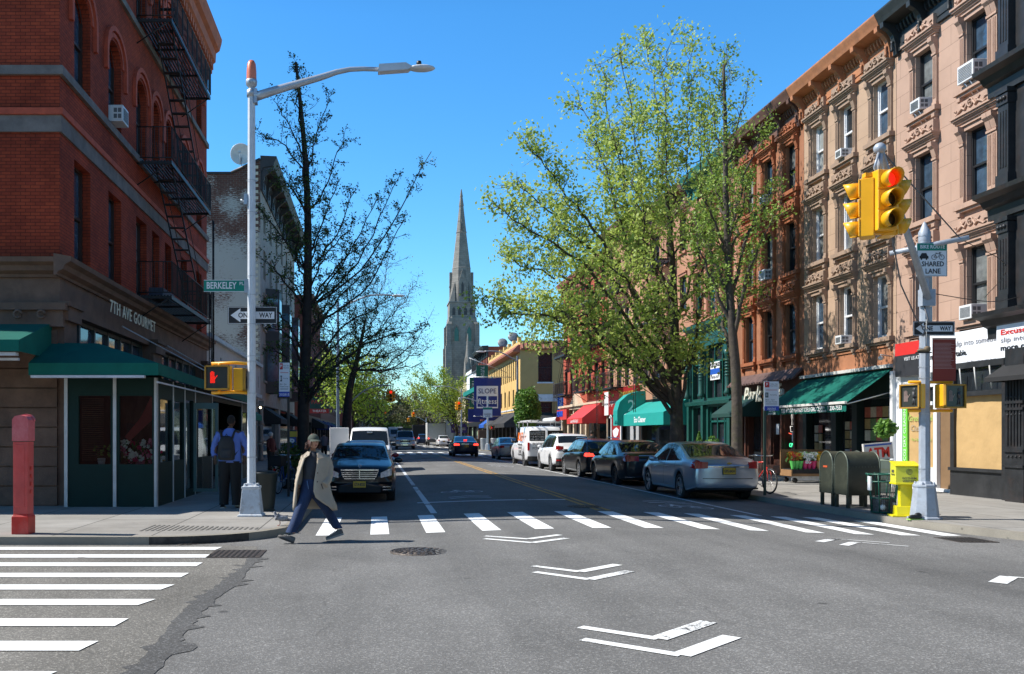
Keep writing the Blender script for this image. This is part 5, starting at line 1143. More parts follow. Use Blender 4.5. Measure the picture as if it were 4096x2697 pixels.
def wheel(t, x, y, r, side, style=5, tw=.21, dark=False):
    w = link('wheel', None, t, (x, y, r))
    b = MB(RY(90*side)); b.lathe([(r*.66,-tw/2),(r*.9,-tw/2),(r*.985,-tw*.36),(r,-tw*.2),(r,tw*.2),(r*.985,tw*.36),(r*.9,tw/2),(r*.68,tw*.46),(r*.66,tw*.2),(r*.66,-tw/2)], 28, cap=False); b.build('tyre', RUB, w)
    b = MB(RY(90*side)); b.lathe([(.001, tw*.1),(r*.3,tw*.1),(r*.64,tw*.0),(r*.645,tw*.4),(r*.69,tw*.45),(r*.69,tw*.38)], 28, cap=False, mi=1)
    b.lathe([(.001,tw*.34),(r*.12,tw*.34),(r*.16,tw*.28),(r*.16,tw*.1)], 12, cap=False)
    b.lathe([(r*.62,tw*.42),(r*.69,tw*.465),(r*.7,tw*.4)], 28, cap=False)
    for i in range(style):
        a = 2*math.pi*i/style; b.M = RY(90*side) @ Matrix.Rotation(a, 4, 'Z'); ww = r*(.11 if style > 6 else .17)
        b.add([(r*.1,-ww*.6,tw*.32),(r*.1,ww*.6,tw*.32),(r*.66,ww,tw*.38),(r*.66,-ww,tw*.38),(r*.1,-ww*.8,tw*.12),(r*.1,ww*.8,tw*.12),(r*.66,ww*1.1,tw*.1),(r*.66,-ww*1.1,tw*.1)], [(0,1,2,3),(0,3,7,4),(1,5,6,2)])
    b.build('rim', [M('rim_dark', (.05,.05,.052), .4, .7) if dark else SILV, M('rim_well', (.02,.02,.021), .7)], w)
def car(label, cat, loc, rz, col, Lg, Wd, top, belt, axles, wr=.33, glass=(), ws=None, rw=None, pillars=(), name='parked_car', zb=.2, roofw=.2, spokes=5, dark_rims=False, rear=None, front=None, mirrors=True, handles=(), seams=(), group=None, endw=.12, rimpaint=None, bulge=.14):
    t = thing(name, label, cat, loc, rz, group)
    H = max(z for y, z in top); tf = curve(top); bf = curve(belt); hwm = Wd/2; l2 = Lg/2; ar = wr+.06
    def hw(y):
        f = max(0, (abs(y)-(l2-.9))/.9); return hwm*(1-endw*f*f)
    ys = set(round(-l2+i*Lg/46, 4) for i in range(47))
    for a in axles:
        ys = {y for y in ys if abs(y-a) > ar+.015}
        ys |= {round(a+ar*math.sin(R(k*15)), 4) for k in range(-6, 7)} | {round(a+s*(ar+.012), 4) for s in (-1, 1)}
    for p in pillars: ys |= {round(p-.04, 4), round(p+.04, 4)}
    for g in (glass or ()): ys.add(round(g, 4))
    ys = sorted(y for y in ys if -l2 <= y <= l2)
    def sect(y):
        h = hw(y); bl = min(bf(y), tf(y)-.03); tp = tf(y); Hb = H-bf(0); e = abs(y)/l2; z_b = zb+(.1*max(0, (abs(y)-(l2-.55))/.55))
        tt = max(0, min(1, (tp-bl-.05)/max(.05, Hb-.05))); edge = h*(.90-roofw*tt)
        P_ = [(0, z_b), (h*.84, z_b), (h*.95, z_b+.05), (h*.985, z_b+.16), (h*1.0, z_b+(bl-z_b)*.5), (h*.985, z_b+(bl-z_b)*.82), (h*.955, bl-.02), (h*.915, bl+.012)]
        if tp-bl > .1:
            P_ += [((h*.905+edge)/2+.012, (bl+tp-.06)/2), (edge, tp-.065*min(1, tt*3+.3)), (edge*.93, tp-.025), (edge*.55, tp-.006), (0, tp)]
        else:
            d = tp-bl-.012; P_ += [(h*.86, bl+.012+d*.35), (h*.78, bl+.012+d*.55), (h*.66, bl+.012+d*.72), (h*.4, bl+.012+d*.93), (0, tp)]
        for a in axles:
            q = ar*ar-(y-a)**2
            if q > -1e-9:
                za = wr+math.sqrt(max(0, q))
                P_ = [P_[0]]+[(x, max(z, za+.004*i)) if i < 6 else (x, z) for i, (x, z) in enumerate(P_[1:], 1)]
        return P_
    def bend(x, y):
        f = max(0, (abs(y)-(l2-.7))/.7); return y-math.copysign(bulge*f*(abs(x)/hwm)**2.2, y)
    S = [sect(y) for y in ys]; n = len(S[0]); body = MB(); gl = {'side_window': MB(), 'windshield': MB(), 'rear_window': MB()}
    for i in range(len(ys)-1):
        ya, yb = ys[i], ys[i+1]; ym = (ya+yb)/2
        arch = any(abs(ym-a) < ar for a in axles)
        for j in range(n-1):
            tgt = body; mi = 0
            gh = (tf(ym)-bf(ym)) > .12
            if j in (0, 1) and (arch or True): mi = 1 if j == 0 or arch else 2
            if gh and j in (7, 8) and glass and glass[0] < ym < glass[1]:
                if any(abs(ym-p) <= .041 for p in pillars): mi = 2
                else: tgt = gl['side_window']; mi = 0
            if gh and j >= 10 and ws and ws[0] < ym < ws[1]: tgt = gl['windshield']
            if gh and j >= 10 and rw and rw[0] < ym < rw[1]: tgt = gl['rear_window']
            for s in (1, -1):
                q = [(s*S[i][j][0], bend(S[i][j][0], ya), S[i][j][1]), (s*S[i+1][j][0], bend(S[i+1][j][0], yb), S[i+1][j][1]), (s*S[i+1][j+1][0], bend(S[i+1][j+1][0], yb), S[i+1][j+1][1]), (s*S[i][j+1][0], bend(S[i][j+1][0], ya), S[i][j+1][1])]
                tgt.add(q if s > 0 else q[::-1], [(0,1,2,3)], mi, True)
    for yi, sg in ((0, -1), (-1, 1)):      # closed ends
        Pn = S[yi]; y = ys[yi]; zc = (Pn[0][1]+Pn[-1][1])/2; full = [(x, z) for x, z in Pn]+[(-x, z) for x, z in Pn[-2:0:-1]]; m = len(full); prev = None
        for k, (sc, dy) in enumerate(((1, 0), (.97, .03), (.85, .055), (.55, .06), (.0, .06))):
            r_ = [(x*sc, bend(x*sc, y)+sg*dy, zc+(z-zc)*sc) for x, z in full]
            if prev:
                for i in range(m):
                    q = [prev[i], prev[(i+1) % m], r_[(i+1) % m], r_[i]]; body.add(q if sg < 0 else q[::-1], [(0,1,2,3)], 0, True)
            prev = r_
    me = body.mesh([col, UND, BLK], 'body')
    import bmesh
    def weld(me_):
        bm = bmesh.new(); bm.from_mesh(me_); bmesh.ops.remove_doubles(bm, verts=bm.verts, dist=.0008); bm.to_mesh(me_); bm.free(); return me_
    link('body', weld(me), t)
    for k, g in gl.items():
        if g.v: link(k, weld(g.mesh(CARG, k)), t)
    he = hwm*(1-endw)
    def yend(x, sg):
        r = min(1, abs(x)/he); tb = ((0,.06),(.55,.06),(.85,.055),(.97,.03),(1,0)); dy = 0
        for (a, c), (d, e) in zip(tb, tb[1:]):
            if a <= r <= d: dy = c+(e-c)*(r-a)/(d-a)
        return sg*(l2+dy-bulge*(abs(x)/hwm)**2.2)
    def patch(x0, x1, z0, z1, sg, mat, nm, par=None, off=.012, z0b=None, z1b=None, n_=8):
        b = MB(); z0b = z0 if z0b is None else z0b; z1b = z1 if z1b is None else z1b; vs = []
        for i in range(n_+1):
            f = i/n_; x = max(-he*.985, min(he*.985, x0+(x1-x0)*f)); yy = yend(x, sg)+sg*off
            vs += [(x, yy, z0+(z0b-z0)*f), (x, yy, z1+(z1b-z1)*f), (x, yy-sg*.05, z0+(z0b-z0)*f), (x, yy-sg*.05, z1+(z1b-z1)*f)]
        b.add(vs, [(4*i+a, 4*i+4+a, 4*i+4+c, 4*i+c) for i in range(n_) for a, c in ((0,1),(1,3),(2,0))]+[(0,2,3,1), (4*n_, 4*n_+1, 4*n_+3, 4*n_+2)])
        return b.build(nm, mat, par or t)
    def side_lamp(z0, z1, ln, sg, mat, nm):
        for s in (-1, 1):
            b = MB(); vs = []; ns = 5
            for i in range(ns+1):
                y = sg*(l2-ln*i/ns); P_ = sect(y)[1:8]
                for k in range(4):
                    z = z0+(z1-z0)*k/3+.03*i/ns; x = P_[0][0]
                    for (xa, za), (xb, zb_) in zip(P_, P_[1:]):
                        if za <= z <= zb_: x = xa+(xb-xa)*(z-za)/max(1e-6, zb_-za)
                    vs.append((s*(x+.007), bend(x, y), z))
            b.add(vs, [(4*i+k, 4*i+k+1, 4*i+k+5, 4*i+k+4) for i in range(ns) for k in range(3)], 0, True); b.build(nm, mat, t)
    patch.side = side_lamp
    for a in axles:
        for s in (-1, 1): wheel(t, s*(hwm-.13), a, wr, s, spokes, dark=dark_rims)
    if mirrors and ws:
        for s in (-1, 1):
            ym = ws[0]-.02; b = MB(); zz = bf(ym)+.08
            b.ball((s*(hwm+.08), ym, zz), .11, .07, .075); b.box(min(s*(hwm-.06), s*(hwm+.04)), max(s*(hwm-.06), s*(hwm+.04)), ym-.03, ym+.03, zz-.05, zz-.0); b.build('mirror', col if mirrors is True else BLK, t)
    for y in handles:
        for s in (-1, 1): MB().cb(s*(hw(y)*.988), y, bf(y)-.13, .035, .19, .035).build('door_handle', col, t, bevel=.01)
    if seams:
        b = MB()
        for y in seams:
            for s in (-1, 1):
                P_ = sect(y); b.add([(s*(P_[k][0]+.004), y+d, P_[k][1]) for k in range(3, 8) for d in (-.005, .005)], [(2*i, 2*i+1, 2*i+3, 2*i+2) for i in range(4)])
        b.build('door_gap', SEAM, t)
    t['_l2'] = l2
    del t['_l2']
    return t, patch, yend, tf, bf
def plate(t, yend, sg, z, txt, mat, w=.3):
    y = yend(0, sg)+sg*.02; b = MB(); b.box(-w/2-.01, w/2+.01, min(y, y+sg*.01), max(y, y+sg*.01), z-.085, z+.085); p = b.build('plate_frame', SEAM, t)
    b = MB(); b.box(-w/2, w/2, min(y+sg*.01, y+sg*.014), max(y+sg*.01, y+sg*.014), z-.075, z+.075); q = b.build('license_plate', mat, p)
    b = MB(); b.M = (RZ(0) if sg < 0 else RZ(180)); text(b, txt, 0, z-.005, .095, -(abs(y)+.0155), .001, bold=.002, width=w*.85); b.M = None; b.build('lettering', M('plate_ink', (.02,.02,.06), .5), q)
SEDT = [(-2.3,.90),(-2.25,1.03),(-2.05,1.07),(-1.7,1.09),(-.75,1.41),(-.3,1.47),(.3,1.465),(.6,1.39),(1.3,1.04),(1.5,.98),(2.0,.86),(2.22,.74),(2.3,.64)]
SEDB = [(-2.3,.86),(-2.2,.96),(-1.5,.98),(0,.93),(1.3,.885),(2.0,.78),(2.3,.58)]
def sc(pts, k, kz=1): return [(y*k, z*kz) for y, z in pts]
SILVER = carpaint('paint_silver', (.42,.46,.52), .7)
KERBG = 'cars parked nose to tail along the right kerb'
def tails(patch, hwm, z0, z1, x0, mat, lit=None, wrap=True):
    for s in (-1, 1): patch(s*x0, s*hwm*.97, z0+.02, z1-.03, -1, lit or mat, 'tail_light', z0b=z0, z1b=z1, off=.008)
    patch.side(z0, z1, .22, -1, lit or mat, 'tail_light')
# 1 silver sedan
t, patch, yend, tf, bf = car('silver sedan parked nearest on the right, gold plate and dented rear bumper', 'car', (8.62, 24.45, 0.0), 0, SILVER, 4.6, 1.79, SEDT, SEDB, (-1.32, 1.37), glass=(-1.35, 1.05), ws=(.58, 1.42), rw=(-1.72, -.68), pillars=(-.12,), seams=(.95,-.12,-1.0), handles=(-.35,.65), group=KERBG)
tails(patch, .895, .80, 1.0, .50, LENSR)
patch(-.5, .5, .845, .875, -1, CHROME, 'chrome_strip'); plate(t, yend, -1, .755, 'GPE-8434', PLATE_Y)
b = MB(); y = yend(0,-1)-.03; b.box(-.06,.06,y-.005,y,.93,.955); b.box(-.025,.025,y-.006,y,.915,.97); b.build('badge', M('badge_gold',(.5,.36,.1),.3,.6), t)
patch(-.88,.88,.30,.34,-1,SEAM,'bumper_gap',off=.004); patch(-.8,.8,.56,.575,-1,SEAM,'trunk_gap',off=.002)
b = MB(); b.prism([(-.05,1.47),(.1,1.47),(-.02,1.53)], -.015, .015, 'x'); b.tube([(0,-.55,1.44),(0,-.75,1.62)], .006, 5); b.build('antenna', BLK, t)
b = MB(); b.ball((-.38,-.2,1.1),.12,.06,.14); b.ball((.38,-.2,1.1),.12,.06,.14); 
# 2 black sedan
BLKP = carpaint('paint_black', (.008,.009,.012), .0)
t, patch, yend, tf, bf = car('glossy black sedan with dark alloys parked behind the silver sedan', 'car', (8.6, 30.6, 0), 0, BLKP, 4.8, 1.85, sc(SEDT, 1.04), sc(SEDB, 1.04), (-1.38, 1.42), glass=(-1.45, 1.1), ws=(.6, 1.5), rw=(-1.8, -.7), pillars=(-.12,), seams=(.95,-.12,-1.0), handles=(-.35,.65), spokes=10, dark_rims=True, group=KERBG)
tails(patch, .925, .80, 1.0, .42, LENSR); patch(-.42,.42,.98,1.0,-1,CHROME,'chrome_strip'); plate(t, yend, -1, .82, 'Z61', PLATE_W); patch(-.85,.85,.30,.32,-1,CHROME,'bumper_trim')
MB().box(-.06,.06,yend(0,-1)-.03,yend(0,-1)-.015,.92,.99).build('badge', CHROME, t)
# 3 black wagon
WGT = [(-2.3,.95),(-2.27,1.05),(-2.12,1.15),(-1.75,1.40),(-1.4,1.46),(0,1.49),(.3,1.47),(.6,1.4),(1.3,1.04),(1.5,.98),(2.0,.86),(2.22,.74),(2.3,.64)]
t, patch, yend, tf, bf = car('matte black station wagon with one glowing brake light, ahead of the black sedan', 'car', (8.6, 35.9, 0), 0, carpaint('paint_black2', (.012,.012,.013), 0), 4.7, 1.8, WGT, SEDB, (-1.37, 1.4), glass=(-1.95, 1.05), ws=(.58, 1.42), rw=(-2.16, -1.7), pillars=(-.12,-1.15), seams=(.95,-.12,-1.0), handles=(-.35,.65), spokes=10, group=KERBG)
tails(patch, .9, .82, .97, .45, LENSRL); plate(t, yend, -1, .72, 'HBN 4021', PLATE_Y)
b = MB()
for s in (-1, 1): b.tube([(s*.6,-1.7,1.44),(s*.62,-1.5,1.52),(s*.62,.1,1.54),(s*.6,.3,1.48)], .015, 6)
b.build('roof_rail', CHROME, t)
# 4 white SUV
SUT = [(-2.25,.95),(-2.22,1.15),(-2.05,1.32),(-1.75,1.6),(-1.4,1.67),(0,1.70),(.35,1.68),(.65,1.58),(1.3,1.16),(1.5,1.1),(2.0,1.0),(2.2,.85),(2.26,.74)]
SUB = [(-2.25,.9),(-2.1,1.08),(-1,1.07),(1.3,1.0),(2.0,.92),(2.26,.7)]
WHP = carpaint('paint_white', (.74,.75,.77), 0)
t, patch, yend, tf, bf = car('white compact SUV with black lower cladding parked behind the electrician van', 'car', (8.6, 41.4, 0), 0, WHP, 4.55, 1.86, SUT, SUB, (-1.36, 1.34), wr=.36, zb=.26, glass=(-1.75, 1.05), ws=(.6, 1.42), rw=(-2.1, -1.7), pillars=(-.15,-1.05), seams=(.95,-.12,-1.0), handles=(-.35,.65), spokes=10, group=KERBG)
tails(patch, .93, .98, 1.17, .5, LENSR); patch(-.92,.92,.32,.62,-1,M('cladding_grey',(.04,.04,.042),.7),'cladding'); patch(-.5,.5,.98,1.02,-1,CHROME,'chrome_strip')
for s in (-1,1): patch(s*.55,s*.85,.5,.56,-1,LENSR,'reflector', off=.02)
# 5 electrician van
VNT = [(-2.8,1.1),(-2.78,1.5),(-2.6,1.98),(-2.3,2.06),(0,2.08),(.9,2.05),(1.2,1.93),(1.75,1.32),(1.95,1.24),(2.6,1.1),(2.75,.9),(2.8,.75)]
VNB = [(-2.8,1.05),(-2.6,1.22),(0,1.22),(1.7,1.15),(2.5,1.0),(2.8,.7)]
t, patch, yend, tf, bf = car('white electrician work van with ladder rack, lettered sides and orange logo', 'van', (8.55, 48.3, 0), 0, WHP, 5.6, 2.0, VNT, VNB, (-1.75, 1.75), wr=.37, zb=.28, glass=(.35, 1.65), ws=(1.15, 1.85), rw=None, pillars=(), roofw=.12, seams=(1.4,.3,-1.2), handles=(.45,), spokes=8, name='work_van', mirrors=2, endw=.05, bulge=.06, group=KERBG)
y = yend(0,-1)
b = MB(); b.box(-.86,-.06,y-.02,y,1.32,1.85); b.box(.06,.86,y-.02,y,1.32,1.85); b.build('rear_window', M('window_black_film',(.01,.01,.012),.15,spec=.8), t)
b = MB(); text(b,'M & M CONTRACTING',-.46,1.76,.085,y-.024,.001,width=.7); text(b,'AND ELECTRICAL INC',-.46,1.67,.085,y-.024,.001,width=.7); text(b,'718-477-5342',-.46,1.53,.13,y-.024,.001,width=.7); text(b,'908-687-1900',-.46,1.4,.12,y-.024,.001,width=.7); text(b,'24 HR',.46,1.7,.14,y-.024,.001); b.build('lettering', SW, t)
b = MB(); text(b,'BUCKET TRUCK',.0,1.16,.2,y-.024,.001,width=1.4); text(b,'POWER SERVICE',.0,.95,.18,y-.024,.001,width=1.4); text(b,'ELECTRIC',.0,.76,.16,y-.024,.001,width=.9); b.build('lettering', LB, t)
for s in (-1,1): patch(s*.84,s*.97,.85,1.25,-1,LENSR,'tail_light'); 
b = MB(); b.M = RZ(-90); 
text(b,'BOLT',.95,1.5,.62,-1.02,.003,bold=.02,shear=.3); b.M = None; b.build('logo', M('logo_orange',(.8,.16,.01),.5), t)
b = MB(); b.M = RZ(-90) @ T(.9,0,0); text(b,'POWER SERVICE DIVISION',0,1.12,.12,-1.025,.002,width=1.3); text(b,'718-477-5342',0,.95,.17,-1.025,.002,width=1.0); text(b,'ELECTRIC',0,.75,.2,-1.025,.002); text(b,'LICENSED INSURED',0,.6,.12,-1.025,.002,width=1.3); b.M = None; b.build('lettering', LB, t)
patch(-.95,.95,.35,.55,-1,M('bumper_black',(.02,.02,.02),.6),'rear_bumper',off=.06)
b = MB()
for yy in (-2.3,-.9,.5):
    for s in (-1,1): b.tube([(s*.85,yy,2.0),(s*.85,yy,2.3)],.02,5)
    b.tube([(-.9,yy,2.3),(.9,yy,2.3)],.022,5)
for s in (-.9,.9): b.tube([(s,-2.5,2.3),(s,.7,2.3)],.022,5)
for s in (-.7,-.35): b.tube([(s,-2.6,2.36),(s,1.0,2.36)],.03,5)
for i in range(12): b.tube([(-.7,-2.5+i*.3,2.36),(-.35,-2.5+i*.3,2.36)],.015,4)
rk = b.build('ladder_rack', M('rack_white',(.6,.6,.6),.5), t); b = MB(); b.tube([(.55,-2.9,2.42),(.55,.6,2.42)],.11,10); b.build('pipe_tube', WHITE, rk); b = MB(); b.tube([(.55,-2.93,2.42),(.55,-2.905,2.42)],.12,12); b.build('tube_cap', LR, rk)
# 6 silver older sedan
t, patch, yend, tf, bf = car('older beige-silver sedan parked past the work van near the small tree', 'car', (8.65, 59.8, 0), 0, carpaint('paint_champagne', (.40,.38,.35), .5), 4.4, 1.72, sc(SEDT,.96), sc(SEDB,.96), (-1.28, 1.28), wr=.31, glass=(-1.3, 1.0), ws=(.56,1.36), rw=(-1.66,-.66), pillars=(-.12,), spokes=7, group=KERBG)
tails(patch, .86, .78, .96, .5, LENSR); plate(t, yend, -1, .84, 'EXC 5521', PLATE_Y); patch(-.82,.82,.52,.535,-1,SEAM,'bumper_gap',off=.004)
# 7 dark sedan driving away
t, patch, yend, tf, bf = car('dark navy sedan driving away with both brake lights lit', 'car', (6.2, 64.6, .08), 0, carpaint('paint_navy', (.008,.012,.03), .2), 4.85, 1.84, sc(SEDT,1.05,1.0), sc(SEDB,1.05), (-1.38,1.42), glass=(-1.45,1.1), ws=(.6,1.5), rw=(-1.8,-.7), pillars=(-.12,), spokes=7, name='driving_car')
tails(patch, .92, .80, .96, .48, LENSRL); patch(-.46,.46,.9,.93,-1,CHROME,'chrome_strip'); plate(t, yend, -1, .78, 'FKA 7710', PLATE_Y); MB().box(-.12,.12,-1.55,-1.5,1.18,1.21).build('brake_light', LENSRL, t)
# 8 white hatchback far
HBT = [(-1.95,.85),(-1.92,1.05),(-1.7,1.3),(-1.4,1.48),(-.9,1.53),(.2,1.53),(.5,1.45),(1.3,1.05),(1.75,.85),(1.95,.66)]
HBB = [(-1.95,.8),(-1.7,.98),(0,.95),(1.2,.9),(1.95,.6)]
t, patch, yend, tf, bf = car('white hatchback parked beside the grey box truck', 'car', (9.1, 124, 0), 0, WHP, 4.0, 1.7, HBT, HBB, (-1.2,1.25), wr=.31, glass=(-1.5,1.0), ws=(.5,1.35), rw=(-1.8,-1.35), pillars=(-.1,))
tails(patch, .85, .8, 1.0, .6, LENSR); plate(t, yend, -1, .75, 'JCB 104', PLATE_Y)
# 9 dark SUV far
t, patch, yend, tf, bf = car('dark blue SUV half hidden between the black truck and the grey box truck', 'car', (7.35, 144, .05), 0, carpaint('paint_darkblue', (.015,.03,.07), .3), 4.7, 1.9, SUT, SUB, (-1.4,1.4), wr=.37, glass=(-1.75,1.05), ws=(.6,1.42), rw=(-2.1,-1.7), pillars=(-.15,), name='driving_car')
tails(patch, .95, .95, 1.15, .6, LENSRL)
# box trucks
def truck(label, loc, rz, W_, H, Lb, boxm, cabm, rear=True, lit=True):
    t = thing('box_truck', label, 'truck', loc, rz); b = MB()
    b.box(-W_/2, W_/2, -Lb/2, Lb/2, .95, H); b.build('cargo_box', boxm, t, bevel=.03)
    b = MB(); b.box(-W_/2+.12, W_/2-.12, -Lb/2-.02, -Lb/2-.001, 1.15, H-.2); b.build('roll_door', M('roll_door_grey', (.42,.45,.46), .5, var=.06) if rear == 1 else boxm, t)
    b = MB()
    for s in (-1, 1): b.box(s*W_/2-.04, s*W_/2+.04, -Lb/2-.03, -Lb/2+.02, .9, H+.02)
    b.box(-W_/2+.04, W_/2-.04, -Lb/2-.03, -Lb/2+.02, H-.12, H+.02); b.box(-W_/2, W_/2, -Lb/2-.12, -Lb/2+.2, .5, .93); b.box(-.45, .45, -Lb/2, Lb/2+1, .5, .9); b.build('frame', M('truck_frame', (.06,.06,.062), .6), t)
    b = MB(); b.prism([(Lb/2+.15,.6),(Lb/2+2.0,.6),(Lb/2+2.1,1.4),(Lb/2+1.5,1.6),(Lb/2+1.1,2.4),(Lb/2+.15,2.45)], -W_/2+.15, W_/2-.15, 'x'); c = b.build('cab', cabm, t, bevel=.06)
    b = MB(); b.add([(-W_/2+.3, Lb/2+1.52, 1.66), (W_/2-.3, Lb/2+1.52, 1.66), (W_/2-.35, Lb/2+1.17, 2.33), (-W_/2+.35, Lb/2+1.17, 2.33)], [(3,2,1,0)]); b.build('windshield', CARG, c)
    for s in (-1, 1):
        MB().box(s*(W_/2-.2)-.1, s*(W_/2-.2)+.1, Lb/2+2.06, Lb/2+2.12, .85, 1.1).build('headlight', LENSW, c)
        MB().box(s*(W_/2-.12)-.09, s*(W_/2-.12)+.09, -Lb/2-.14, -Lb/2-.12, .95, 1.12).build('tail_light', LENSRL if lit else LENSR, t)
        for y in (-Lb/2+1.2, Lb/2+1.1): wheel(t, s*(W_/2-.2), y, .45, s, 6, .28)
    return t
truck('grey box truck with closed roll door on the right side of the avenue', (8.75, 134, .03), 0, 2.6, 3.35, 5.5, M('truck_box_grey', (.55,.57,.56), .5), WHITE, 1)
t = truck('black delivery truck with dark rear door in the middle of the avenue', (7.3, 154, .06), 0, 2.35, 3.2, 5, M('truck_box_black', (.018,.016,.014), .5), BLK, 0)
t = truck('white delivery truck facing the camera behind the pale van with a roof rack', (2.95, 142, .07), 180, 2.2, 2.75, 4, WHITE, M('cab_blue_white', (.35,.42,.52), .3))
# van facing the camera far
t, patch, yend, tf, bf = car('pale blue-grey passenger van with roof rack driving towards the camera', 'van', (2.98, 95, .1), 180, carpaint('paint_paleblue', (.42,.48,.58), .3), 5.4, 2.0, sc(VNT,.96,.95), sc(VNB,.96), (-1.7,1.7), wr=.37, zb=.3, glass=(-2.2,1.5), ws=(1.1,1.78), pillars=(.2,-1), roofw=.12, name='driving_van', mirrors=2, endw=.05, bulge=.06)
patch(-.62,.62,.72,1.0,1,CHROME,'grille'); patch(-.5,.5,.78,.94,1,SEAM,'grille_gap',off=.03); patch(-.95,.95,.42,.6,1,CHROME,'bumper',off=.05)
for s in (-1,1): patch(s*.64,s*.92,.75,.9,1,LENSW,'headlight'); patch(s*.66,s*.94,.92,1.0,1,LENSO,'indicator')
plate(t, yend, 1, .5, 'HRT 220', PLATE_Y); MB().box(-.75,.75,-.3,.9,2.02,2.22).build('roof_rack', BLK, t)
# left side, facing the camera
MERT = [(-2.3,.9),(-2.25,1.02),(-2.05,1.06),(-1.7,1.08),(-.75,1.38),(-.3,1.445),(.2,1.44),(.5,1.38),(1.2,1.06),(1.35,1.02),(2.0,.90),(2.2,.82),(2.3,.70)]
LEFTG = 'cars parked along the left kerb facing the camera'
t, patch, yend, tf, bf = car('black luxury saloon with wide chrome slatted grille parked facing the camera on the left', 'car', (-.40, 23.75, .0), 180, carpaint('paint_black_blue', (.003,.004,.007), 0), 4.6, 1.77, MERT, SEDB, (-1.35,1.4), glass=(-1.35,1.0), ws=(.5,1.32), rw=(-1.72,-.68), pillars=(-.15,), seams=(.9,-.12), handles=(-.3,.6), spokes=7, group=LEFTG)
def gx(x0,x1,z0,z1,mat,nm,off=.02,**k): return patch(x0,x1,z0,z1,1,mat,nm,off=off,**k)
gx(-.44,.44,.60,.80,SEAM,'grille_back',off=.012)
g = link('grille', None, t)
for z0,z1,w in ((.79,.825,.45),(.595,.61,.36),(.645,.658,.40),(.69,.703,.42),(.735,.748,.43)): patch(-w,w,z0,z1,1,CHROME,'slat',par=g,off=.026)
for s in (-1,1): patch(s*.36,s*.45,.595,.60,1,CHROME,'slat',par=g,off=.026,z0b=.79,z1b=.82)
patch(-.012,.012,.60,.80,1,CHROME,'slat',par=g,off=.028,n_=1)
for s in (-1,1):
    patch(s*.50,s*.86,.62,.74,1,LENSW,'headlight',off=.014,z0b=.70,z1b=.90); patch(s*.55,s*.83,.33,.345,1,CHROME,'fog_trim'); patch(s*.55,s*.85,.40,.415,1,CHROME,'fog_trim'); patch(s*.83,s*.875,.60,.68,1,LENSO,'marker')
patch(-.5,.5,.28,.42,1,SEAM,'lower_intake',off=.006); plate(t, yend, 1, .47, 'GTA-8320', PLATE_Y)
b = MB(); y = 2.16; b.tube([(0,y,.83),(0,y,.87)],.006,5); b.tube([(.035*math.cos(a*.524),y,.905+.035*math.sin(a*.524)) for a in range(13)],.004,5,cap=False)
for a in (90,210,330): b.tube([(0,y,.905),(.034*math.cos(R(a)),y,.905+.034*math.sin(R(a)))],.004,4)
b.build('hood_star', CHROME, t)
b = MB(); b.tube([(-.5,1.27,1.05),(-.05,1.1,1.12)],.008,4); b.tube([(.1,1.3,1.05),(.55,1.1,1.1)],.008,4); b.build('wiper', BLK, t)
t, patch, yend, tf, bf = car('dark red car mostly hidden behind the black saloon on the left', 'car', (-.36, 29.4, 0), 180, carpaint('paint_red', (.30,.012,.02), .3), 4.5, 1.78, sc(SEDT,.98), SEDB, (-1.3,1.35), glass=(-1.3,1.0), ws=(.56,1.38), rw=(-1.7,-.66), pillars=(-.12,), group=LEFTG)
for s in (-1,1): patch(s*.5,s*.86,.66,.8,1,LENSW,'headlight')
plate(t, yend, 1, .5, 'FJE 3312', PLATE_Y); patch(-.4,.4,.55,.7,1,SEAM,'grille')
t, patch, yend, tf, bf = car('tall white cargo van with its rear door open, parked on the left', 'van', (-.30, 40.8, 0), 180, WHP, 5.0, 1.98, sc(VNT,.9,.955), sc(VNB,.9,.97), (-1.6,1.6), wr=.35, zb=.28, glass=(.4,1.5), ws=(1.05,1.68), roofw=.10, name='cargo_van', mirrors=2, endw=.05, bulge=.06, group=LEFTG)
for s in (-1,1): patch(s*.6,s*.9,.8,1.0,1,LENSW,'headlight')
patch(-.45,.45,.75,.95,1,SEAM,'grille'); plate(t, yend, 1, .5, 'JFR 9082', PLATE_Y); MB().box(-.12,.12,1.2,1.23,1.72,1.78).build('mirror_sticker', SW, t)
b = MB(); b.box(1.02,1.95,-2.62,-2.55,.5,1.98); b.build('open_door', WHP, t, bevel=.03); b = MB(); b.prism([(-.02,1.98),(.1,1.98),(-.0,2.06)], -.02, .02, 'x'); b.build('antenna', BLK, t)
for i,(y,c,lab) in enumerate(((48.5,(.03,.03,.035),'charcoal car parked on the left behind the white cargo van'),(54.5,(.25,.26,.28),'grey car parked on the left beyond the charcoal car'))):
    t, patch, yend, tf, bf = car(lab,'car',(-.4,y,0),180,carpaint('paint_left_%d'%i,c,.3),4.5,1.78,SEDT,SEDB,(-1.3,1.35),glass=(-1.3,1.0),ws=(.56,1.38),rw=(-1.7,-.66),pillars=(-.12,),group=LEFTG)
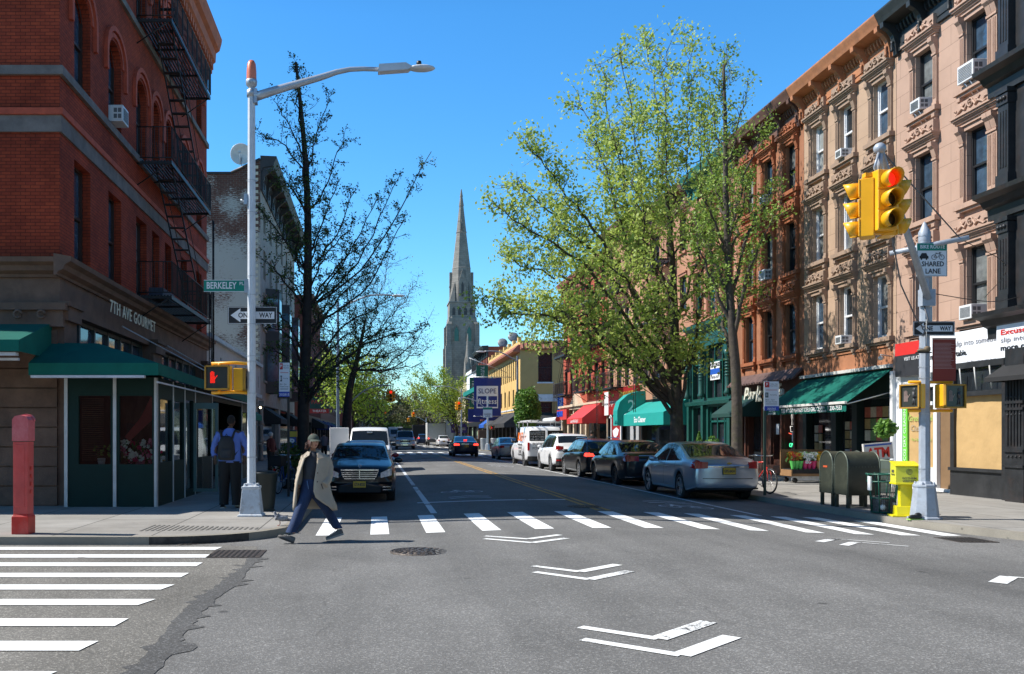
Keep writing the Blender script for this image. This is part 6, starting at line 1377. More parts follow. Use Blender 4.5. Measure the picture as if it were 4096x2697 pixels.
# ================================================================ TREES AND PLANTS
BARK = M('bark', (.075,.06,.048), .9, var=.4, scale=6, bump=.8, bscale=14, dirt=.5, dcol=(.10,.11,.03), dscale=2.5)
BARKD = M('bark_dark', (.035,.028,.024), .9, var=.4, scale=6, bump=.6, bscale=14)
BARKL = M('bark_pale', (.26,.23,.18), .9, var=.4, scale=5)
def rv(rn, s=1): return Vector((rn.gauss(0,s), rn.gauss(0,s), rn.gauss(0,s)))
def spline(pts, n=6):
    pts = [Vector(p) for p in pts]; out = []
    P_ = [pts[0]*2-pts[1]]+pts+[pts[-1]*2-pts[-2]]
    for i in range(1, len(P_)-2):
        a, b_, c, d = P_[i-1:i+3]
        for k in range(n):
            t = k/n; out.append(.5*((2*b_)+(c-a)*t+(2*a-5*b_+4*c-d)*t*t+(3*b_-a-3*c+d)*t**3))
    return out+[pts[-1]]
def tree(name, label, base, trunk, limbs, r0, bark, leafmat, seed, lsize=.12, dens=10, twig=1.0, tl=.9, spread=.18, start=.35, sub2=True, up=.35, group=None, ltrunk=False, droop=0, n2=3, lf=.55, th=1.0):
    """trunk: points; limbs: list of (trunk index fraction, [points]); leaves sit on twigs grown from every limb"""
    rn = random.Random(seed); t = thing(name, label, 'tree', base, 0, group); B = Vector(base)
    wood = MB(); lv = MB(); tp = spline([Vector(p)-B for p in trunk], 5); m = len(tp)
    wood.tube(tp, [r0*(1.25 if i == 0 else 1)*(1-.82*i/(m-1))+.008 for i in range(m)], 10)
    paths = []
    if ltrunk: paths.append((tp[int(m*.35):], r0*.5))
    for f, pts in limbs:
        k = min(m-1, int(f*(m-1))); a = tp[k]; r = max(.022, r0*(1-.82*k/(m-1))*lf); P_ = spline([a]+[Vector(p)-B for p in pts], 6)
        P_ = [p+rv(rn, .02)*min(1, i/4)*2.5*tl for i, p in enumerate(P_)]
        wood.tube(P_, [r*(1-.88*i/(len(P_)-1))+.006 for i in range(len(P_))], 6); paths.append((P_, r))
    def leafs(p, k, s_):
        for _ in range(k):
            c = p+rv(rn, s_); d = (rv(rn)+Vector((0,0,-droop))).normalized()*lsize*rn.uniform(.6,1.2); e = d.cross(rv(rn)).normalized()*d.length*.36
            lv.add([c-d*.5, c+e*.9, c+d*.5, c-e], [(0,1,2,3)])
    for P_, r in paths:
        L_ = sum((P_[i+1]-P_[i]).length for i in range(len(P_)-1)); nt = int(L_*twig*2.2)+2
        for q in range(nt):
            f = start+(1-start)*((q+rn.random())/nt); i = min(len(P_)-2, int(f*(len(P_)-1))); a = P_[i].lerp(P_[i+1], rn.random()); ax = (P_[i+1]-P_[i]).normalized()
            d = (ax*.5+rv(rn, .55)+Vector((0,0,up))).normalized(); ln = tl*rn.uniform(.5,1.15)*(1.15-.5*f); pts = [a]; 
            for s in range(3): d = (d+rv(rn,.18)+Vector((0,0,up*.25-droop*.3))).normalized(); pts.append(pts[-1]+d*ln/3)
            wood.tube(pts, [(.012*min(1.6, r0/.2)+.004)*th,.009*th,.006*th,.003*th], 4, cap=False)
            for s in (1,2,3): leafs(pts[s], max(1, int(dens*(.4+.3*s)*rn.random())), spread)
            if sub2:
                for _ in range(n2):
                    a2 = pts[rn.choice((1,2))]; d2 = (d+rv(rn,.7)+Vector((0,0,.2-droop))).normalized(); e2 = a2+d2*ln*.6*rn.uniform(.6,1.2)
                    wood.tube([a2, (a2+e2)/2+rv(rn,.03), e2], [.009,.007,.003], 3, cap=False); leafs(e2, int(dens*rn.random()*1.1), spread); leafs((a2+e2)/2, int(dens*.5*rn.random()), spread*.8)
    wood.build('trunk', bark, t)
    if lv.v: lv.build('crown', leafmat, t)
    return t
LFB = leafm('leaf_spring', (.52,.62,.15), (.34,.46,.09), .5); LFD = leafm('leaf_ginkgo', (.10,.17,.03), (.05,.09,.02), .35)
LFY = leafm('leaf_yellowgreen', (.42,.52,.06), (.24,.36,.05), .45); LFO = leafm('leaf_olive', (.16,.16,.05), (.09,.10,.035), .3); LFG = leafm('leaf_dense', (.17,.34,.05), (.09,.2,.035), .35)
def Q(px, py, Y, dy=0): return ((px-875)*(Y+dy)/2100, Y+dy, 1.65+(1010-py)*(Y+dy)/2100)
Y = 33.6; rn = random.Random(2)
lim = []
for px, py, m1, m2, f, dy in ((1495,75,1540,500,.9,.8),(1440,110,1500,520,.8,-.6),(1395,150,1500,600,.75,1.5),(1545,120,1560,450,.95,-1.4),(1600,115,1590,430,.9,.6),(1640,250,1610,520,.8,-1.2),(1355,250,1470,600,.65,-.8),(1380,330,1480,640,.6,1.6),
    (1225,330,1400,560,.5,-1.6),(1195,420,1400,620,.45,.4),(1150,480,1380,640,.42,-2.4),(1160,590,1370,680,.4,1.2),(1125,690,1330,760,.36,-1.0),(1180,720,1370,760,.34,-2.6),(1240,800,1420,800,.32,1.0),(1300,720,1450,780,.35,-3.0),(1290,520,1460,660,.5,2.6),(1420,300,1510,560,.7,-2.5),
    (1670,420,1620,600,.6,-1.6),(1700,380,1640,620,.65,1.5),(1660,640,1620,760,.4,-2.2),(1480,860,1530,850,.3,-1.8),(1350,860,1470,850,.28,-.5),(1540,300,1555,560,.85,2.5),(1470,420,1520,620,.7,-3.4),(1400,600,1490,720,.5,-3.6),(1520,700,1545,780,.42,-3.0),(1440,800,1510,820,.33,2.4),(1620,820,1600,850,.3,-1.4)):
    lim.append((f, [Q(m1, m2, Y, dy*.5), Q((m1+px)/2+rn.uniform(-12,12), (m2+py)/2, Y, dy*.8), Q(px, py, Y, dy)]))
tree('street_tree', 'tallest street tree with fresh green leaves beside the teal cleaner awning on the right', (11.2, Y, .12), [(11.2,Y,.12),(11.17,Y,1.5),(11.15,Y,3.4),(11.1,Y,5.5),(11.0,Y,8.2),(10.75,Y,11.0)], lim, .30, BARK, LFB, 7, lsize=.145, dens=11, twig=1.4, tl=1.3, spread=.16, start=.28, up=.35, droop=.25, n2=4, lf=.34)
Y = 28.0; lim = []
for px, py, m1, m2, f in ((1795,505,1740,640,.32),(1770,285,1720,460,.55),(1615,400,1660,520,.5),(1620,560,1660,660,.35),(1640,330,1665,440,.6),(1745,400,1715,520,.48),(1735,220,1705,330,.75),(1650,240,1670,330,.75),(1600,480,1650,590,.42),(1760,600,1720,700,.27),(1640,690,1680,740,.22),(1810,430,1750,520,.4),(1690,110,1684,200,.92)):
    dy = rn.uniform(-1.6,1.6); lim.append((f, [Q(m1, m2, Y, dy*.4), Q(px, py, Y, dy)]))
tree('street_tree', 'thin straight street tree with sparse bright leaves in front of the rust brownstone', (11.17, Y, .12), [(11.17,Y,.12)]+[Q(p,q,Y) for p,q in ((1712,900),(1702,760),(1692,600),(1687,450),(1686,300),(1682,150))], lim, .17, BARK, leafm('leaf_fresh', (.34,.48,.08), (.20,.33,.06), .4), 9, lsize=.10, dens=10, twig=1.7, tl=.8, spread=.11, start=.2, ltrunk=True)
Y = 27.0; lim = []
for px, py, m1, m2, f, dy in ((612,322,650,330,.56,.3),(640,240,675,300,.72,-.5),(800,310,760,430,.5,-.3),(765,215,735,330,.62,.4),(790,410,750,520,.42,.8),(1004,354,860,600,.2,-.5),(880,455,790,620,.3,.6),(940,505,840,680,.2,-1.2),(830,440,770,560,.38,-.9),(610,600,650,640,.32,-.8),(598,480,650,540,.42,.7),(612,700,660,740,.24,-.4),(625,815,665,830,.13,.6),(985,765,850,800,.12,-1.4),(800,640,750,720,.26,1.3),(930,400,830,610,.24,.9),(660,400,690,440,.58,-.7),(700,540,690,600,.4,-1.8),(845,760,780,800,.15,1.6),(660,880,690,890,.08,-.6),(770,880,740,880,.09,-1.5),(640,560,680,560,.36,1.2),(640,420,670,430,.5,1.0),(760,540,735,560,.38,1.5),(850,560,780,620,.3,-.4),(880,610,790,690,.22,1.5),(820,520,760,590,.34,.1),(930,760,820,800,.13,.9),(655,640,690,670,.3,1.6),(620,760,670,780,.18,.9),(740,470,720,490,.46,-1.1),(830,880,760,860,.1,1.0),(890,830,790,840,.1,-.8),(900,700,800,760,.16,-.2),(700,180,690,240,.85,.2),(725,330,705,400,.6,-.8)):
    ys_ = [1150, 950, 800, 600, 430, 290, 145]; sy = min(960, m2+50+.3*abs(px-m1)); k = next(i for i in range(6) if ys_[i+1] <= sy); f = (k+(ys_[k]-sy)/(ys_[k]-ys_[k+1]))/6
    lim.append((f, [Q(m1, m2, Y, dy*.5), Q(px, py, Y, dy)]))
tree('ginkgo_tree', 'dark sparse ginkgo with upright branches beside the lamp post on the left', (-2.17, Y, .12), [(-2.17,Y,.12)]+[Q(p,q,Y) for p,q in ((705,950),(712,800),(716,600),(713,430),(703,290),(688,145))], lim, .19, BARKD, LFD, 12, lsize=.07, dens=8, twig=2.7, tl=.6, spread=.045, start=.1, ltrunk=True, up=.12, n2=2, lf=.24, th=.7)
Y = 62.0; lim = []
for px, py, m1, m2, f, dy in ((1000,752,900,850,.62,1),(985,845,900,860,.6,-2),(965,660,890,760,.8,2),(900,600,870,740,.9,-2),(850,565,850,700,.95,2),(790,610,820,760,.8,-1),(745,705,790,820,.65,2),(930,700,880,800,.7,-3),(880,660,860,760,.85,3),(820,680,830,780,.8,-3),(950,800,890,830,.62,3),(765,780,800,840,.6,-3),(1010,800,910,855,.6,0)):
    lim.append((f, [Q(m1, m2, Y, dy*.5), Q(px, py, Y, dy)]))
tree('street_tree', 'wide spreading tree with curved dark trunk and fine bare twigs further along the left', (-2.1, Y, .12), [(-2.1,Y,.12)]+[Q(p,q,Y) for p,q in ((806,980),(812,910),(824,860),(838,800),(850,740))], lim, .36, BARKD, LFO, 14, lsize=.10, dens=4, twig=1.8, tl=1.9, spread=.2, start=.25, up=.25, n2=5, lf=.4, th=.8)
def far_tree(label, x, Y, H, Rr, leaf, bark, seed, dens=6, lean=0, lsize=.3, group='trees far along the avenue', r0=.22):
    rn = random.Random(seed); lim = []
    for i in range(15):
        a = i*2.4; f = .35+.6*i/15; h = H*(.42+.58*((i*7) % 15)/15); rr = Rr*math.sqrt(max(.12, 1-((h/H-.55)/.5)**2)) if h < H*1.02 else .3
        e = (x+lean+rr*math.cos(a), Y+rr*math.sin(a), h+.12); mid = (x+lean*.5+rr*.4*math.cos(a), Y+rr*.4*math.sin(a), h*.75+.1); lim.append((f*.85, [mid, e]))
    return tree('street_tree', label, (x, Y, .12), [(x,Y,.12),(x+.05,Y,H*.2),(x+lean*.3,Y,H*.45),(x+lean*.7,Y,H*.75)], lim, r0, bark, leaf, seed, lsize=lsize, dens=dens, twig=1.0, tl=1.5, spread=.35, start=.3, group=group, n2=2)
far_tree('leafy green tree behind the ginkgo near the hanging pizza sign', -2.6, 82, 9.5, 3.2, LFY, BARKD, 21, 7, .3)
far_tree('pale twiggy tree over the left kerb beyond the first intersection', -2.2, 108, 10.5, 4.2, LFO, BARKL, 22, 4, 1.2)
far_tree('pale bare-limbed tree behind the left mast-arm signal', -2.2, 150, 13, 5.2, LFO, BARKL, 23, 4, 1.5, .35)
far_tree('hazy olive tree far down the left side of the avenue', -2.2, 205, 12, 6, LFO, BARKD, 24, 7, 1.5, .5)
far_tree('dark green tree furthest away on the left pavement', -2.0, 270, 11, 7, LFG, BARKD, 25, 9, 1, .7)
far_tree('bright yellow-green tree leaning over the avenue below the church', 11.3, 128, 10.8, 4.6, LFY, BARKD, 26, 11, -2.6, .26)
far_tree('grey twiggy tree behind the bright green one near the church', 11.6, 175, 12.5, 5.5, LFO, BARKL, 27, 4, -2, .35)
far_tree('distant olive tree right of the street end', 11.6, 240, 12, 7, LFO, BARKD, 28, 8, -2, .6)
far_tree('furthest tree on the right, a small dark crown at the street end', 9.5, 330, 12, 8, LFG, BARKD, 29, 9, -1, .8)
# small bushy tree and clipped shrubs
def bush(name, label, loc, rx, rz, cz, leaf, n, ls, seed, trunk=True, pot=None, cone=False, cat='shrub', group=None):
    rn = random.Random(seed); t = thing(name, label, cat, loc, 0, group); lv = MB()
    for i in range(n):
        d = rv(rn).normalized(); f = rn.random()**.35; k = 1+.22*noise.noise(d*2.5+Vector((seed,0,0)))
        if cone: hh = rn.random(); c = Vector((d.x*rx*(1-hh)**.8*f, d.y*rx*(1-hh)**.8*f, cz-rz+2*rz*hh))
        else: c = Vector((d.x*rx*f*k, d.y*rx*f*k, cz+d.z*rz*f*k))
        u = rv(rn).normalized()*ls*rn.uniform(.6,1.2); e = u.cross(rv(rn)).normalized()*u.length*.4; lv.add([c-u*.5, c+e, c+u*.5, c-e], [(0,1,2,3)])
    lv.build('crown', leaf, t)
    if trunk:
        b = MB(); b.tube([(0,0,0),(.03,0,(cz-rz)*.6),(0,0,cz)], [.05,.04,.02], 7)
        for i in range(6): a = i*1.05; b.tube([(0,0,cz-rz*.9),(rx*.5*math.cos(a),rx*.5*math.sin(a),cz+rz*.3)], [.02,.008], 5)
        b.build('trunk', BARKD, t)
    if pot: MB().lathe([(pot*.7,0),(pot,.35),(pot*1.08,.36),(pot*1.08,.42),(pot*.9,.42)], 16).build('pot', M('pot_dark', (.03,.05,.045), .6), t)
    return t
bush('small_tree', 'small dense bright green tree by the kerb left of the work van', (11.0, 66, .12), 1.0, 1.75, 3.35, LFG, 5200, .17, 31, cat='tree')
bush('clipped_shrub', 'conical potted evergreen by the green iron doorway, left of the thin tree', (13.9, 38.9, .12), .36, .6, 1.05, LFG, 1500, .08, 32, True, .28, True)
bush('clipped_shrub', 'second potted evergreen half hidden by the thin tree trunk', (13.7, 36.9, .12), .36, .5, .95, LFG, 1300, .08, 33, True, .28)
bush('foliage_plant', 'low leafy sidewalk plants behind the bicycle with basket', (-2.45, 25.6, .12), .45, .55, .75, LFD, 900, .1, 34, True, .3)
# ================================================================ STREET FURNITURE
REDL = M('lens_red_on', (.5,.02,.01), .3, em=(1,.02,.01), emk=.9); DLENS = M('lens_off', (.02,.015,.01), .2, spec=.8, coat=.6)
SIGNW = M('sign_face_white', (.74,.75,.77), .5, var=.03); SIGNK = M('sign_face_black', (.012,.012,.014), .5); SIGNG = M('sign_face_green', (.0,.21,.15), .5, var=.04); SBACK = M('sign_back', (.4,.42,.44), .5, .5)
def octpole(b, z0, z1, r0, r1): b.lathe([(r0,z0),(r1,z1)], 8, sm=False, ph=R(22.5))
def pedestal(t, mat, h=.58, w0=.27, w1=.21, n=8):
    b = MB(); b.lathe([(w0+.05,0),(w0+.05,.03),(w0,.05),(w0,.09),(w1,h-.05),(w1+.015,h-.04),(w1+.015,h),(.14,h+.01),(.12,h+.06)], n, sm=False, ph=R(45 if n == 4 else 22.5)); 
    for i in range(4): a = R(45+90*i); b.lathe([(.025,0),(.025,.05)], 6, (.15*math.cos(a), .15*math.sin(a), h)); b.lathe([(.035,0),(.035,.02)], 6, (.15*math.cos(a), .15*math.sin(a), h))
    return b.build('base', mat, t, bevel=.008)
def one_way(t, x0, x1, z0, z1, y):
    s = MB().box(x0, x1, y-.004, y+.004, z0, z1).build('sign', SIGNK, t); h = z1-z0; w = x1-x0; cz = (z0+z1)/2
    b = MB(); m = .055*w
    b.add([(x0+m, y-.007, cz), (x0+m+w*.2, y-.007, z0+h*.1), (x0+m+w*.2, y-.007, z0+h*.29), (x1-m, y-.007, z0+h*.29), (x1-m, y-.007, z1-h*.29), (x0+m+w*.2, y-.007, z1-h*.29), (x0+m+w*.2, y-.007, z1-h*.1)], [tuple(range(7))])
    for a in ((x0+.01,x1-.01,z0+.008,z0+.015),(x0+.01,x1-.01,z1-.015,z1-.008),(x0+.008,x0+.015,z0+.01,z1-.01),(x1-.015,x1-.008,z0+.01,z1-.01)): b.box(a[0],a[1],y-.007,y-.004,a[2],a[3])
    b.build('arrow', SIGNW, s); b = MB(); text(b, 'ONE', x0+w*.34, cz-.003, h*.40, y-.009, .001, bold=.003, width=w*.26); text(b, 'WAY', x1-w*.23, cz-.003, h*.40, y-.009, .001, bold=.003, width=w*.27); b.build('lettering', LB, s); return s
def hand(b, cx, cz, s, y, mi=0, dots=True):
    # raised hand drawn in lamp dots
    pts = []
    for i in range(5):
        for j in range(7): pts.append((-.34+i*.17, -.85+j*.17))
    for i, h in enumerate((4,5,5,4)):
        for j in range(h): pts.append((-.34+i*.19, .35+j*.16))
    for j in range(4): pts.append((.45+j*.11, -.15+j*.15))
    for x, z in pts: b.box(cx+x*s-.06*s, cx+x*s+.06*s, y-.004, y, cz+z*s-.06*s, cz+z*s+.06*s, mi)
def ped_head(t, x, y, z, rz, lit, w=.44, h=.42, d=.2, body=None, man=False, faded=False):
    o = link('walk_signal', None, t, (x, y, z), rz); bm = body or YEL
    b = MB(); b.box(-w/2, w/2, -d/2+.02, d/2, -h/2, h/2); b.build('housing', bm, o, bevel=.015)
    b = MB()
    for a in ((-w/2,w/2,h/2-.025,h/2),(-w/2,w/2,-h/2,-h/2+.025),(-w/2,-w/2+.025,-h/2,h/2),(w/2-.025,w/2,-h/2,h/2)): b.box(a[0],a[1],-d/2-.03,-d/2+.02,a[2],a[3])
    b.build('visor_frame', M('signal_yellow_dull', (.42,.22,.02), .6, var=.25), o)
    MB().box(-w/2+.025, w/2-.025, -d/2, -d/2+.015, -h/2+.025, h/2-.025).build('lens_panel', M('walk_lens_dark', (.035,.04,.035) , .35), o)
    if lit: b = MB(); hand(b, -w*.18, .0, .11, -d/2-.003); b.build('hand_symbol', REDL, o)
    else:
        b = MB(); hand(b, -w*.2, 0, .1, -d/2-.003); b.build('hand_symbol', M('hand_unlit', (.22,.03,.02) if faded else (.35,.25,.22), .5), o)
        b = MB(); b.ball((w*.2, -d/2-.005, .12), .03, .006, .03, 8, 6); b.tube([(w*.2,-d/2-.005,.08),(w*.2,-d/2-.005,-.03)], .03, 5); b.tube([(w*.2,-d/2-.005,-.02),(w*.13,-d/2-.005,-.15)], .014, 5); b.tube([(w*.2,-d/2-.005,-.02),(w*.26,-d/2-.005,-.15)], .014, 5); b.tube([(w*.2,-d/2-.005,.06),(w*.3,-d/2-.005,-.02)], .011, 5); b.build('walk_symbol', M('man_unlit', (.4,.42,.45) if man else (.06,.06,.06), .5), o)
    return o
def signal_head(t, x, y, z, rz, lit=True, s=1.0, n=14):
    o = link('signal_head', None, t, (x, y, z), rz); o.scale = (s, s, s)
    b = MB(); b.box(-.13, .13, -.0, .17, -.40, .40)
    for k in (-.27, 0, .27): b.box(-.14, .14, -.02, .0, k-.125, k+.125)
    b.build('housing', YEL, o, bevel=.018)
    for k, m_ in ((.265, REDL if lit else DLENS), (0, DLENS), (-.265, DLENS)):
        b = MB(); b.M = T(0, -.02, k) @ RX(90); b.lathe([(.001,.02),(.07,.015),(.1,.0)], n, cap=False); b.M = None; b.build('lens', m_, o)
        b = MB(); vs = []; L_ = .2
        for i in range(n+1):
            a = R(-70+320*i/n); 
            for rr, yy in ((.112, 0), (.112, 1), (.104, 1), (.104, 0)): ln = L_*(.55+.45*(.5+.5*math.sin(a))); vs.append((rr*math.cos(a), -.02-yy*ln, k+rr*math.sin(a)))
        b.add(vs, [(4*i+c, 4*i+(c+1) % 4, 4*i+4+(c+1) % 4, 4*i+4+c) for i in range(n) for c in range(4)], 0, True); b.build('visor', YEL, o)
    return o
# ---- lamp post on the left corner
px, py = -2.35, 17.0
LP = thing('lamp_post', 'tall pale octagonal lamp post with orange beacon, street signs and walk signal on left corner', 'lamp post', (px, py, .12))
pedestal(LP, M('base_white_worn', (.52,.56,.60), .6, var=.15, scale=4, dirt=.75, dcol=(.25,.2,.17), dscale=9), .56, .28, .22, 4)
PW2 = M('pole_white', (.62,.64,.67), .45, var=.08, scale=6, dirt=.3, dcol=(.4,.38,.36), dscale=8)
b = MB(); octpole(b, .56, 7.95, .085, .072); b.build('pole', PW2, LP)
b = MB()
for z in (1.1, 2.3, 2.9, 3.0, 3.6, 4.15, 4.5, 5.7, 6.3): b.lathe([(.088,0),(.088,.012)], 12, (0,0,z), cap=False); b.cb(.09, -.0, z, .03, .02, .02)
b.lathe([(.09,7.88),(.09,8.0),(.05,8.02),(.05,8.05),(.1,8.1),(.11,8.17),(.1,8.2)], 14); b.build('bands', STEEL, LP)
b = MB(); b.lathe([(.095,8.2),(.093,8.35),(.08,8.5),(.05,8.56),(.001,8.58)], 18, cap=False); b.build('beacon', M('beacon_orange', (.75,.20,.10), .35, var=.08), LP)
b = MB(); z0 = -.12
b.tube([(.06,0,7.88),(.3,0,7.96),(.7,0,8.08),(1.3,0,8.25),(1.6,0,8.35),(1.85,0,8.40),(2.1,0,8.41),(2.42,0,8.40)], [.085,.08,.072,.06,.05,.045,.042,.04], 10); b.box(.05,.11,-.08,.08,7.75,8.02); arm = b.build('arm', M('arm_grey', (.42,.45,.5), .4, .3), LP)
b = MB(); b.prism([(2.38,8.33),(2.95,8.37),(3.02,8.43),(2.9,8.50),(2.4,8.47)], -.09, .09, 'y'); b.M = T(3.0,0,8.42); b.ball((.2,0,0), .26, .14, .055); b.M = None; b.lathe([(.04,0),(.05,.05),(.045,.09)], 10, (3.15,0,8.46), mi=1); b.build('luminaire', [M('lum_grey', (.55,.57,.6), .4), BLK], LP)
s = MB().box(-.89, -.10, -.045, -.037, 4.21, 4.43).build('street_sign', SIGNG, LP); b = MB()
for a in ((-.89,-.10,4.21,4.218),(-.89,-.10,4.422,4.43)): b.box(a[0],a[1],-.048,-.045,a[2],a[3])
b.build('border', SIGNW, s); b = MB(); text(b, 'BERKELEY', -.56, 4.32, .175, -.05, .001, bold=.003, width=.56); text(b, 'PL', -.18, 4.36, .085, -.05, .001, bold=.001); b.build('lettering', SIGNW, s)
b = MB(); b.box(-.13, -.05, -.05, .05, 4.19, 4.45); b.build('bracket', STEEL, LP)
one_way(LP, -.46, .47, 3.62, 3.95, .095)
ped_head(LP, -.60, -.10, 2.59, -8, True, .47, .45); ped_head(LP, -.22, .1, 2.56, 88, False, .44, .42)
b = MB()
for z in (2.86, 2.31): b.tube([(-.75,-.02,z),(-.3,.0,z+.02),(-.05,0,z)], .03, 8); b.tube([(-.6,-.02,z),(-.6,-.06,z-.04 if z > 2.6 else z+.04)], .03, 6)
b.build('signal_bracket', YEL, LP)
b = MB(); b.box(-.14,-.07,-.05,.05,5.85,6.05); b.tube([(-.14,0,5.9),(-.2,0,5.95)], .02, 6); b.build('sensor_box', STEEL, LP)
b = MB(); b.tube([(-.09,-.1,.58),(-.05,-.13,.5),(0,-.14,.47),(.05,-.13,.5),(.09,-.1,.58)], .014, 5); b.build('chain', M('rust', (.16,.07,.03), .8), LP)
# ---- signal pole on the right corner
SP = thing('signal_pole', 'grey-blue signal pole on right corner with mast arm traffic lights and shared lane sign', 'traffic light', (9.95, 16.4, .12))
pedestal(SP, GPAINT, .62, .235, .18, 8)
b = MB(); octpole(b, .6, 5.2, .095, .078); b.lathe([(.085,4.95),(.1,4.98),(.1,5.2),(.07,5.26),(.03,5.36),(.001,5.4)], 12, cap=False); b.build('pole', GPAINT, SP)
b = MB()
for z in (.9,1.9,2.0,2.55,2.75,3.1): b.lathe([(.098,0),(.098,.012)], 12, (0,0,z), cap=False)
for z in (5.0,5.12): b.lathe([(.105,0),(.105,.02)], 12, (0,0,z), cap=False)
b.build('bands', STEEL, SP)
a0 = Vector((.0,-.1,4.0)); a1 = Vector((-2.68,-3.35,5.66))
b = MB(); b.tube([a0, a0.lerp(a1,.5), a1], [.06,.052,.045], 10); b.box(-.12,.12,-.14,.0,3.85,4.15); b.build('mast_arm', GPAINT, SP)
b = MB(); b.tube([(-.45,.32,4.88),(0,0,4.95),(.55,-.4,5.02)], .045, 8); b.build('cross_bar', GPAINT, SP)
b = MB(); b.tube([a1, (.42,-.3,5.06)], .012, 5); b.tube([a1*.98+Vector((0,0,.1)), (-.4,.28,4.9)], .01, 5); b.tube([a1+Vector((0,0,-.3)), (-1.3,-1.5,4.0), (-.4,-.4,3.6),(-.08,-.1,3.45)], .012, 5); b.tube([(-.08,-.1,3.9),(-.02,-.14,3.6),(-.1,-.12,3.3)], .014, 5); b.build('cable', M('cable_dark', (.12,.12,.13), .6), SP)
b = MB(); b.ball(tuple(a1), .085); b.tube([a1, a1+Vector((0,0,-.38))], .04, 8); b.cb(a1.x, a1.y, a1.z-.4, .12,.12,.08); b.tube([a1+Vector((-.02,-.02,-.05)), a1+Vector((-.12,-.08,-.3)), a1+Vector((-.02,0,-.4))], .02, 6); b.build('arm_clamp', GPAINT, SP)
hx, hy, hz = a1.x+.02, a1.y, a1.z-.80
b = MB(); b.lathe([(.06,0),(.06,.08)], 10, (hx,hy,hz+.4)); b.box(hx-.25,hx+.25,hy-.05,hy+.05,hz+.38,hz+.44); b.box(hx-.25,hx+.25,hy-.05,hy+.05,hz-.44,hz-.38); b.build('signal_frame', YEL, SP)
signal_head(SP, hx+.0, hy-.16, hz+.02, 6, True, 1.08); signal_head(SP, hx-.24, hy+.10, hz-.06, -122, False, 1.05); signal_head(SP, hx+.21, hy+.06, hz-.04, 80, False, 1.05)
s = MB().box(-.21, .34, -.115, -.107, 4.38, 4.98).build('shared_lane_sign', SIGNW, SP); MB().box(-.2, .33, -.119, -.116, 4.845, 4.975).build('green_band', SIGNG, s)
b = MB(); text(b, 'BIKE ROUTE', .07, 4.91, .09, -.121, .001, bold=.0015, width=.44); b.build('lettering', SIGNW, s)
b = MB(); text(b, 'SHARED', .08, 4.60, .125, -.118, .001, bold=.002, width=.4); text(b, 'LANE', .08, 4.47, .125, -.118, .001, bold=.002, width=.27)
b.prism([(-.16,4.7),(.0,4.7),(.0,4.74),(-.02,4.755),(-.04,4.8),(-.12,4.8),(-.145,4.755),(-.16,4.745)], -.119,-.116,'y')
for cx in (-.125,-.035): b.cb(cx,-.1175,4.695,.025,.003,.035)
for cx in (.1,.24): b.tube([(cx+.045*math.cos(i*.628), -.118, 4.725+.045*math.sin(i*.628)) for i in range(11)], .004, 4, cap=False)
for p, q in (((.1,4.725),(.14,4.79)),((.14,4.79),(.21,4.79)),((.24,4.725),(.2,4.81)),((.1,4.725),(.17,4.725)),((.17,4.725),(.21,4.79)),((.19,4.81),(.23,4.815)),((.12,4.8),(.16,4.8))): b.tube([(p[0],-.118,p[1]),(q[0],-.118,q[1])], .004, 4)
for a in ((-.205,.335,4.385,4.391),(-.205,-.199,4.385,4.84),(.329,.335,4.385,4.84)): b.box(a[0],a[1],-.118,-.116,a[2],a[3])
b.build('lettering', SIGNK, s)
one_way(SP, -.28, .47, 3.31, 3.57, -.12)
s = MB().box(.13, .55, -.03, -.02, 2.5, 3.28).build('notice_banner', M('banner_maroon', (.23,.025,.015), .55, var=.08), SP)
b = MB(); rn = random.Random(8)
for i in range(20): b.box(.15, .15+rn.uniform(.3,.38), -.033, -.031, 3.18-i*.024, 3.187-i*.024)
b.box(.13,.55,-.034,-.031,3.25,3.28,); b.build('small_print', M('print_pale', (.45,.3,.27), .6), s)
ped_head(SP, -.24, -.05, 2.22, -70, False, .40, .44, .14, man=True); ped_head(SP, .42, -.06, 2.22, 12, False, .44, .43, .22, faded=True)
b = MB()
for z in (2.48, 1.96): b.tube([(-.3,-.02,z),(0,0,z),(.5,.0,z)], .028, 8)
b.build('signal_bracket', YEL, SP)
sh = thing('hanging_shoe', 'old brown shoe dangling by its lace from the right signal pole', 'shoe', (9.85, 16.22, 3.12)); b = MB(); b.ball((-.04,0,.035), .11, .04, .035); b.ball((.04,0,.06), .06, .04, .06); b.build('upper', M('shoe_brown', (.2,.14,.08), .8), sh); MB().box(-.15,.1,-.04,.04,-.01,.012).build('sole', BLK, sh); b = MB(); b.tube([(.03,0,.1),(.02,0,.6)], .005, 4); b.build('lace', OFFW, sh)
def wire(label, pts):
    b = MB(); b.tube(spline(pts, 6), .008, 4); return tag(b.build('overhead_wire', M('wire_black', (.02,.02,.02), .6)), label, 'wire')
wire('thin cable running right from the mast arm past the pink brownstone', [(10.4,16.1,5.14),(12.2,17.5,4.9),(13.8,20.5,4.75)])
wire('lower thin cable running right from the signal pole to the iron front building', [(10.0,16.3,4.2),(12.2,18,4.3),(14.5,20.4,4.75)])
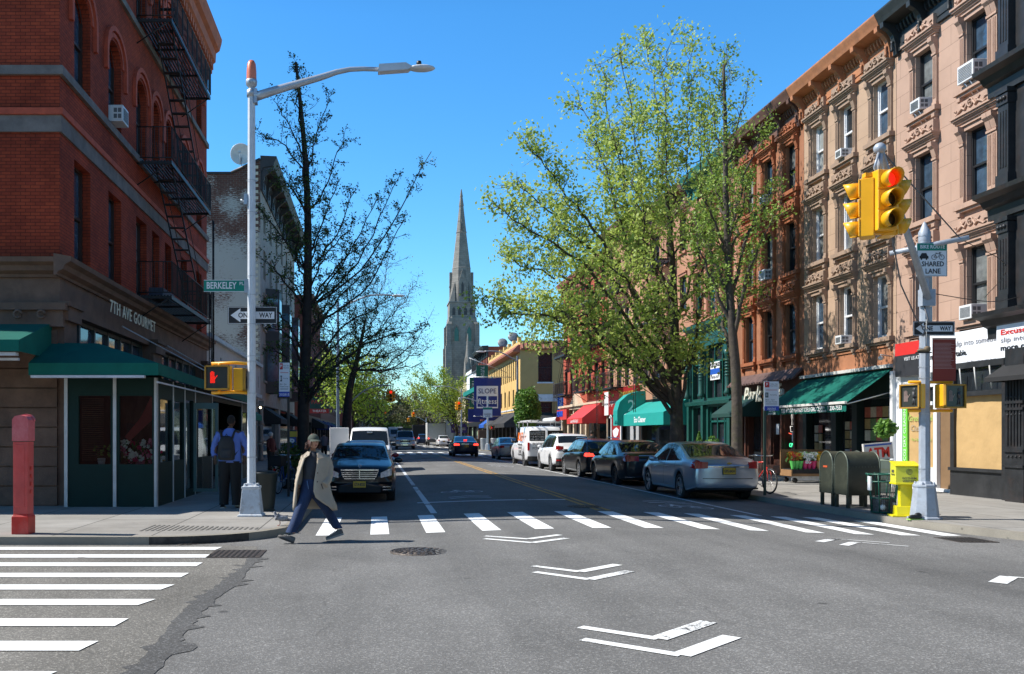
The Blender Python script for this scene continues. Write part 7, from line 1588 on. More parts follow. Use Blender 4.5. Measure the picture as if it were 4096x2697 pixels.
# distant mast arms and lamps
def mast(label, x, Y, ax, az, cx, n=1, pz=5.3, lane=False, kz=.08):
    t = thing('signal_pole', label, 'traffic light', (x, Y, .12), group='distant traffic lights on mast arms')
    b = MB(); octpole(b, 0, pz, .1, .08); b.lathe([(.28,0),(.2,.6),(.1,.65)], 8, sm=False); b.build('pole', STEEL, t)
    sgn = 1 if cx > x else -1; top = az+.75
    b = MB(); b.tube(spline([(0,0,top-1.2),((cx-x)*.35,0,top-.35),((cx-x)*.7,0,top),(cx-x,0,top+.02)], 5), .05, 7); b.tube([(cx-x,0,top),(cx-x,0,az+.4)], .03, 6); b.build('mast_arm', STEEL, t)
    MB().cb(cx-x, 0, az+.42, .5, .3, .06).build('signal_frame', YEL, t)
    signal_head(t, cx-x, -.15, az, 0, True, n=8); signal_head(t, cx-x-.16, 0, az-.03, -88, False, n=8); signal_head(t, cx-x+.16, 0, az-.03, 88, False, n=8)
    return t
t = mast('mast-arm signal on the far right corner in front of the yellow building', 10.95, 89, 0, 4.35, 8.1)
s = MB().box(-.45, .45, -.12, -.1, 3.2, 4.2).build('shared_lane_sign', SIGNW, t); MB().box(-.45,.45,-.125,-.121,3.98,4.2).build('green_band', SIGNG, s); b = MB(); text(b,'SHARED',0,3.52,.2,-.125,.002,width=.7); text(b,'LANE',0,3.33,.2,-.125,.002); b.build('lettering', SIGNK, s)
ped_head(t, .45, -.1, 2.2, 0, True)
t = mast('mast-arm signal reaching right from behind the spreading tree on the left', -1.9, 66, 0, 4.35, 1.05, pz=4.6)
mast('small distant mast-arm signal on the left at the second intersection', -1.9, 152, 0, 4.95, 1.5)
mast('small distant mast-arm signal on the right at the second intersection', 11.0, 156, 0, 4.95, 6.4)
mast('tiny mast-arm signal on the right at the third intersection', 11.0, 200, 0, 4.75, 7.1)
def lamp(label, x, Y, ax, h=8.6):
    t = thing('street_lamp', label, 'street lamp', (x, Y, .12), group='street lamps further along the avenue'); b = MB(); octpole(b, 0, h, .1, .07); b.lathe([(.26,0),(.2,.6),(.1,.65)], 8, sm=False); b.build('pole', M('lamp_blue_grey', (.20,.26,.34), .45, .3), t)
    b = MB(); b.tube(spline([(0,0,h-.4),(ax*.5,0,h+.25),(ax*.8,0,h+.35),(ax,0,h+.33)], 5), .045, 7); b.build('arm', STEEL, t); s_ = 1 if ax > 0 else -1
    b = MB(); b.ball((ax+s_*.3,0,h+.3), .36, .15, .07); b.build('luminaire', M('lum_grey', (.55,.57,.6), .4), t)
lamp('blue-grey street lamp between the two dark trees on the left', -2.05, 48, 2.9)
lamp('street lamp in front of the yellow building by the small tree', 10.35, 66.3, -2.4, 7.3)
lamp('street lamp on the right beyond the yellow building', 11.1, 118, -3.0, 7.5); lamp('distant street lamp on the left pavement', -2.0, 128, 2.5)
# fire alarm post
t = thing('fire_alarm_post', 'weathered red and pink fire alarm post on the left pavement', 'alarm post', (-5.45, 13.95, .12), -3)
t.scale = (.76, .76, 1)
RP = M('post_pink', (.50,.065,.06), .55, var=.18, scale=2, dirt=.45, dcol=(.50,.02,.01), dscale=5); RD = M('post_red', (.52,.02,.012), .5, var=.2, scale=4, dirt=.5, dcol=(.45,.2,.18))
b = MB(); b.lathe([(.245,0),(.245,.27),(.22,.29),(.215,.31)], 4, sm=False, ph=R(45)); b.build('base', RD, t, bevel=.01)
b = MB(); b.lathe([(.205,.31),(.205,.36),(.21,1.42)], 4, sm=False, ph=R(45)); b.box(-.11,.09,-.153,-.14,.42,1.38); b.build('shaft', RP, t, bevel=.012)
b = MB(); b.prism([(-.165,1.43),(.165,1.43),(.165,1.76),(.11,1.81),(0,1.83),(-.11,1.81),(-.165,1.76)], -.16, .16, 'y'); b.prism([(-.18,1.74),(.18,1.74),(.17,1.78),(.115,1.83),(0,1.85),(-.115,1.83),(-.17,1.78)], .1, .175, 'y'); b.build('alarm_head', M('head_pink', (.52,.10,.11), .55, var=.12, scale=3, dirt=.2, dcol=(.6,.5,.5)), t, bevel=.012)
b = MB()
for i in range(4): b.box(.158,.162,-.03,.03,.62+i*.12,.68+i*.12)
b.build('marks', RD, t)
# parking signs
def park_sign(label, x, Y, H, sx0, sx1, z0, z1, postm, code):
    t = thing('parking_sign', label, 'parking sign', (x, Y, .12)); b = MB(); b.box(-.03, .03, -.015, .02, 0, H); b.build('post', postm, t)
    s = MB().box(sx0, sx1, -.03, -.02, z0, z1).build('sign_plate', SIGNW, t); w = sx1-sx0; h = z1-z0; cx = (sx0+sx1)/2
    b = MB(); b.box(sx0, sx1, -.034, -.031, z0, z0+h*.15); b.build('blue_band', M('sign_blue_band', (.02,.06,.42), .5), s); b = MB(); text(b, code, cx, z0+h*.06, h*.1, -.036, .001, bold=.001); b.build('band_lettering', SIGNW, s)
    b = MB(); b.box(sx0+.015, sx0+w*.35, -.034, -.031, z1-h*.2, z1-.015); b.box(sx0+w*.12,sx1-w*.12,-.034,-.031,z1-h*.30,z1-h*.285); b.build('red_symbol', M('sign_red', (.5,.03,.03), .5), s)
    b = MB(); text(b, 'P', sx0+w*.19, z1-h*.105, h*.12, -.036, .001, bold=.002); b.build('letter_p', SIGNW, s)
    b = MB(); b.box(sx0+.03, sx0+w*.28, -.034, -.031, z1-h*.55, z1-h*.38); b.box(sx0+w*.12,sx1-w*.12,-.034,-.031,z0+h*.22,z0+h*.235); text(b,'7:30am - 8am',sx0+w*.66,z1-h*.09,h*.045,-.034,.001,width=w*.5); text(b,'Except Sunday',sx0+w*.66,z1-h*.15,h*.045,-.034,.001,width=w*.5); text(b,'8am - 7pm',cx-w*.1,z0+h*.37,h*.055,-.034,.001,width=w*.6); text(b,'Except Sunday',cx,z0+h*.30,h*.055,-.034,.001,width=w*.75); text(b,'Hour parking',sx0+w*.62,z1-h*.46,h*.05,-.034,.001,width=w*.45); b.build('black_print', M('print_green_black', (.02,.05,.05), .5), s)
    b = MB(); text(b, '1', sx0+w*.18, z1-h*.465, h*.14, -.036, .001, bold=.003); b.build('numeral', SIGNW, s)
    for p, d in (((sx0+w*.12, z1-h*.292), -1), ((sx1-w*.12, z1-h*.292), 1), ((sx0+w*.12, z0+h*.228), -1), ((sx1-w*.12, z0+h*.228), 1)): pass
park_sign('parking sign on thin black post between lamp post and ginkgo trunk', -2.17, 22.3, 3.38, -.23, .03, 2.46, 3.30, BLK, '302815')
park_sign('parking sign on green post beside the silver sedan on the right', 9.76, 22.7, 2.85, -.03, .34, 2.13, 2.86, M('post_green', (.03,.06,.045), .6), '305565')
# parking meter kiosk
t = thing('parking_meter', 'blue and black pay station with yellow band and white P on the left pavement', 'parking meter', (-2.42, 26.0, .12))
MB().box(-.13,.13,-.12,.12,0,1.66).build('cabinet', M('meter_black',(.015,.016,.02),.4), t, bevel=.02); MB().box(-.135,.135,-.125,.125,1.46,1.62).build('yellow_band', M('meter_yellow',(.55,.38,.03),.5), t)
b = MB(); b.box(-.12,.12,-.128,-.121,1.15,1.45); f = b.build('blue_panel', M('meter_blue',(.01,.06,.30),.45), t); b = MB(); text(b,'P',0,1.3,.27,-.132,.002,bold=.01); b.build('lettering', SIGNW, f); b = MB(); b.box(-.1,.1,-.128,-.121,.85,.98); b.build('screen', M('meter_screen',(.04,.05,.2),.3), t)
# litter bins
t = thing('litter_bin', 'dark green metal litter bin standing behind the left lamp post', 'litter bin', (-2.22, 18.1, .12)); DG = M('bin_green_dark', (.008,.014,.012), .5, var=.3)
b = MB(); b.lathe([(.17,.02),(.2,.3),(.24,.72),(.255,.74),(.255,.78),(.22,.78),(.2,.5)], 20, cap=False); b.build('can', DG, t)
b = MB(); b.lathe([(.19,0),(.19,.04)], 20); b.build('foot', DG, t)
t = thing('litter_basket', 'green slatted litter basket with a clear bag between mailboxes and yellow box', 'litter bin', (9.84, 17.55, .12)); GB = M('basket_green', (.01,.09,.06), .45, var=.2)
b = MB()
for z, r in ((.03,.21),(.30,.225),(.62,.275),(.76,.295)): b.lathe([(r-.008,z-.012),(r+.008,z-.012),(r+.008,z+.012),(r-.008,z+.012),(r-.008,z-.012)], 26, cap=False)
for i in range(8):
    a = 2*math.pi*i/8; c, s_ = math.cos(a), math.sin(a); b.tube([(.21*c,.21*s_,.02),(.225*c,.225*s_,.3),(.245*c,.245*s_,.45),(.295*c,.295*s_,.78)], .013, 5)
b.build('frame', GB, t); b = MB()
for i in range(40):
    a = 2*math.pi*i/40; c, s_ = math.cos(a), math.sin(a); b.tube([(.205*c,.205*s_,.04),(.22*c,.22*s_,.3),(.285*c,.285*s_,.76)], .0035, 3, cap=False)
for k in range(16): z = .34+k*.027; b.lathe([(.222+k*.0035,z),(.226+k*.0035,z+.004)], 24, cap=False)
b.build('wire_mesh', BLK, t)
b = MB(); b.lathe([(.19,.03),(.2,.15),(.21,.27),(.15,.33),(.05,.35),(.001,.34)], 18, cap=False); b.build('rubbish', M('rubbish', (.14,.13,.13), .5, var=.8, scale=14, bump=1, bscale=12), t); b = MB(); b.ball((-.08,-.14,.13),.07,.06,.07); b.ball((.1,-.15,.2),.05,.05,.04); b.build('white_waste', WHITE, t)
b = MB(); b.box(-.3,-.27,-.1,.0,.45,.72); b.build('sticker', SIGNW, t)
for i, (x, lab) in enumerate(((10.75,'mesh trash can on the far right corner, nearer the signal pole'),(11.8,'second mesh trash can on the far right corner beside the storefront'))):
    t = thing('trash_can', lab, 'litter bin', (x, 90.5, .12), group='silver trash cans on the far corner'); b = MB(); b.lathe([(.3,0),(.36,1.1),(.37,1.15),(.33,1.15)], 16, cap=False); b.build('can', SBACK, t)
# mailboxes
for i, (y, lab) in enumerate(((18.9,'nearer olive green relay mailbox with arched top on four legs'),(19.52,'further olive green mailbox with an orange mark, behind the first'))):
    t = thing('mailbox', lab, 'mailbox', (10.05, y, .12), 0, 'olive mailboxes side by side on the right pavement'); OL = M('olive_paint', (.036,.040,.028), .45, var=.15, scale=3, dirt=.35, dcol=(.12,.13,.09), dscale=5)
    w = .275; pr = [(-w,.27),(w,.27),(w,.88)]+[(w*math.cos(R(a)), .88+w*1.05*math.sin(R(a))) for a in range(15, 180, 15)]+[(-w,.88)]
    b = MB(); b.prism([(q[0], q[1]) for q in pr], -.33, .33, 'x', sm=True); b.build('box', OL, t)
    b = MB()
    for x in (-.345, .315):
        o_ = pr[2:]; pts = [(x+.015, a*1.005, c+.002) for a, c in [(w,.27)]+o_+[(-w,.27)]]; b.tube(pts, .016, 5)
    for s in range(10):
        for e in (-1, 1): b.ball((-.333, e*w*.93, .33+s*.062), .009, n=5, m=4); b.ball((-.29+s*.064, -w-.002, .86), .007, n=5, m=4)
    b.build('rim', M('olive_edge', (.12,.14,.11), .4, .2), t)
    for sx in (-.3, .3):
        for sy in (-.23, .23): MB().box(sx-.03, sx+.03, sy-.03, sy+.03, 0, .28).build('leg', OL, t)
    if i: MB().box(-.338,-.332,-.05,.12,.82,.86).build('paint_mark', M('mark_orange', (.6,.1,.03), .6), t)
# newspaper box
t = thing('newspaper_box', 'bright yellow newspaper box on a pedestal beside the right signal pole', 'newspaper box', (9.86, 16.85, .12), -14); YN = M('news_yellow', (.68,.66,.05), .4, var=.06, dirt=.2, dcol=(.5,.48,.2)); YS = M('news_yellow_side', (.72,.62,.01), .4, var=.05)
b = MB(); b.prism([(-.17,.62),(.17,.62),(.17,1.0),(-.17,.93)], -.2, .2, 'x'); b.build('cabinet', YN, t, bevel=.012)
b = MB(); b.box(-.215,.215,-.19,.19,.60,.635); b.add([(-.215,-.185,.935),(.215,-.185,.935),(.215,.185,1.012),(-.215,.185,1.012),(-.215,-.185,.955),(.215,-.185,.955),(.215,.185,1.032),(-.215,.185,1.032)], [(0,3,2,1),(4,5,6,7),(0,1,5,4),(2,3,7,6),(0,4,7,3),(1,2,6,5)]); b.build('lid', YS, t, bevel=.008)
b = MB(); b.prism([(-.1,.04),(.1,.04),(.07,.6),(-.07,.6)], -.1, .1, 'x'); b.prism([(-.14,.035),(.14,.035),(.1,.2),(-.1,.2)], -.17, .17, 'x'); b.box(-.26,.26,-.17,.17,0,.035); b.build('pedestal', YS, t, bevel=.01)
b = MB(); text(b,'GOTHAM',.02,.72,.055,-.173,.001,bold=.001); text(b,'WRITERS',.02,.665,.055,-.173,.001,bold=.001); b.tube([(.02+.05*math.cos(i*.6),-.174,.84+.05*math.sin(i*.6)) for i in range(11)],.004,4,cap=False); b.tube([(.02+.03*math.cos(i*.6),-.174,.84+.03*math.sin(i*.6)) for i in range(11)],.003,4,cap=False); text(b,'G',.02,.84,.05,-.174,.001)
b.M = RZ(-90); text(b,'WRITERS',0,.78,.05,-.203,.001); b.box(-.08,.06,-.206,-.202,.82,.87); b.M = None; b.build('print', M('print_dark', (.09,.09,.06), .5), t)
# bicycles
def bicycle(label, p, q, framem, basket=False, z=.12, tyre=RUB):
    p = Vector((*p, 0)); q = Vector((*q, 0)); c = (p+q)/2; a = math.degrees(math.atan2((q-p).y, (q-p).x)); t = thing('bicycle', label, 'bicycle', (c.x, c.y, z), a); r = .335; w2 = (q-p).length/2
    for cx in (-w2, w2):
        wl = link('wheel', None, t, (cx, 0, r)); b = MB(); b.tube([((r-.015)*math.cos(i*.2618), 0, (r-.015)*math.sin(i*.2618)) for i in range(25)], .018, 6, cap=False); b.build('tyre', tyre, wl)
        b = MB(); b.tube([((r-.04)*math.cos(i*.2618), 0, (r-.04)*math.sin(i*.2618)) for i in range(25)], .010, 5, cap=False)
        for i in range(16): an = i*math.pi/8; b.tube([(.02*math.cos(an+1), .02*(-1)**i, .02*math.sin(an+1)), ((r-.04)*math.cos(an), 0, (r-.04)*math.sin(an))], .0022, 3, cap=False)
        b.tube([(0,-.05,0),(0,.05,0)], .02, 7); b.build('rim', SILV, wl)
    b = MB(); bb = (-.08,0,.28); st = (-.22,0,.78); hd = (w2-.18,0,.82); hd2 = (w2-.15,0,.70); ra = (-w2,0,r); fa = (w2,0,r)
    for u, v in ((bb,st),(st,hd),(bb,hd2),(hd,hd2)): b.tube([u, v], .018, 7)
    for s_ in (-.05,.05): b.tube([bb,(ra[0],s_,r)], .01, 5); b.tube([st,(ra[0],s_,r)], .009, 5); b.tube([hd2,(fa[0]-.02,s_,r+.2),(fa[0],s_,r)], .011, 5)
    b.build('frame', framem, t)
    b = MB(); b.tube([st,(-.24,0,.93)], .014, 6); b.ball((-.26,0,.96), .13, .07, .03); b.build('saddle', BLK, t)
    b = MB(); b.tube([hd,(w2-.2,0,.97)], .014, 6); b.tube([(w2-.28,-.29,1.0),(w2-.17,-.15,.98),(w2-.17,.15,.98),(w2-.28,.29,1.0)], .013, 6); b.build('handlebar', CHROME, t)
    b = MB(); b.M = T(*bb) @ RX(90); b.lathe([(.09,-.01),(.09,.01)], 18); b.M = None; b.tube([bb,(.06,.08,.18)], .01, 5); b.tube([bb,(-.22,-.08,.38)], .01, 5); b.cb(.07,.12,.17,.09,.08,.02); b.cb(-.23,-.12,.39,.09,.08,.02); b.build('crank', SILV, t)
    if basket:
        b = MB(); b.box(-w2-.22,-w2+.18,-.16,.16,.72,.74)
        for s_ in (-.16,.16): b.box(-w2-.22,-w2+.18,s_-.008,s_+.008,.74,.98)
        for x in (-w2-.22,-w2+.18): b.box(x-.008,x+.008,-.16,.16,.74,.98)
        b.build('basket', M('basket_black', (.015,.015,.016), .7), t); MB().box(-w2-.25,-w2-.22,-.03,.03,.6,.66).build('rear_light', LENSR, t)
    return t
bicycle('blue bicycle with black rear basket leaning near the black sign post', (-2.53, 23.2), (-2.25, 24.25), M('bike_blue', (.02,.08,.3), .35), True)
bicycle('red road bicycle locked to the green sign post behind the silver sedan', (9.95, 24.3), (10.12, 23.25), M('bike_red', (.6,.03,.02), .3, coat=.5))
bicycle('dark bicycle standing by the kerb next to the work van', (10.4, 56.0), (10.3, 55.0), BLK)
# parked motorbike-like scooter by the black saloon
# flower cart, ATM box, plant
t = thing('flower_cart', 'low wheeled wooden cart of cut flowers below the deli awning', 'flower cart', (13.75, 28.7, .12)); WD = M('cart_wood', (.26,.14,.06), .7, var=.2, scale=4)
b = MB(); b.box(-.75,.85,-.4,.4,.22,.30); b.box(-.75,.85,.36,.4,.30,1.05); b.box(-.75,-.71,-.4,.4,.30,.42); b.build('deck', WD, t); b = MB(); b.box(-.72,.82,-.36,.3,.30,.44); b.build('tray', M('crate_black', (.02,.02,.022), .7), t)
for sx in (-.6, .7):
    for sy in (-.3, .3): b = MB(RX(90)); b.lathe([(.08,-.025),(.08,.025)], 14); b.build('caster', BLK, t, loc=(sx, sy, .09)); 
b = MB(); b.box(-.7,.8,-.3,-.27,.09,.22); b.build('undercarriage', STEEL, t)
for k, (x0, x1, cols, lab, wrapc) in enumerate(((-.7,-.35,[(.5,.05,.03),(.6,.4,.05)],'red and yellow bunches in green wrap at the left end of the flower cart',(.1,.5,.1)),(-.33,.08,[(.78,.78,.74)],'white lilies in pink wrap in the middle of the flower cart',(.6,.03,.15)),(.1,.55,[(.8,.3,.02),(.85,.5,.05)],'orange tulips in a cardboard box on the flower cart',(.5,.3,.12)))):
    f = thing('flower_bunch', lab, 'flowers', (13.75, 28.7, .56), group='bunches of flowers on the cart'); bouquet(f, 110, (x0,x1,-.35,.1,.22,.5), cols, 40+k, .07)
    b = MB()
    for i in range(3): xx = x0+(i+.5)*(x1-x0)/3; b.lathe([(.045,0),(.10,.26)], 10, (xx,-.26,0), cap=False)
    b.build('wrap', M('wrap_%d' % k, wrapc, .4, var=.2), f)
t = thing('atm_stand', 'pale green stand with red and white ATM sign behind the litter basket', 'sign', (13.1, 23.9, .12)); PG = M('stand_green', (.42,.50,.38), .6, var=.1, dirt=.3)
b = MB(); b.box(-.42,.42,-.3,.3,.62,.86); b.box(-.36,-.1,-.25,.25,0,.62); b.box(.08,.36,-.25,.25,0,.62); b.build('cabinet', PG, t, bevel=.01)
b = MB(); b.M = T(.05,-.2,1.09) @ RY(-5); b.box(-.38,.38,-.04,.04,-.22,.22); s = b.build('atm_sign', OFFW, t); b = MB(); b.M = T(.05,-.245,1.06) @ RY(-5); text(b,'ATM',0,-.02,.36,0,.003,bold=.012,width=.6); b.build('lettering', LR, s); b = MB(); b.M = T(.05,-.243,1.09) @ RY(-5); b.box(-.35,.35,-.002,0,.15,.19); b.build('blue_strip', SB, s)
bush('hanging_plant', 'trailing green pot plant above the ATM sign', (13.5, 23.95, 1.5), .27, .25, .3, LFG, 420, .14, 51, False, None, cat='plant')
t = thing('sneaker', 'small dark and green sneaker lying at the foot of the right pole', 'shoe', (9.66, 16.2, .12), 10); b = MB(); b.ball((0,0,.05), .14, .05, .045); b.ball((.06,0,.08), .07,.045,.05); b.build('upper', BLK, t); MB().box(-.14,.14,-.05,.05,0,.02).build('sole', M('sole_lime', (.3,.5,.1), .6), t)
# rooftop aerials, litter, kerb debris
t = thing('brown_cabinet', 'stacked brown newspaper cabinets on the far right corner', 'cabinet', (11.0, 93, .12)); b = MB(); b.box(-.9,.9,-.4,.4,0,1.1); b.build('lower_cabinet', M('cabinet_brown', (.1,.05,.03), .6), t, bevel=.03); b = MB(); b.box(-.5,.6,-.35,.35,1.1,2.0); b.build('upper_cabinet', M('cabinet_brown', (.1,.05,.03)), t, bevel=.03)
rn = random.Random(77)
b = MB()
for i in range(110):
    a = rn.random(); x, y = (rn.uniform(-3.1,-1.9), rn.uniform(13.4,13.7)) if a < .5 else (rn.uniform(9.0,11), rn.uniform(13.2,17.5))
    if a >= .5 and rn.random() < .6: x = 9.3-rn.random()*.25; y = rn.uniform(14.5,22)
    s_ = rn.uniform(.01,.03); z = .013 if x < 9.3 or y < 13.4 else .125; b.add([(x,y,z),(x+s_,y+s_*.3,z+.004),(x+s_*.8,y+s_,z)], [(0,1,2)])
o = b.build('litter_debris', M('debris', (.25,.17,.1), .8, var=.5, scale=20)); o['kind'] = 'stuff'; o['label'] = 'small scraps of leaves and litter along the kerbs'
# ================================================================ PEOPLE AND PIGEON
def skin_body(t, V, E, mat, name='body', sub=2):
    me = bpy.data.meshes.new(name); me.from_pydata([v[:3] for v in V], E, []); o = bpy.data.objects.new(name, me); SC.collection.objects.link(o)
    sk = o.modifiers.new('s', 'SKIN'); sk.branch_smoothing = .6
    for i, v in enumerate(V):
        d = me.skin_vertices[0].data[i]; r = v[3]; d.radius = r if isinstance(r, tuple) else (r, r); d.use_root = (i == 0)
    ss = o.modifiers.new('u', 'SUBSURF'); ss.levels = sub; ss.render_levels = sub
    bpy.context.view_layer.update(); dg = bpy.context.evaluated_depsgraph_get(); m2 = bpy.data.meshes.new_from_object(o.evaluated_get(dg)); bpy.data.objects.remove(o); bpy.data.meshes.remove(me)
    m2.materials.clear(); m2.materials.append(mat); m2.polygons.foreach_set('use_smooth', [True]*len(m2.polygons)); m2.name = name
    return link(name, m2, t)
def loft(b, rings, n=16, mi=0, cap=False, fold=0, seed=0):
    """rings: (cx,cy,cz,rx,ry)"""
    vs = []; k = len(rings)
    for i, (cx, cy, cz, rx, ry) in enumerate(rings):
        for j in range(n):
            a = 2*math.pi*j/n; f = 1+fold*noise.noise(Vector((math.cos(a)*2, math.sin(a)*2, cz*4+seed))); vs.append((cx+rx*f*math.cos(a), cy+ry*f*math.sin(a), cz))
    fs = [(i*n+j, i*n+(j+1) % n, (i+1)*n+(j+1) % n, (i+1)*n+j) for i in range(k-1) for j in range(n)]
    if cap: fs += [tuple(range(n)), tuple((k-1)*n+j for j in range(n))]
    b.add(vs, fs, mi, True)
def hand_chain(V, E, w, palm_dir, k0, curl=.25, side=1):
    """wrist index k0; palm and five short unequal bent fingers with a thumb from the side of the palm"""
    W_ = Vector(V[k0][:3]); d = Vector(palm_dir).normalized(); s = d.cross(Vector((0,1,0))).normalized()*side; nrm = s.cross(d).normalized()
    V.append((*(W_+d*.05), .024)); pm = len(V)-1; E.append((k0, pm)); V.append((*(W_+d*.085), (.036,.016))); pk = len(V)-1; E.append((pm, pk))
    for i, ln in enumerate((.065,.075,.07,.055)):
        o = s*((i-1.5)*.019); a = W_+d*.095+o; m = a+d*ln*.5+nrm*ln*curl*.4; e = a+d*ln*.9+nrm*ln*curl*1.3
        V.append((*a, .0095)); V.append((*m, .0085)); V.append((*e, .0065)); q = len(V); E.extend([(pk, q-3), (q-3, q-2), (q-2, q-1)])
    a = W_+d*.035-s*.03; V.append((*a, .011)); V.append((*(a+d*.035-s*.02), .0095)); V.append((*(a+d*.06-s*.02+nrm*.01), .0075)); q = len(V); E.extend([(pm, q-3), (q-3, q-2), (q-2, q-1)])
SKIN_L = M('skin_light', (.48,.25,.17), .5, var=.08, scale=6); SKIN_D = M('skin_dark', (.07,.035,.022), .5, var=.1)
DENIM = M('denim', (.014,.034,.095), .85, var=.3, scale=5, bump=.3, bscale=60); COAT = M('coat_beige', (.40,.335,.26), .85, var=.06, scale=4, bump=.15, bscale=8)
# ---- woman crossing, walking left, head turned right
wo = Vector((-1.0, 13.85, 0.005))
WM = thing('person', 'woman in beige open coat, dark shirt, blue jeans and cap striding across, head turned right', 'person', tuple(wo))
def wp(cx, cy, y=0): return (-.992+(cx-500)*.001267-wo.x, y, 1.644-(cy-150)*.001267-wo.z)
def face_head(t, c, yaw, s, skin, lips=(.30,.06,.05)):
    """head with brow, eye sockets, nose, mouth, chin and ears; -y is the face"""
    o = link('head', None, t, c, yaw); o.scale = (s, s, s); n, m = 28, 22; vs = []
    for i in range(m+1):
        ph = math.pi*i/m; zz = -math.cos(ph)
        for j in range(n):
            a = 2*math.pi*j/n; x = math.sin(ph)*math.sin(a)*.073; y = -math.sin(ph)*math.cos(a)*.094; z = zz*.118
            if z < 0: x *= 1-.38*(-z/.118)**1.5; y = y*(1-.18*(-z/.118))-.012*(-z/.118)
            f = max(0, -y/.094); 
            def g(px_, pz, sx, sz): return math.exp(-((abs(x)-px_)/sx)**2-((z-pz)/sz)**2)*f**2
            y += .012*g(.03,.008,.015,.014)-.006*g(.02,.03,.03,.01)          # sockets, brow
            y -= .024*math.exp(-(x/.010)**2-((z+.022)/.016)**2)*f+.012*math.exp(-(x/.009)**2-((z-.0)/.025)**2)*f   # nose
            y -= .007*math.exp(-(x/.022)**2-((z+.056)/.012)**2)*f; y += .005*math.exp(-(x/.02)**2-((z+.072)/.006)**2)*f; y -= .010*math.exp(-(x/.022)**2-((z+.1)/.014)**2)*f
            vs.append((x, y, z))
    b = MB(); b.add(vs, [(i*n+j, i*n+(j+1) % n, (i+1)*n+(j+1) % n, (i+1)*n+j) for i in range(m) for j in range(n)], 0, True)
    for sx in (-1, 1): b.ball((sx*.076, .012, -.008), .009, .018, .03, 8, 6)
    b.build('face', skin, o)
    for sx in (-1, 1):
        b = MB(); b.ball((sx*.030, -.079, .006), .0125, .006, .0062, 10, 8); e = b.build('eye', M('eye_white', (.6,.58,.55), .3), o)
        b = MB(); b.ball((sx*.030, -.0835, .006), .0058, .003, .0058, 8, 6); b.build('iris', M('iris_dark', (.03,.015,.01), .2), e)
        b = MB(); b.tube([(sx*.047,-.080,.022),(sx*.032,-.0905,.028),(sx*.014,-.093,.024)], .0032, 5); b.build('eyebrow', M('brow_brown', (.05,.02,.012), .8), o)
    b = MB(); b.ball((0,-.0945,-.0515), .021, .006, .0042, 10, 6); b.ball((0,-.094,-.0595), .018, .006, .0050, 10, 6); b.build('mouth', M('lips', lips, .4), o)
    return o
V = [(*wp(485,770,0), .10), (*wp(485,660,0), .095), (*wp(505,520,0), .11), (*wp(530,430,.0), .10), (*wp(522,370,.0), .042), (*wp(520,310,.0), .045),
     (*wp(425,410,.0), .05), (*wp(372,600,.05), .04), (*wp(345,745,.03), .028), (*wp(650,420,.0), .05), (*wp(680,620,.04), .04), (*wp(640,740,-.08), .028),
     (*wp(440,860,-.05), .075), (*wp(350,1110,-.1), .052), (*wp(285,1330,-.16), .036), (*wp(560,880,.05), .075), (*wp(690,1080,.1), .05), (*wp(800,1310,.16), .035)]
E_ = [(0,1),(1,2),(2,3),(3,4),(4,5),(3,6),(6,7),(7,8),(3,9),(9,10),(10,11),(0,12),(12,13),(13,14),(0,15),(15,16),(16,17)]
hand_chain(V, E_, .08, (-.15,.05,-1), 8, side=-1); hand_chain(V, E_, .08, (-.5,-.1,-1), 11)
skin_body(WM, V, E_, SKIN_L)
hd = face_head(WM, wp(524,232,-.005), 28, .98, SKIN_L)
b = MB(); rn = random.Random(3)
vs = []; n, m = 20, 10
for i in range(m+1):
    for j in range(n):
        a = R(55+250*j/(n-1)); ph = R(10+110*i/m); r = 1.12+.12*noise.noise(Vector((a*3, ph*4, 1)))+(.18 if i > 7 else 0); vs.append((math.sin(a)*math.sin(ph)*.078*r, -math.cos(a)*math.sin(ph)*.1*r+.006, math.cos(ph)*.118*r-.005))
b.add(vs, [(i*n+j, i*n+j+1, (i+1)*n+j+1, (i+1)*n+j) for i in range(m) for j in range(n-1)], 0, True)
for i in range(70): a = R(rn.uniform(60,300)); p = Vector((math.sin(a)*.085, -math.cos(a)*.1+.01, rn.uniform(-.07,-.0))); b.tube([p, p+Vector((rn.uniform(-.02,.02)+math.sin(a)*.02, rn.uniform(0,.03), -.03)), p+Vector((rn.uniform(-.03,.03)+math.sin(a)*.035, rn.uniform(0,.03), -.06))], [.008,.006,.003], 4)
b.build('hair', M('hair_auburn', (.06,.02,.012), .6, var=.4, scale=30), hd)
b = MB(); vs = []; n, m = 24, 8
for i in range(m+1):
    ph = R(90*i/m)
    for j in range(n): a = 2*math.pi*j/n; vs.append((math.sin(a)*math.sin(ph)*.088, -math.cos(a)*math.sin(ph)*.108+.006, .030+math.cos(ph)*.094))
b.add(vs, [(i*n+j, i*n+(j+1) % n, (i+1)*n+(j+1) % n, (i+1)*n+j) for i in range(m) for j in range(n)], 0, True)
vs = []
for j in range(13):
    a = R(-62+124*j/12); c = math.cos(a)
    for k, (rr, dz) in enumerate(((1,.036),(1.42,.012-.0),(1.5,.008))): vs.append((math.sin(a)*.088*(1+(rr-1)*.35), -math.cos(a)*.108*(1+(rr-1)*(.4+.6*max(0,c))*1.25)+.006, dz-(.01*(1-c) if k else 0)))
b.add(vs, [(3*j+k, 3*j+k+1, 3*j+k+4, 3*j+k+3) for j in range(12) for k in range(2)], 0, True); b.ball((0,.006,.125),.009); b.build('cap', M('cap_green', (.055,.07,.055), .85, var=.15, bump=.2), hd)
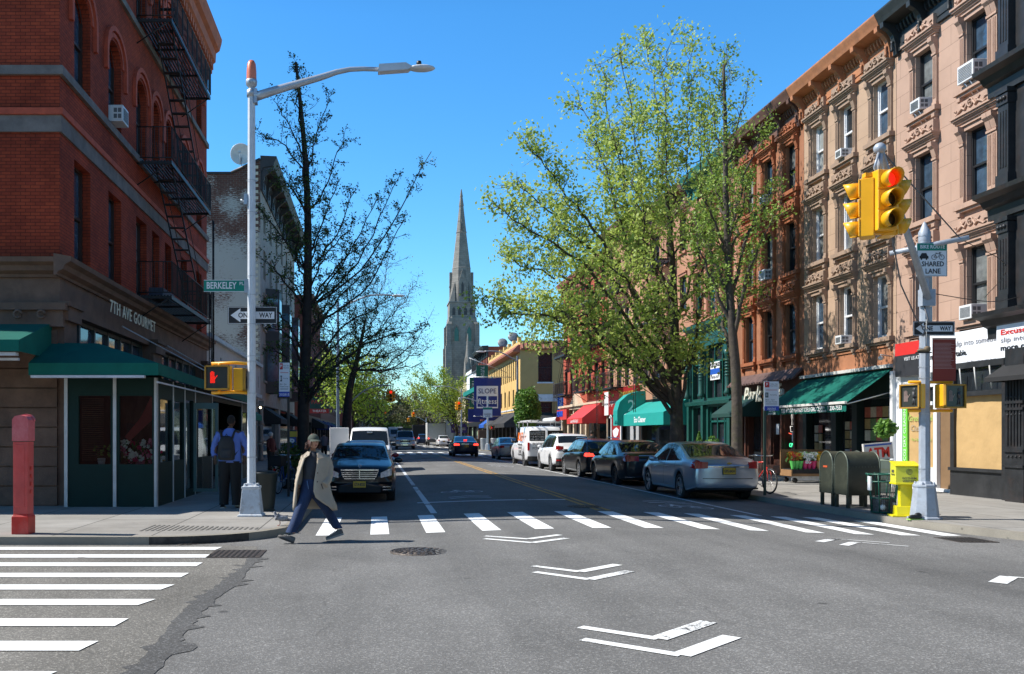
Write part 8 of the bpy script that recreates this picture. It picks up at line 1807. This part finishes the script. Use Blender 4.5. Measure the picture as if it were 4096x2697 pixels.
# shirt, jeans, coat, shoes
b = MB(); rg = []
for cx, cy, rx, ry in ((524,352,.058,.062),(525,385,.10,.085),(522,420,.142,.105),(510,480,.150,.125),(503,560,.142,.132),(492,620,.128,.122),(487,680,.125,.115),(485,715,.118,.11)): q = wp(cx, cy, .0); rg.append((*q, rx, ry))
loft(b, rg, 24, fold=.06); b.build('shirt', M('shirt_charcoal', (.028,.034,.045), .8, var=.15, scale=6, bump=.3, bscale=10), WM)
b = MB()
for pts in (((470,760,0,.115,.11),(445,860,-.04,.098,.105),(405,960,-.07,.088,.095),(355,1090,-.11,.080,.09),(315,1200,-.14,.078,.085),(266,1312,-.16,.078,.08)), ((500,760,0,.115,.11),(555,880,.05,.095,.1),(625,980,.08,.085,.09),(690,1080,.11,.075,.08),(750,1190,.14,.070,.075),(808,1290,.16,.068,.07))):
    loft(b, [(*wp(cx, cy, y), rx*1.13, ry*1.08) for cx, cy, y, rx, ry in pts], 20, fold=.09, seed=pts[0][0])
loft(b, [(*wp(486,668,0), .122,.112), (*wp(486,700,0), .126,.116), (*wp(486,760,0), .15,.128), (*wp(488,820,0), .162,.125), (*wp(490,870,0), .15,.11)], 24, fold=.03); b.build('jeans', DENIM, WM)
b = MB(); b.tube([wp(452,700,-.125), wp(470,800,-.135)], .006, 5); b.build('fly_seam', M('denim_light', (.12,.22,.42), .8), WM)
rows = [ # cy, left outer, left opening edge, right opening edge, right outer, front depth, back depth
 (352,478,496,556,574,-.055,.07),(372,440,480,565,625,-.09,.09),(400,405,450,572,690,-.12,.12),(440,385,425,572,712,-.14,.14),(520,362,400,562,716,-.15,.15),(620,330,370,548,712,-.15,.16),(720,305,345,535,712,-.155,.17),(820,292,335,530,730,-.16,.18),(900,284,328,560,752,-.16,.19),(960,278,325,640,775,-.15,.20),(1010,272,322,715,795,-.12,.21),(1060,270,322,760,800,-.08,.21)]
n = 26; vs = []
for cy, lo, lp_, rp, ro, fy, by in rows:
    L0, Lp, Rp, R0_ = [wp(q, cy)[0] for q in (lo, lp_, rp, ro)]; z = wp(0, cy)[2]; mid = (L0+R0_)/2; hwd = (R0_-L0)/2
    for j in range(n):
        f = j/(n-1)
        if f < .2: u = f/.2; x = Lp+(L0-Lp)*math.sin(u*math.pi/2); y = fy*math.cos(u*math.pi/2)
        elif f > .72: u = (1-f)/.28; x = Rp+(R0_-Rp)*math.sin(u*math.pi/2); y = fy*math.cos(u*math.pi/2)
        else: u = (f-.2)/.52*math.pi; x = mid-hwd*math.cos(u); y = by*math.sin(u)
        fo = .022*math.sin(f*34+z*4)*max(0, (1.15-z))+.012*noise.noise(Vector((f*9, z*4, 2))); vs.append((x+fo*.5, y+fo, z))
b = MB(); m = len(rows); b.add(vs, [(i*n+j, i*n+j+1, (i+1)*n+j+1, (i+1)*n+j) for i in range(m-1) for j in range(n-1)], 0, True)
co = b.build('coat', COAT, WM); md = co.modifiers.new('thick', 'SOLIDIFY'); md.thickness = .012; md.offset = 0
def sleeve(pts, rs, nm='sleeve', par=co, mat=COAT):
    b = MB(); b.tube(spline(pts, 5), [rs[0]+(rs[-1]-rs[0])*i/((len(pts)-1)*5)+.005*math.sin(i*2.3) for i in range((len(pts)-1)*5+1)], 12); return b.build(nm, mat, par)
sleeve([wp(650,425,.0), wp(700,520,.03), wp(705,660,-.02), wp(655,755,-.12)], [.082,.058]); sleeve([wp(432,420,.0), wp(385,540,.05), wp(350,680,.05), wp(335,760,.03)], [.078,.06])
b = MB()
for s_, pts in ((1, [wp(572,372,-.10), wp(600,345,-.06), wp(640,385,-.075), wp(655,425,-.10), wp(605,440,-.145), wp(572,425,-.15)]), (-1, [wp(482,360,-.09), wp(455,345,-.05), wp(405,385,-.07), wp(395,425,-.10), wp(432,420,-.135), wp(478,392,-.13)])): b.add([(p[0], p[1]-.012, p[2]) for p in pts], [tuple(range(6))])
cl = b.build('collar', COAT, co); md = cl.modifiers.new('thick', 'SOLIDIFY'); md.thickness = .01
b = MB(); 
for cx, cy in ((580,605),(578,710)): b.ball(wp(cx,cy,-.172), .010, .005, .010)
b.tube([wp(622,735,-.16), wp(645,800,-.155)], .007, 5); b.build('button', M('button_dark', (.04,.03,.025), .5), co)
def shoe(t, heel, toe, mat, sole, w=.045, h=.075, label=None, ankle=None):
    h0 = Vector(heel); d = Vector(toe)-h0; ln = d.length; d.normalize(); u = Vector((0,0,1)); s = d.cross(u).normalized(); u2 = s.cross(d); o = link('shoe', None, t); b = MB(); sb = MB(); vs = []; ss = []
    prof = ((0,.8,.85),(.08,.95,1.0),(.25,.95,.98),(.4,.9,.86),(.6,1.0,.62),(.8,1.08,.46),(.93,.9,.38),(1,.5,.24))
    for f, ww, hh in prof:
        for a in range(9): an = math.pi*a/8; p = h0+d*ln*f+s*math.cos(an)*w*ww+u2*(.022+math.sin(an)**.8*h*hh); vs.append(p)
        for a in (-1, 1):
            for zz in (0, .028): ss.append(h0+d*ln*(f if f < 1 else 1.02)+s*a*w*ww*1.08+u2*zz)
    b.add(vs, [(i*9+j, i*9+j+1, (i+1)*9+j+1, (i+1)*9+j) for i in range(7) for j in range(8)]+[tuple(range(9)), tuple(63+j for j in range(9))], 0, True); b.build('upper', mat, o)
    sb.add(ss, [(4*i+a, 4*i+c, 4*i+4+c, 4*i+4+a) for i in range(7) for a, c in ((0,1),(1,3),(3,2),(2,0))]+[(0,1,3,2),(28,30,31,29)]); sb.build('sole', sole, o)
    lb = MB()
    for k in range(4): f = .42+k*.09; p = h0+d*ln*f+u2*(.022+h*(.86-.6*(f-.4)*1.6)); lb.tube([p+s*.025, p+u2*.008, p-s*.025], .006, 5)
    lb.build('laces', M('laces_pale', (.5,.48,.45), .7), o)
GSH = M('suede_grey', (.15,.14,.13), .85, var=.2); SOLE = M('sole_pale', (.35,.33,.3), .7)
shoe(WM, wp(290,1448,-.17), wp(108,1372,-.22), GSH, M('sole_dark', (.06,.055,.05), .7)); shoe(WM, wp(878,1370,.17), wp(672,1432,.10), GSH, SOLE)
# ---- man seen from behind
mo = Vector((-3.04, 18.75, .12)); MN = thing('person', 'man seen from behind in blue shirt and black trousers with dark backpack walking away', 'person', tuple(mo))
k_ = .97
V = [(0,0,1.02,.14),(0,0,1.2,.15),(0,.0,1.42,.165),(0,.0,1.56,.12),(0,.0,1.66,.06),(0,-.0,1.72,.06),(-.2,0,1.55,.075),(-.29,.0,1.28,.052),(-.30,-.03,1.06,.036),(.2,0,1.55,.075),(.29,.0,1.28,.052),(.30,-.03,1.06,.036),(-.11,0,.92,.1),(-.12,.0,.52,.065),(-.13,.03,.12,.045),(.11,0,.92,.1),(.13,-.03,.52,.065),(.14,.05,.12,.045)]
E_ = [(0,1),(1,2),(2,3),(3,4),(4,5),(3,6),(6,7),(7,8),(3,9),(9,10),(10,11),(0,12),(12,13),(13,14),(0,15),(15,16),(16,17)]
hand_chain(V, E_, .08, (.05,0,-1), 8); hand_chain(V, E_, .08, (-.05,0,-1), 11, side=-1); skin_body(MN, V, E_, SKIN_D)
hd = face_head(MN, (.03,.0,1.80), 165, 1.04, SKIN_D, (.1,.04,.03)); b = MB(); b.ball((0,.012,.03), .079,.1,.1,18,12); b.build('hair', M('hair_black', (.008,.007,.007), .9), hd)
BS = M('shirt_blue', (.10,.17,.50), .75, var=.12, scale=5, bump=.4, bscale=6)
b = MB(); loft(b, [(0,0,1.66,.07,.07),(0,0,1.61,.14,.095),(0,0,1.55,.235,.12),(0,0,1.45,.25,.15),(0,0,1.3,.235,.16),(0,0,1.15,.23,.165),(0,0,1.0,.24,.17),(0,0,.95,.245,.172)], 26, fold=.06); sh = b.build('shirt', BS, MN)
sleeve([(-.2,0,1.56),(-.29,.0,1.38),(-.335,.02,1.2),(-.31,-.02,1.08)], [.085,.062], par=sh, mat=BS); sleeve([(.2,0,1.56),(.29,.0,1.38),(.335,.02,1.2),(.31,-.02,1.08)], [.085,.062], par=sh, mat=BS)
TR = M('trousers_black', (.006,.006,.007), .85, bump=.2); b = MB()
for s_, dy in ((-1,.03),(1,-.0)): loft(b, [(s_*.08,0,.98,.16,.165),(s_*.10,0,.85,.14,.15),(s_*.115,dy*.5,.6,.115,.125),(s_*.125,dy,.35,.1,.105),(s_*.13,dy+.02,.12,.095,.1),(s_*.13,dy+.02,.07,.1,.11)], 18, fold=.08, seed=s_)
b.build('trousers', TR, MN)
shoe(MN, (-.15,-.06,.0), (-.17,.22,.0), BLK, SOLE, .05); shoe(MN, (.14,-.02,.04), (.15,.26,.0), BLK, SOLE, .05)
t = thing('backpack', 'dark grey backpack worn on the back of the man in the blue shirt', 'backpack', (mo.x-.04, mo.y-.20, mo.z+1.0)); BP = M('backpack_grey', (.022,.022,.024), .8, bump=.2)
b = MB(); loft(b, [(0,0,-.0,.13,.06),(0,0,.02,.17,.09),(0,0,.15,.18,.11),(0,0,.35,.165,.10),(0,0,.46,.12,.07),(0,0,.50,.06,.03)], 22, cap=True); b.build('bag', BP, t)
b = MB(); b.tube([(-.1,.04,.42),(-.13,.1,.56),(-.15,.14,.62)], .025, 6); b.tube([(.1,.04,.42),(.14,.1,.56),(.17,.14,.62)], .025, 6); b.tube([(-.03,.0,.48),(0,-.0,.54),(.03,.0,.48)], .01, 6); b.tube([(.16,.05,.1),(.22,.12,.2)], .015, 5); b.build('strap', BP, t)
b = MB(); loft(b, [(0,-.08,.05,.10,.03),(0,-.09,.18,.12,.035),(0,-.08,.24,.1,.03)], 16, cap=True); b.build('pocket', M('backpack_pocket', (.03,.03,.033), .8), t)
# ---- distant people
def small_person(label, x, y, z, h, top, bottom, hairm, rz=0, skin=SKIN_L, hat=None):
    k = h/1.75; t = thing('person', label, 'person', (x, y, z), rz); 
    V = [(0,0,.95*k,.13),(0,0,1.2*k,.13),(0,0,1.4*k,.13),(0,0,1.5*k,.05),(0,-.01,1.58*k,.07),(0,-.01,1.66*k,.085),(-.2,0,1.36*k,.055),(-.24,-.03,1.1*k,.045),(-.22,-.12,.9*k,.035),(.2,0,1.36*k,.055),(.24,-.03,1.1*k,.045),(.22,-.12,.9*k,.035),(-.1,0,.85*k,.09),(-.11,-.05,.48*k,.065),(-.12,-.02,.06,.05),(.1,0,.85*k,.09),(.12,.04,.48*k,.065),(.13,.1,.06,.05)]
    E_ = [(0,1),(1,2),(2,3),(3,4),(4,5),(2,6),(6,7),(7,8),(2,9),(9,10),(10,11),(0,12),(12,13),(13,14),(0,15),(15,16),(16,17)]
    skin_body(t, V, E_, skin, sub=1); b = MB(); loft(b, [(0,0,1.49*k,.07,.07),(0,0,1.42*k,.2,.12),(0,0,1.2*k,.2,.15),(0,0,.85*k,.21,.17)], 14, fold=.08); j = b.build('jacket', top, t)
    for s_ in (-1,1): b = MB(); b.tube([(s_*.19,0,1.4*k),(s_*.25,-.02,1.1*k),(s_*.23,-.11,.93*k)], [.07,.06,.05], 10); b.build('sleeve', top, j)
    b = MB(); loft(b, [(-.09,0,.9*k,.12,.13),(-.11,-.04,.48*k,.09,.1),(-.12,-.02,.08,.07,.08)], 12); loft(b, [(.09,0,.9*k,.12,.13),(.12,.03,.48*k,.09,.1),(.13,.1,.08,.07,.08)], 12); b.build('trousers', bottom, t)
    b = MB(); b.ball((0,.012,1.655*k), .1,.11,.11,12,8); b.build('cap' if hat else 'hair', hat or hairm, t)
    for s_, yy in ((-1,-.02),(1,.1)): MB().box(s_*.125-.05, s_*.125+.05, yy-.18, yy+.08, 0, .09).build('shoe', BLK, t, bevel=.03)
HB = M('hair_dark', (.02,.014,.01), .8)
small_person('person in maroon coat and pale cap standing by the carved shopfront on the left', -4.5, 38.5, .12, 1.62, M('coat_maroon', (.08,.015,.015), .9), M('dark_trousers', (.02,.02,.022), .9), HB, 60, hat=M('cap_pale', (.5,.5,.48), .8))
small_person('dark-haired person on the right pavement behind the white SUV', 11.35, 47.6, .12, 1.72, M('coat_black', (.02,.02,.022), .9), TR, HB, -20)
small_person('distant walker in dark clothes on the right pavement near the purple sign', 11.7, 127, .12, 1.75, M('coat_navy', (.02,.03,.07), .9), TR, HB, 10)
small_person('distant walker in a red jacket on the right pavement near the purple sign', 12.6, 124, .12, 1.7, M('jacket_red', (.4,.03,.04), .9), TR, HB, -30)
small_person('distant walker in pink beside the left shopfronts beyond the work cars', -3.3, 57, .12, 1.68, M('jacket_grey', (.12,.12,.14), .9), TR, HB, 200)
# ---- pigeon on the kerb
pg = thing('pigeon', 'grey pigeon standing on the left kerb behind the striding woman', 'pigeon', (-1.62, 15.15, .125), 0)
V = [(0,0,.12,(.055,.06)),(.06,0,.115,(.045,.05)),(.12,0,.10,(.022,.03)),(.19,0,.085,(.008,.022)),(-.05,0,.145,(.04,.045)),(-.075,0,.185,.026),(-.085,0,.22,.024),(-.105,0,.222,.016)]
o = skin_body(pg, V, [(0,1),(1,2),(2,3),(0,4),(4,5),(5,6),(6,7)], M('pigeon_grey', (.16,.165,.19), .6, var=.35, scale=18), sub=2)
b = MB(); b.tube([(-.115,0,.222),(-.14,0,.214)], [.007,.002], 6); b.build('beak', BLK, pg)
b = MB()
for s_ in (-1,1): b.tube([(0,s_*.02,.08),(.005,s_*.022,.03),(-.005,s_*.022,.004)], .005, 5); 
for s_ in (-1,1):
    for a in (-.5,0,.5): b.tube([(-.005,s_*.022,.004),(-.04*math.cos(a),s_*.022+.03*math.sin(a),.002)], .0035, 4)
b.build('feet', M('pigeon_feet', (.35,.1,.08), .6), pg)
for s_ in (-1,1): b = MB(); b.ball((.04,s_*.045,.125), .095,.012,.04,12,8); b.build('wing', M('pigeon_wing', (.24,.25,.28), .6, var=.4, scale=25), pg)
# ================================================================ one object per separate piece
SPLIT = {'column','bay_window','pilaster','side_window','shop_pane','pane','transom_window','bulb','lamp_arm','awning_cable','banner_rod','roof_rail','dishes','poster','white_post','collar','marks','buttress','lucarne','pinnacle','arch_hood','shop_window','corner_strips','security_lamp','notice','window_trim','hanger_emblem','letter_p','stone_portal','ladder','belfry_window','listing_cards','white_waste','rear_window','brick_moulding','glazing_bars','signal_bracket','banner_pole','signal_frame','mirror','wiper','awning_light','neon_cup','roof_rack','bracket','seat','paper_cover','merlon','door_gap','wing','cable','trousers','jeans','feet','eyebrow','cross_bar','platform','strap','railing','posters','lid','window_surround','laces','sleeve'}
def split_pieces(o):
    me = o.data; n = len(me.vertices)
    if n > 6000: return
    par = list(range(n))
    def f(a):
        while par[a] != a: par[a] = par[par[a]]; a = par[a]
        return a
    for p in me.polygons:
        v = p.vertices; a = f(v[0])
        for q in v[1:]: par[f(q)] = a
    comp = {}
    for p in me.polygons: comp.setdefault(f(p.vertices[0]), []).append(p.index)
    if len(comp) < 2 or len(comp) > 900: return
    g = []
    for fs in comp.values():
        pts = [me.vertices[i].co for k in fs for i in me.polygons[k].vertices]
        g.append([[min(p[k] for p in pts)-.012 for k in range(3)], [max(p[k] for p in pts)+.012 for k in range(3)], list(fs)])
    ch = True
    while ch:
        ch = False; out = []
        for a in g:
            for b_ in out:
                if all(a[0][k] <= b_[1][k] and b_[0][k] <= a[1][k] for k in range(3)):
                    b_[0] = [min(x, y) for x, y in zip(a[0], b_[0])]; b_[1] = [max(x, y) for x, y in zip(a[1], b_[1])]; b_[2] += a[2]; ch = True; break
            else: out.append(a)
        g = out
    if not 2 <= len(g) <= 60: return
    base = o.name.split('.')[0]; new = []
    for gi in g:
        idx = {}; vs = []; fs = []; mi = []; sm = []
        for k in sorted(gi[2]):
            p = me.polygons[k]; t_ = []
            for i in p.vertices:
                if i not in idx: idx[i] = len(vs); vs.append(me.vertices[i].co[:])
                t_.append(idx[i])
            fs.append(t_); mi.append(p.material_index); sm.append(p.use_smooth)
        m2 = bpy.data.meshes.new(base); m2.from_pydata(vs, [], fs)
        for m in me.materials: m2.materials.append(m)
        m2.polygons.foreach_set('material_index', mi); m2.polygons.foreach_set('use_smooth', sm); m2.update(); new.append(m2)
    for m2 in new[1:]:
        c = o.copy(); c.data = m2; SC.collection.objects.link(c)
    o.data = new[0]
for o in [o for o in SC.objects if o.type == 'MESH' and o.parent and o.name.split('.')[0] in SPLIT and o.data.users == 1]: split_pieces(o)
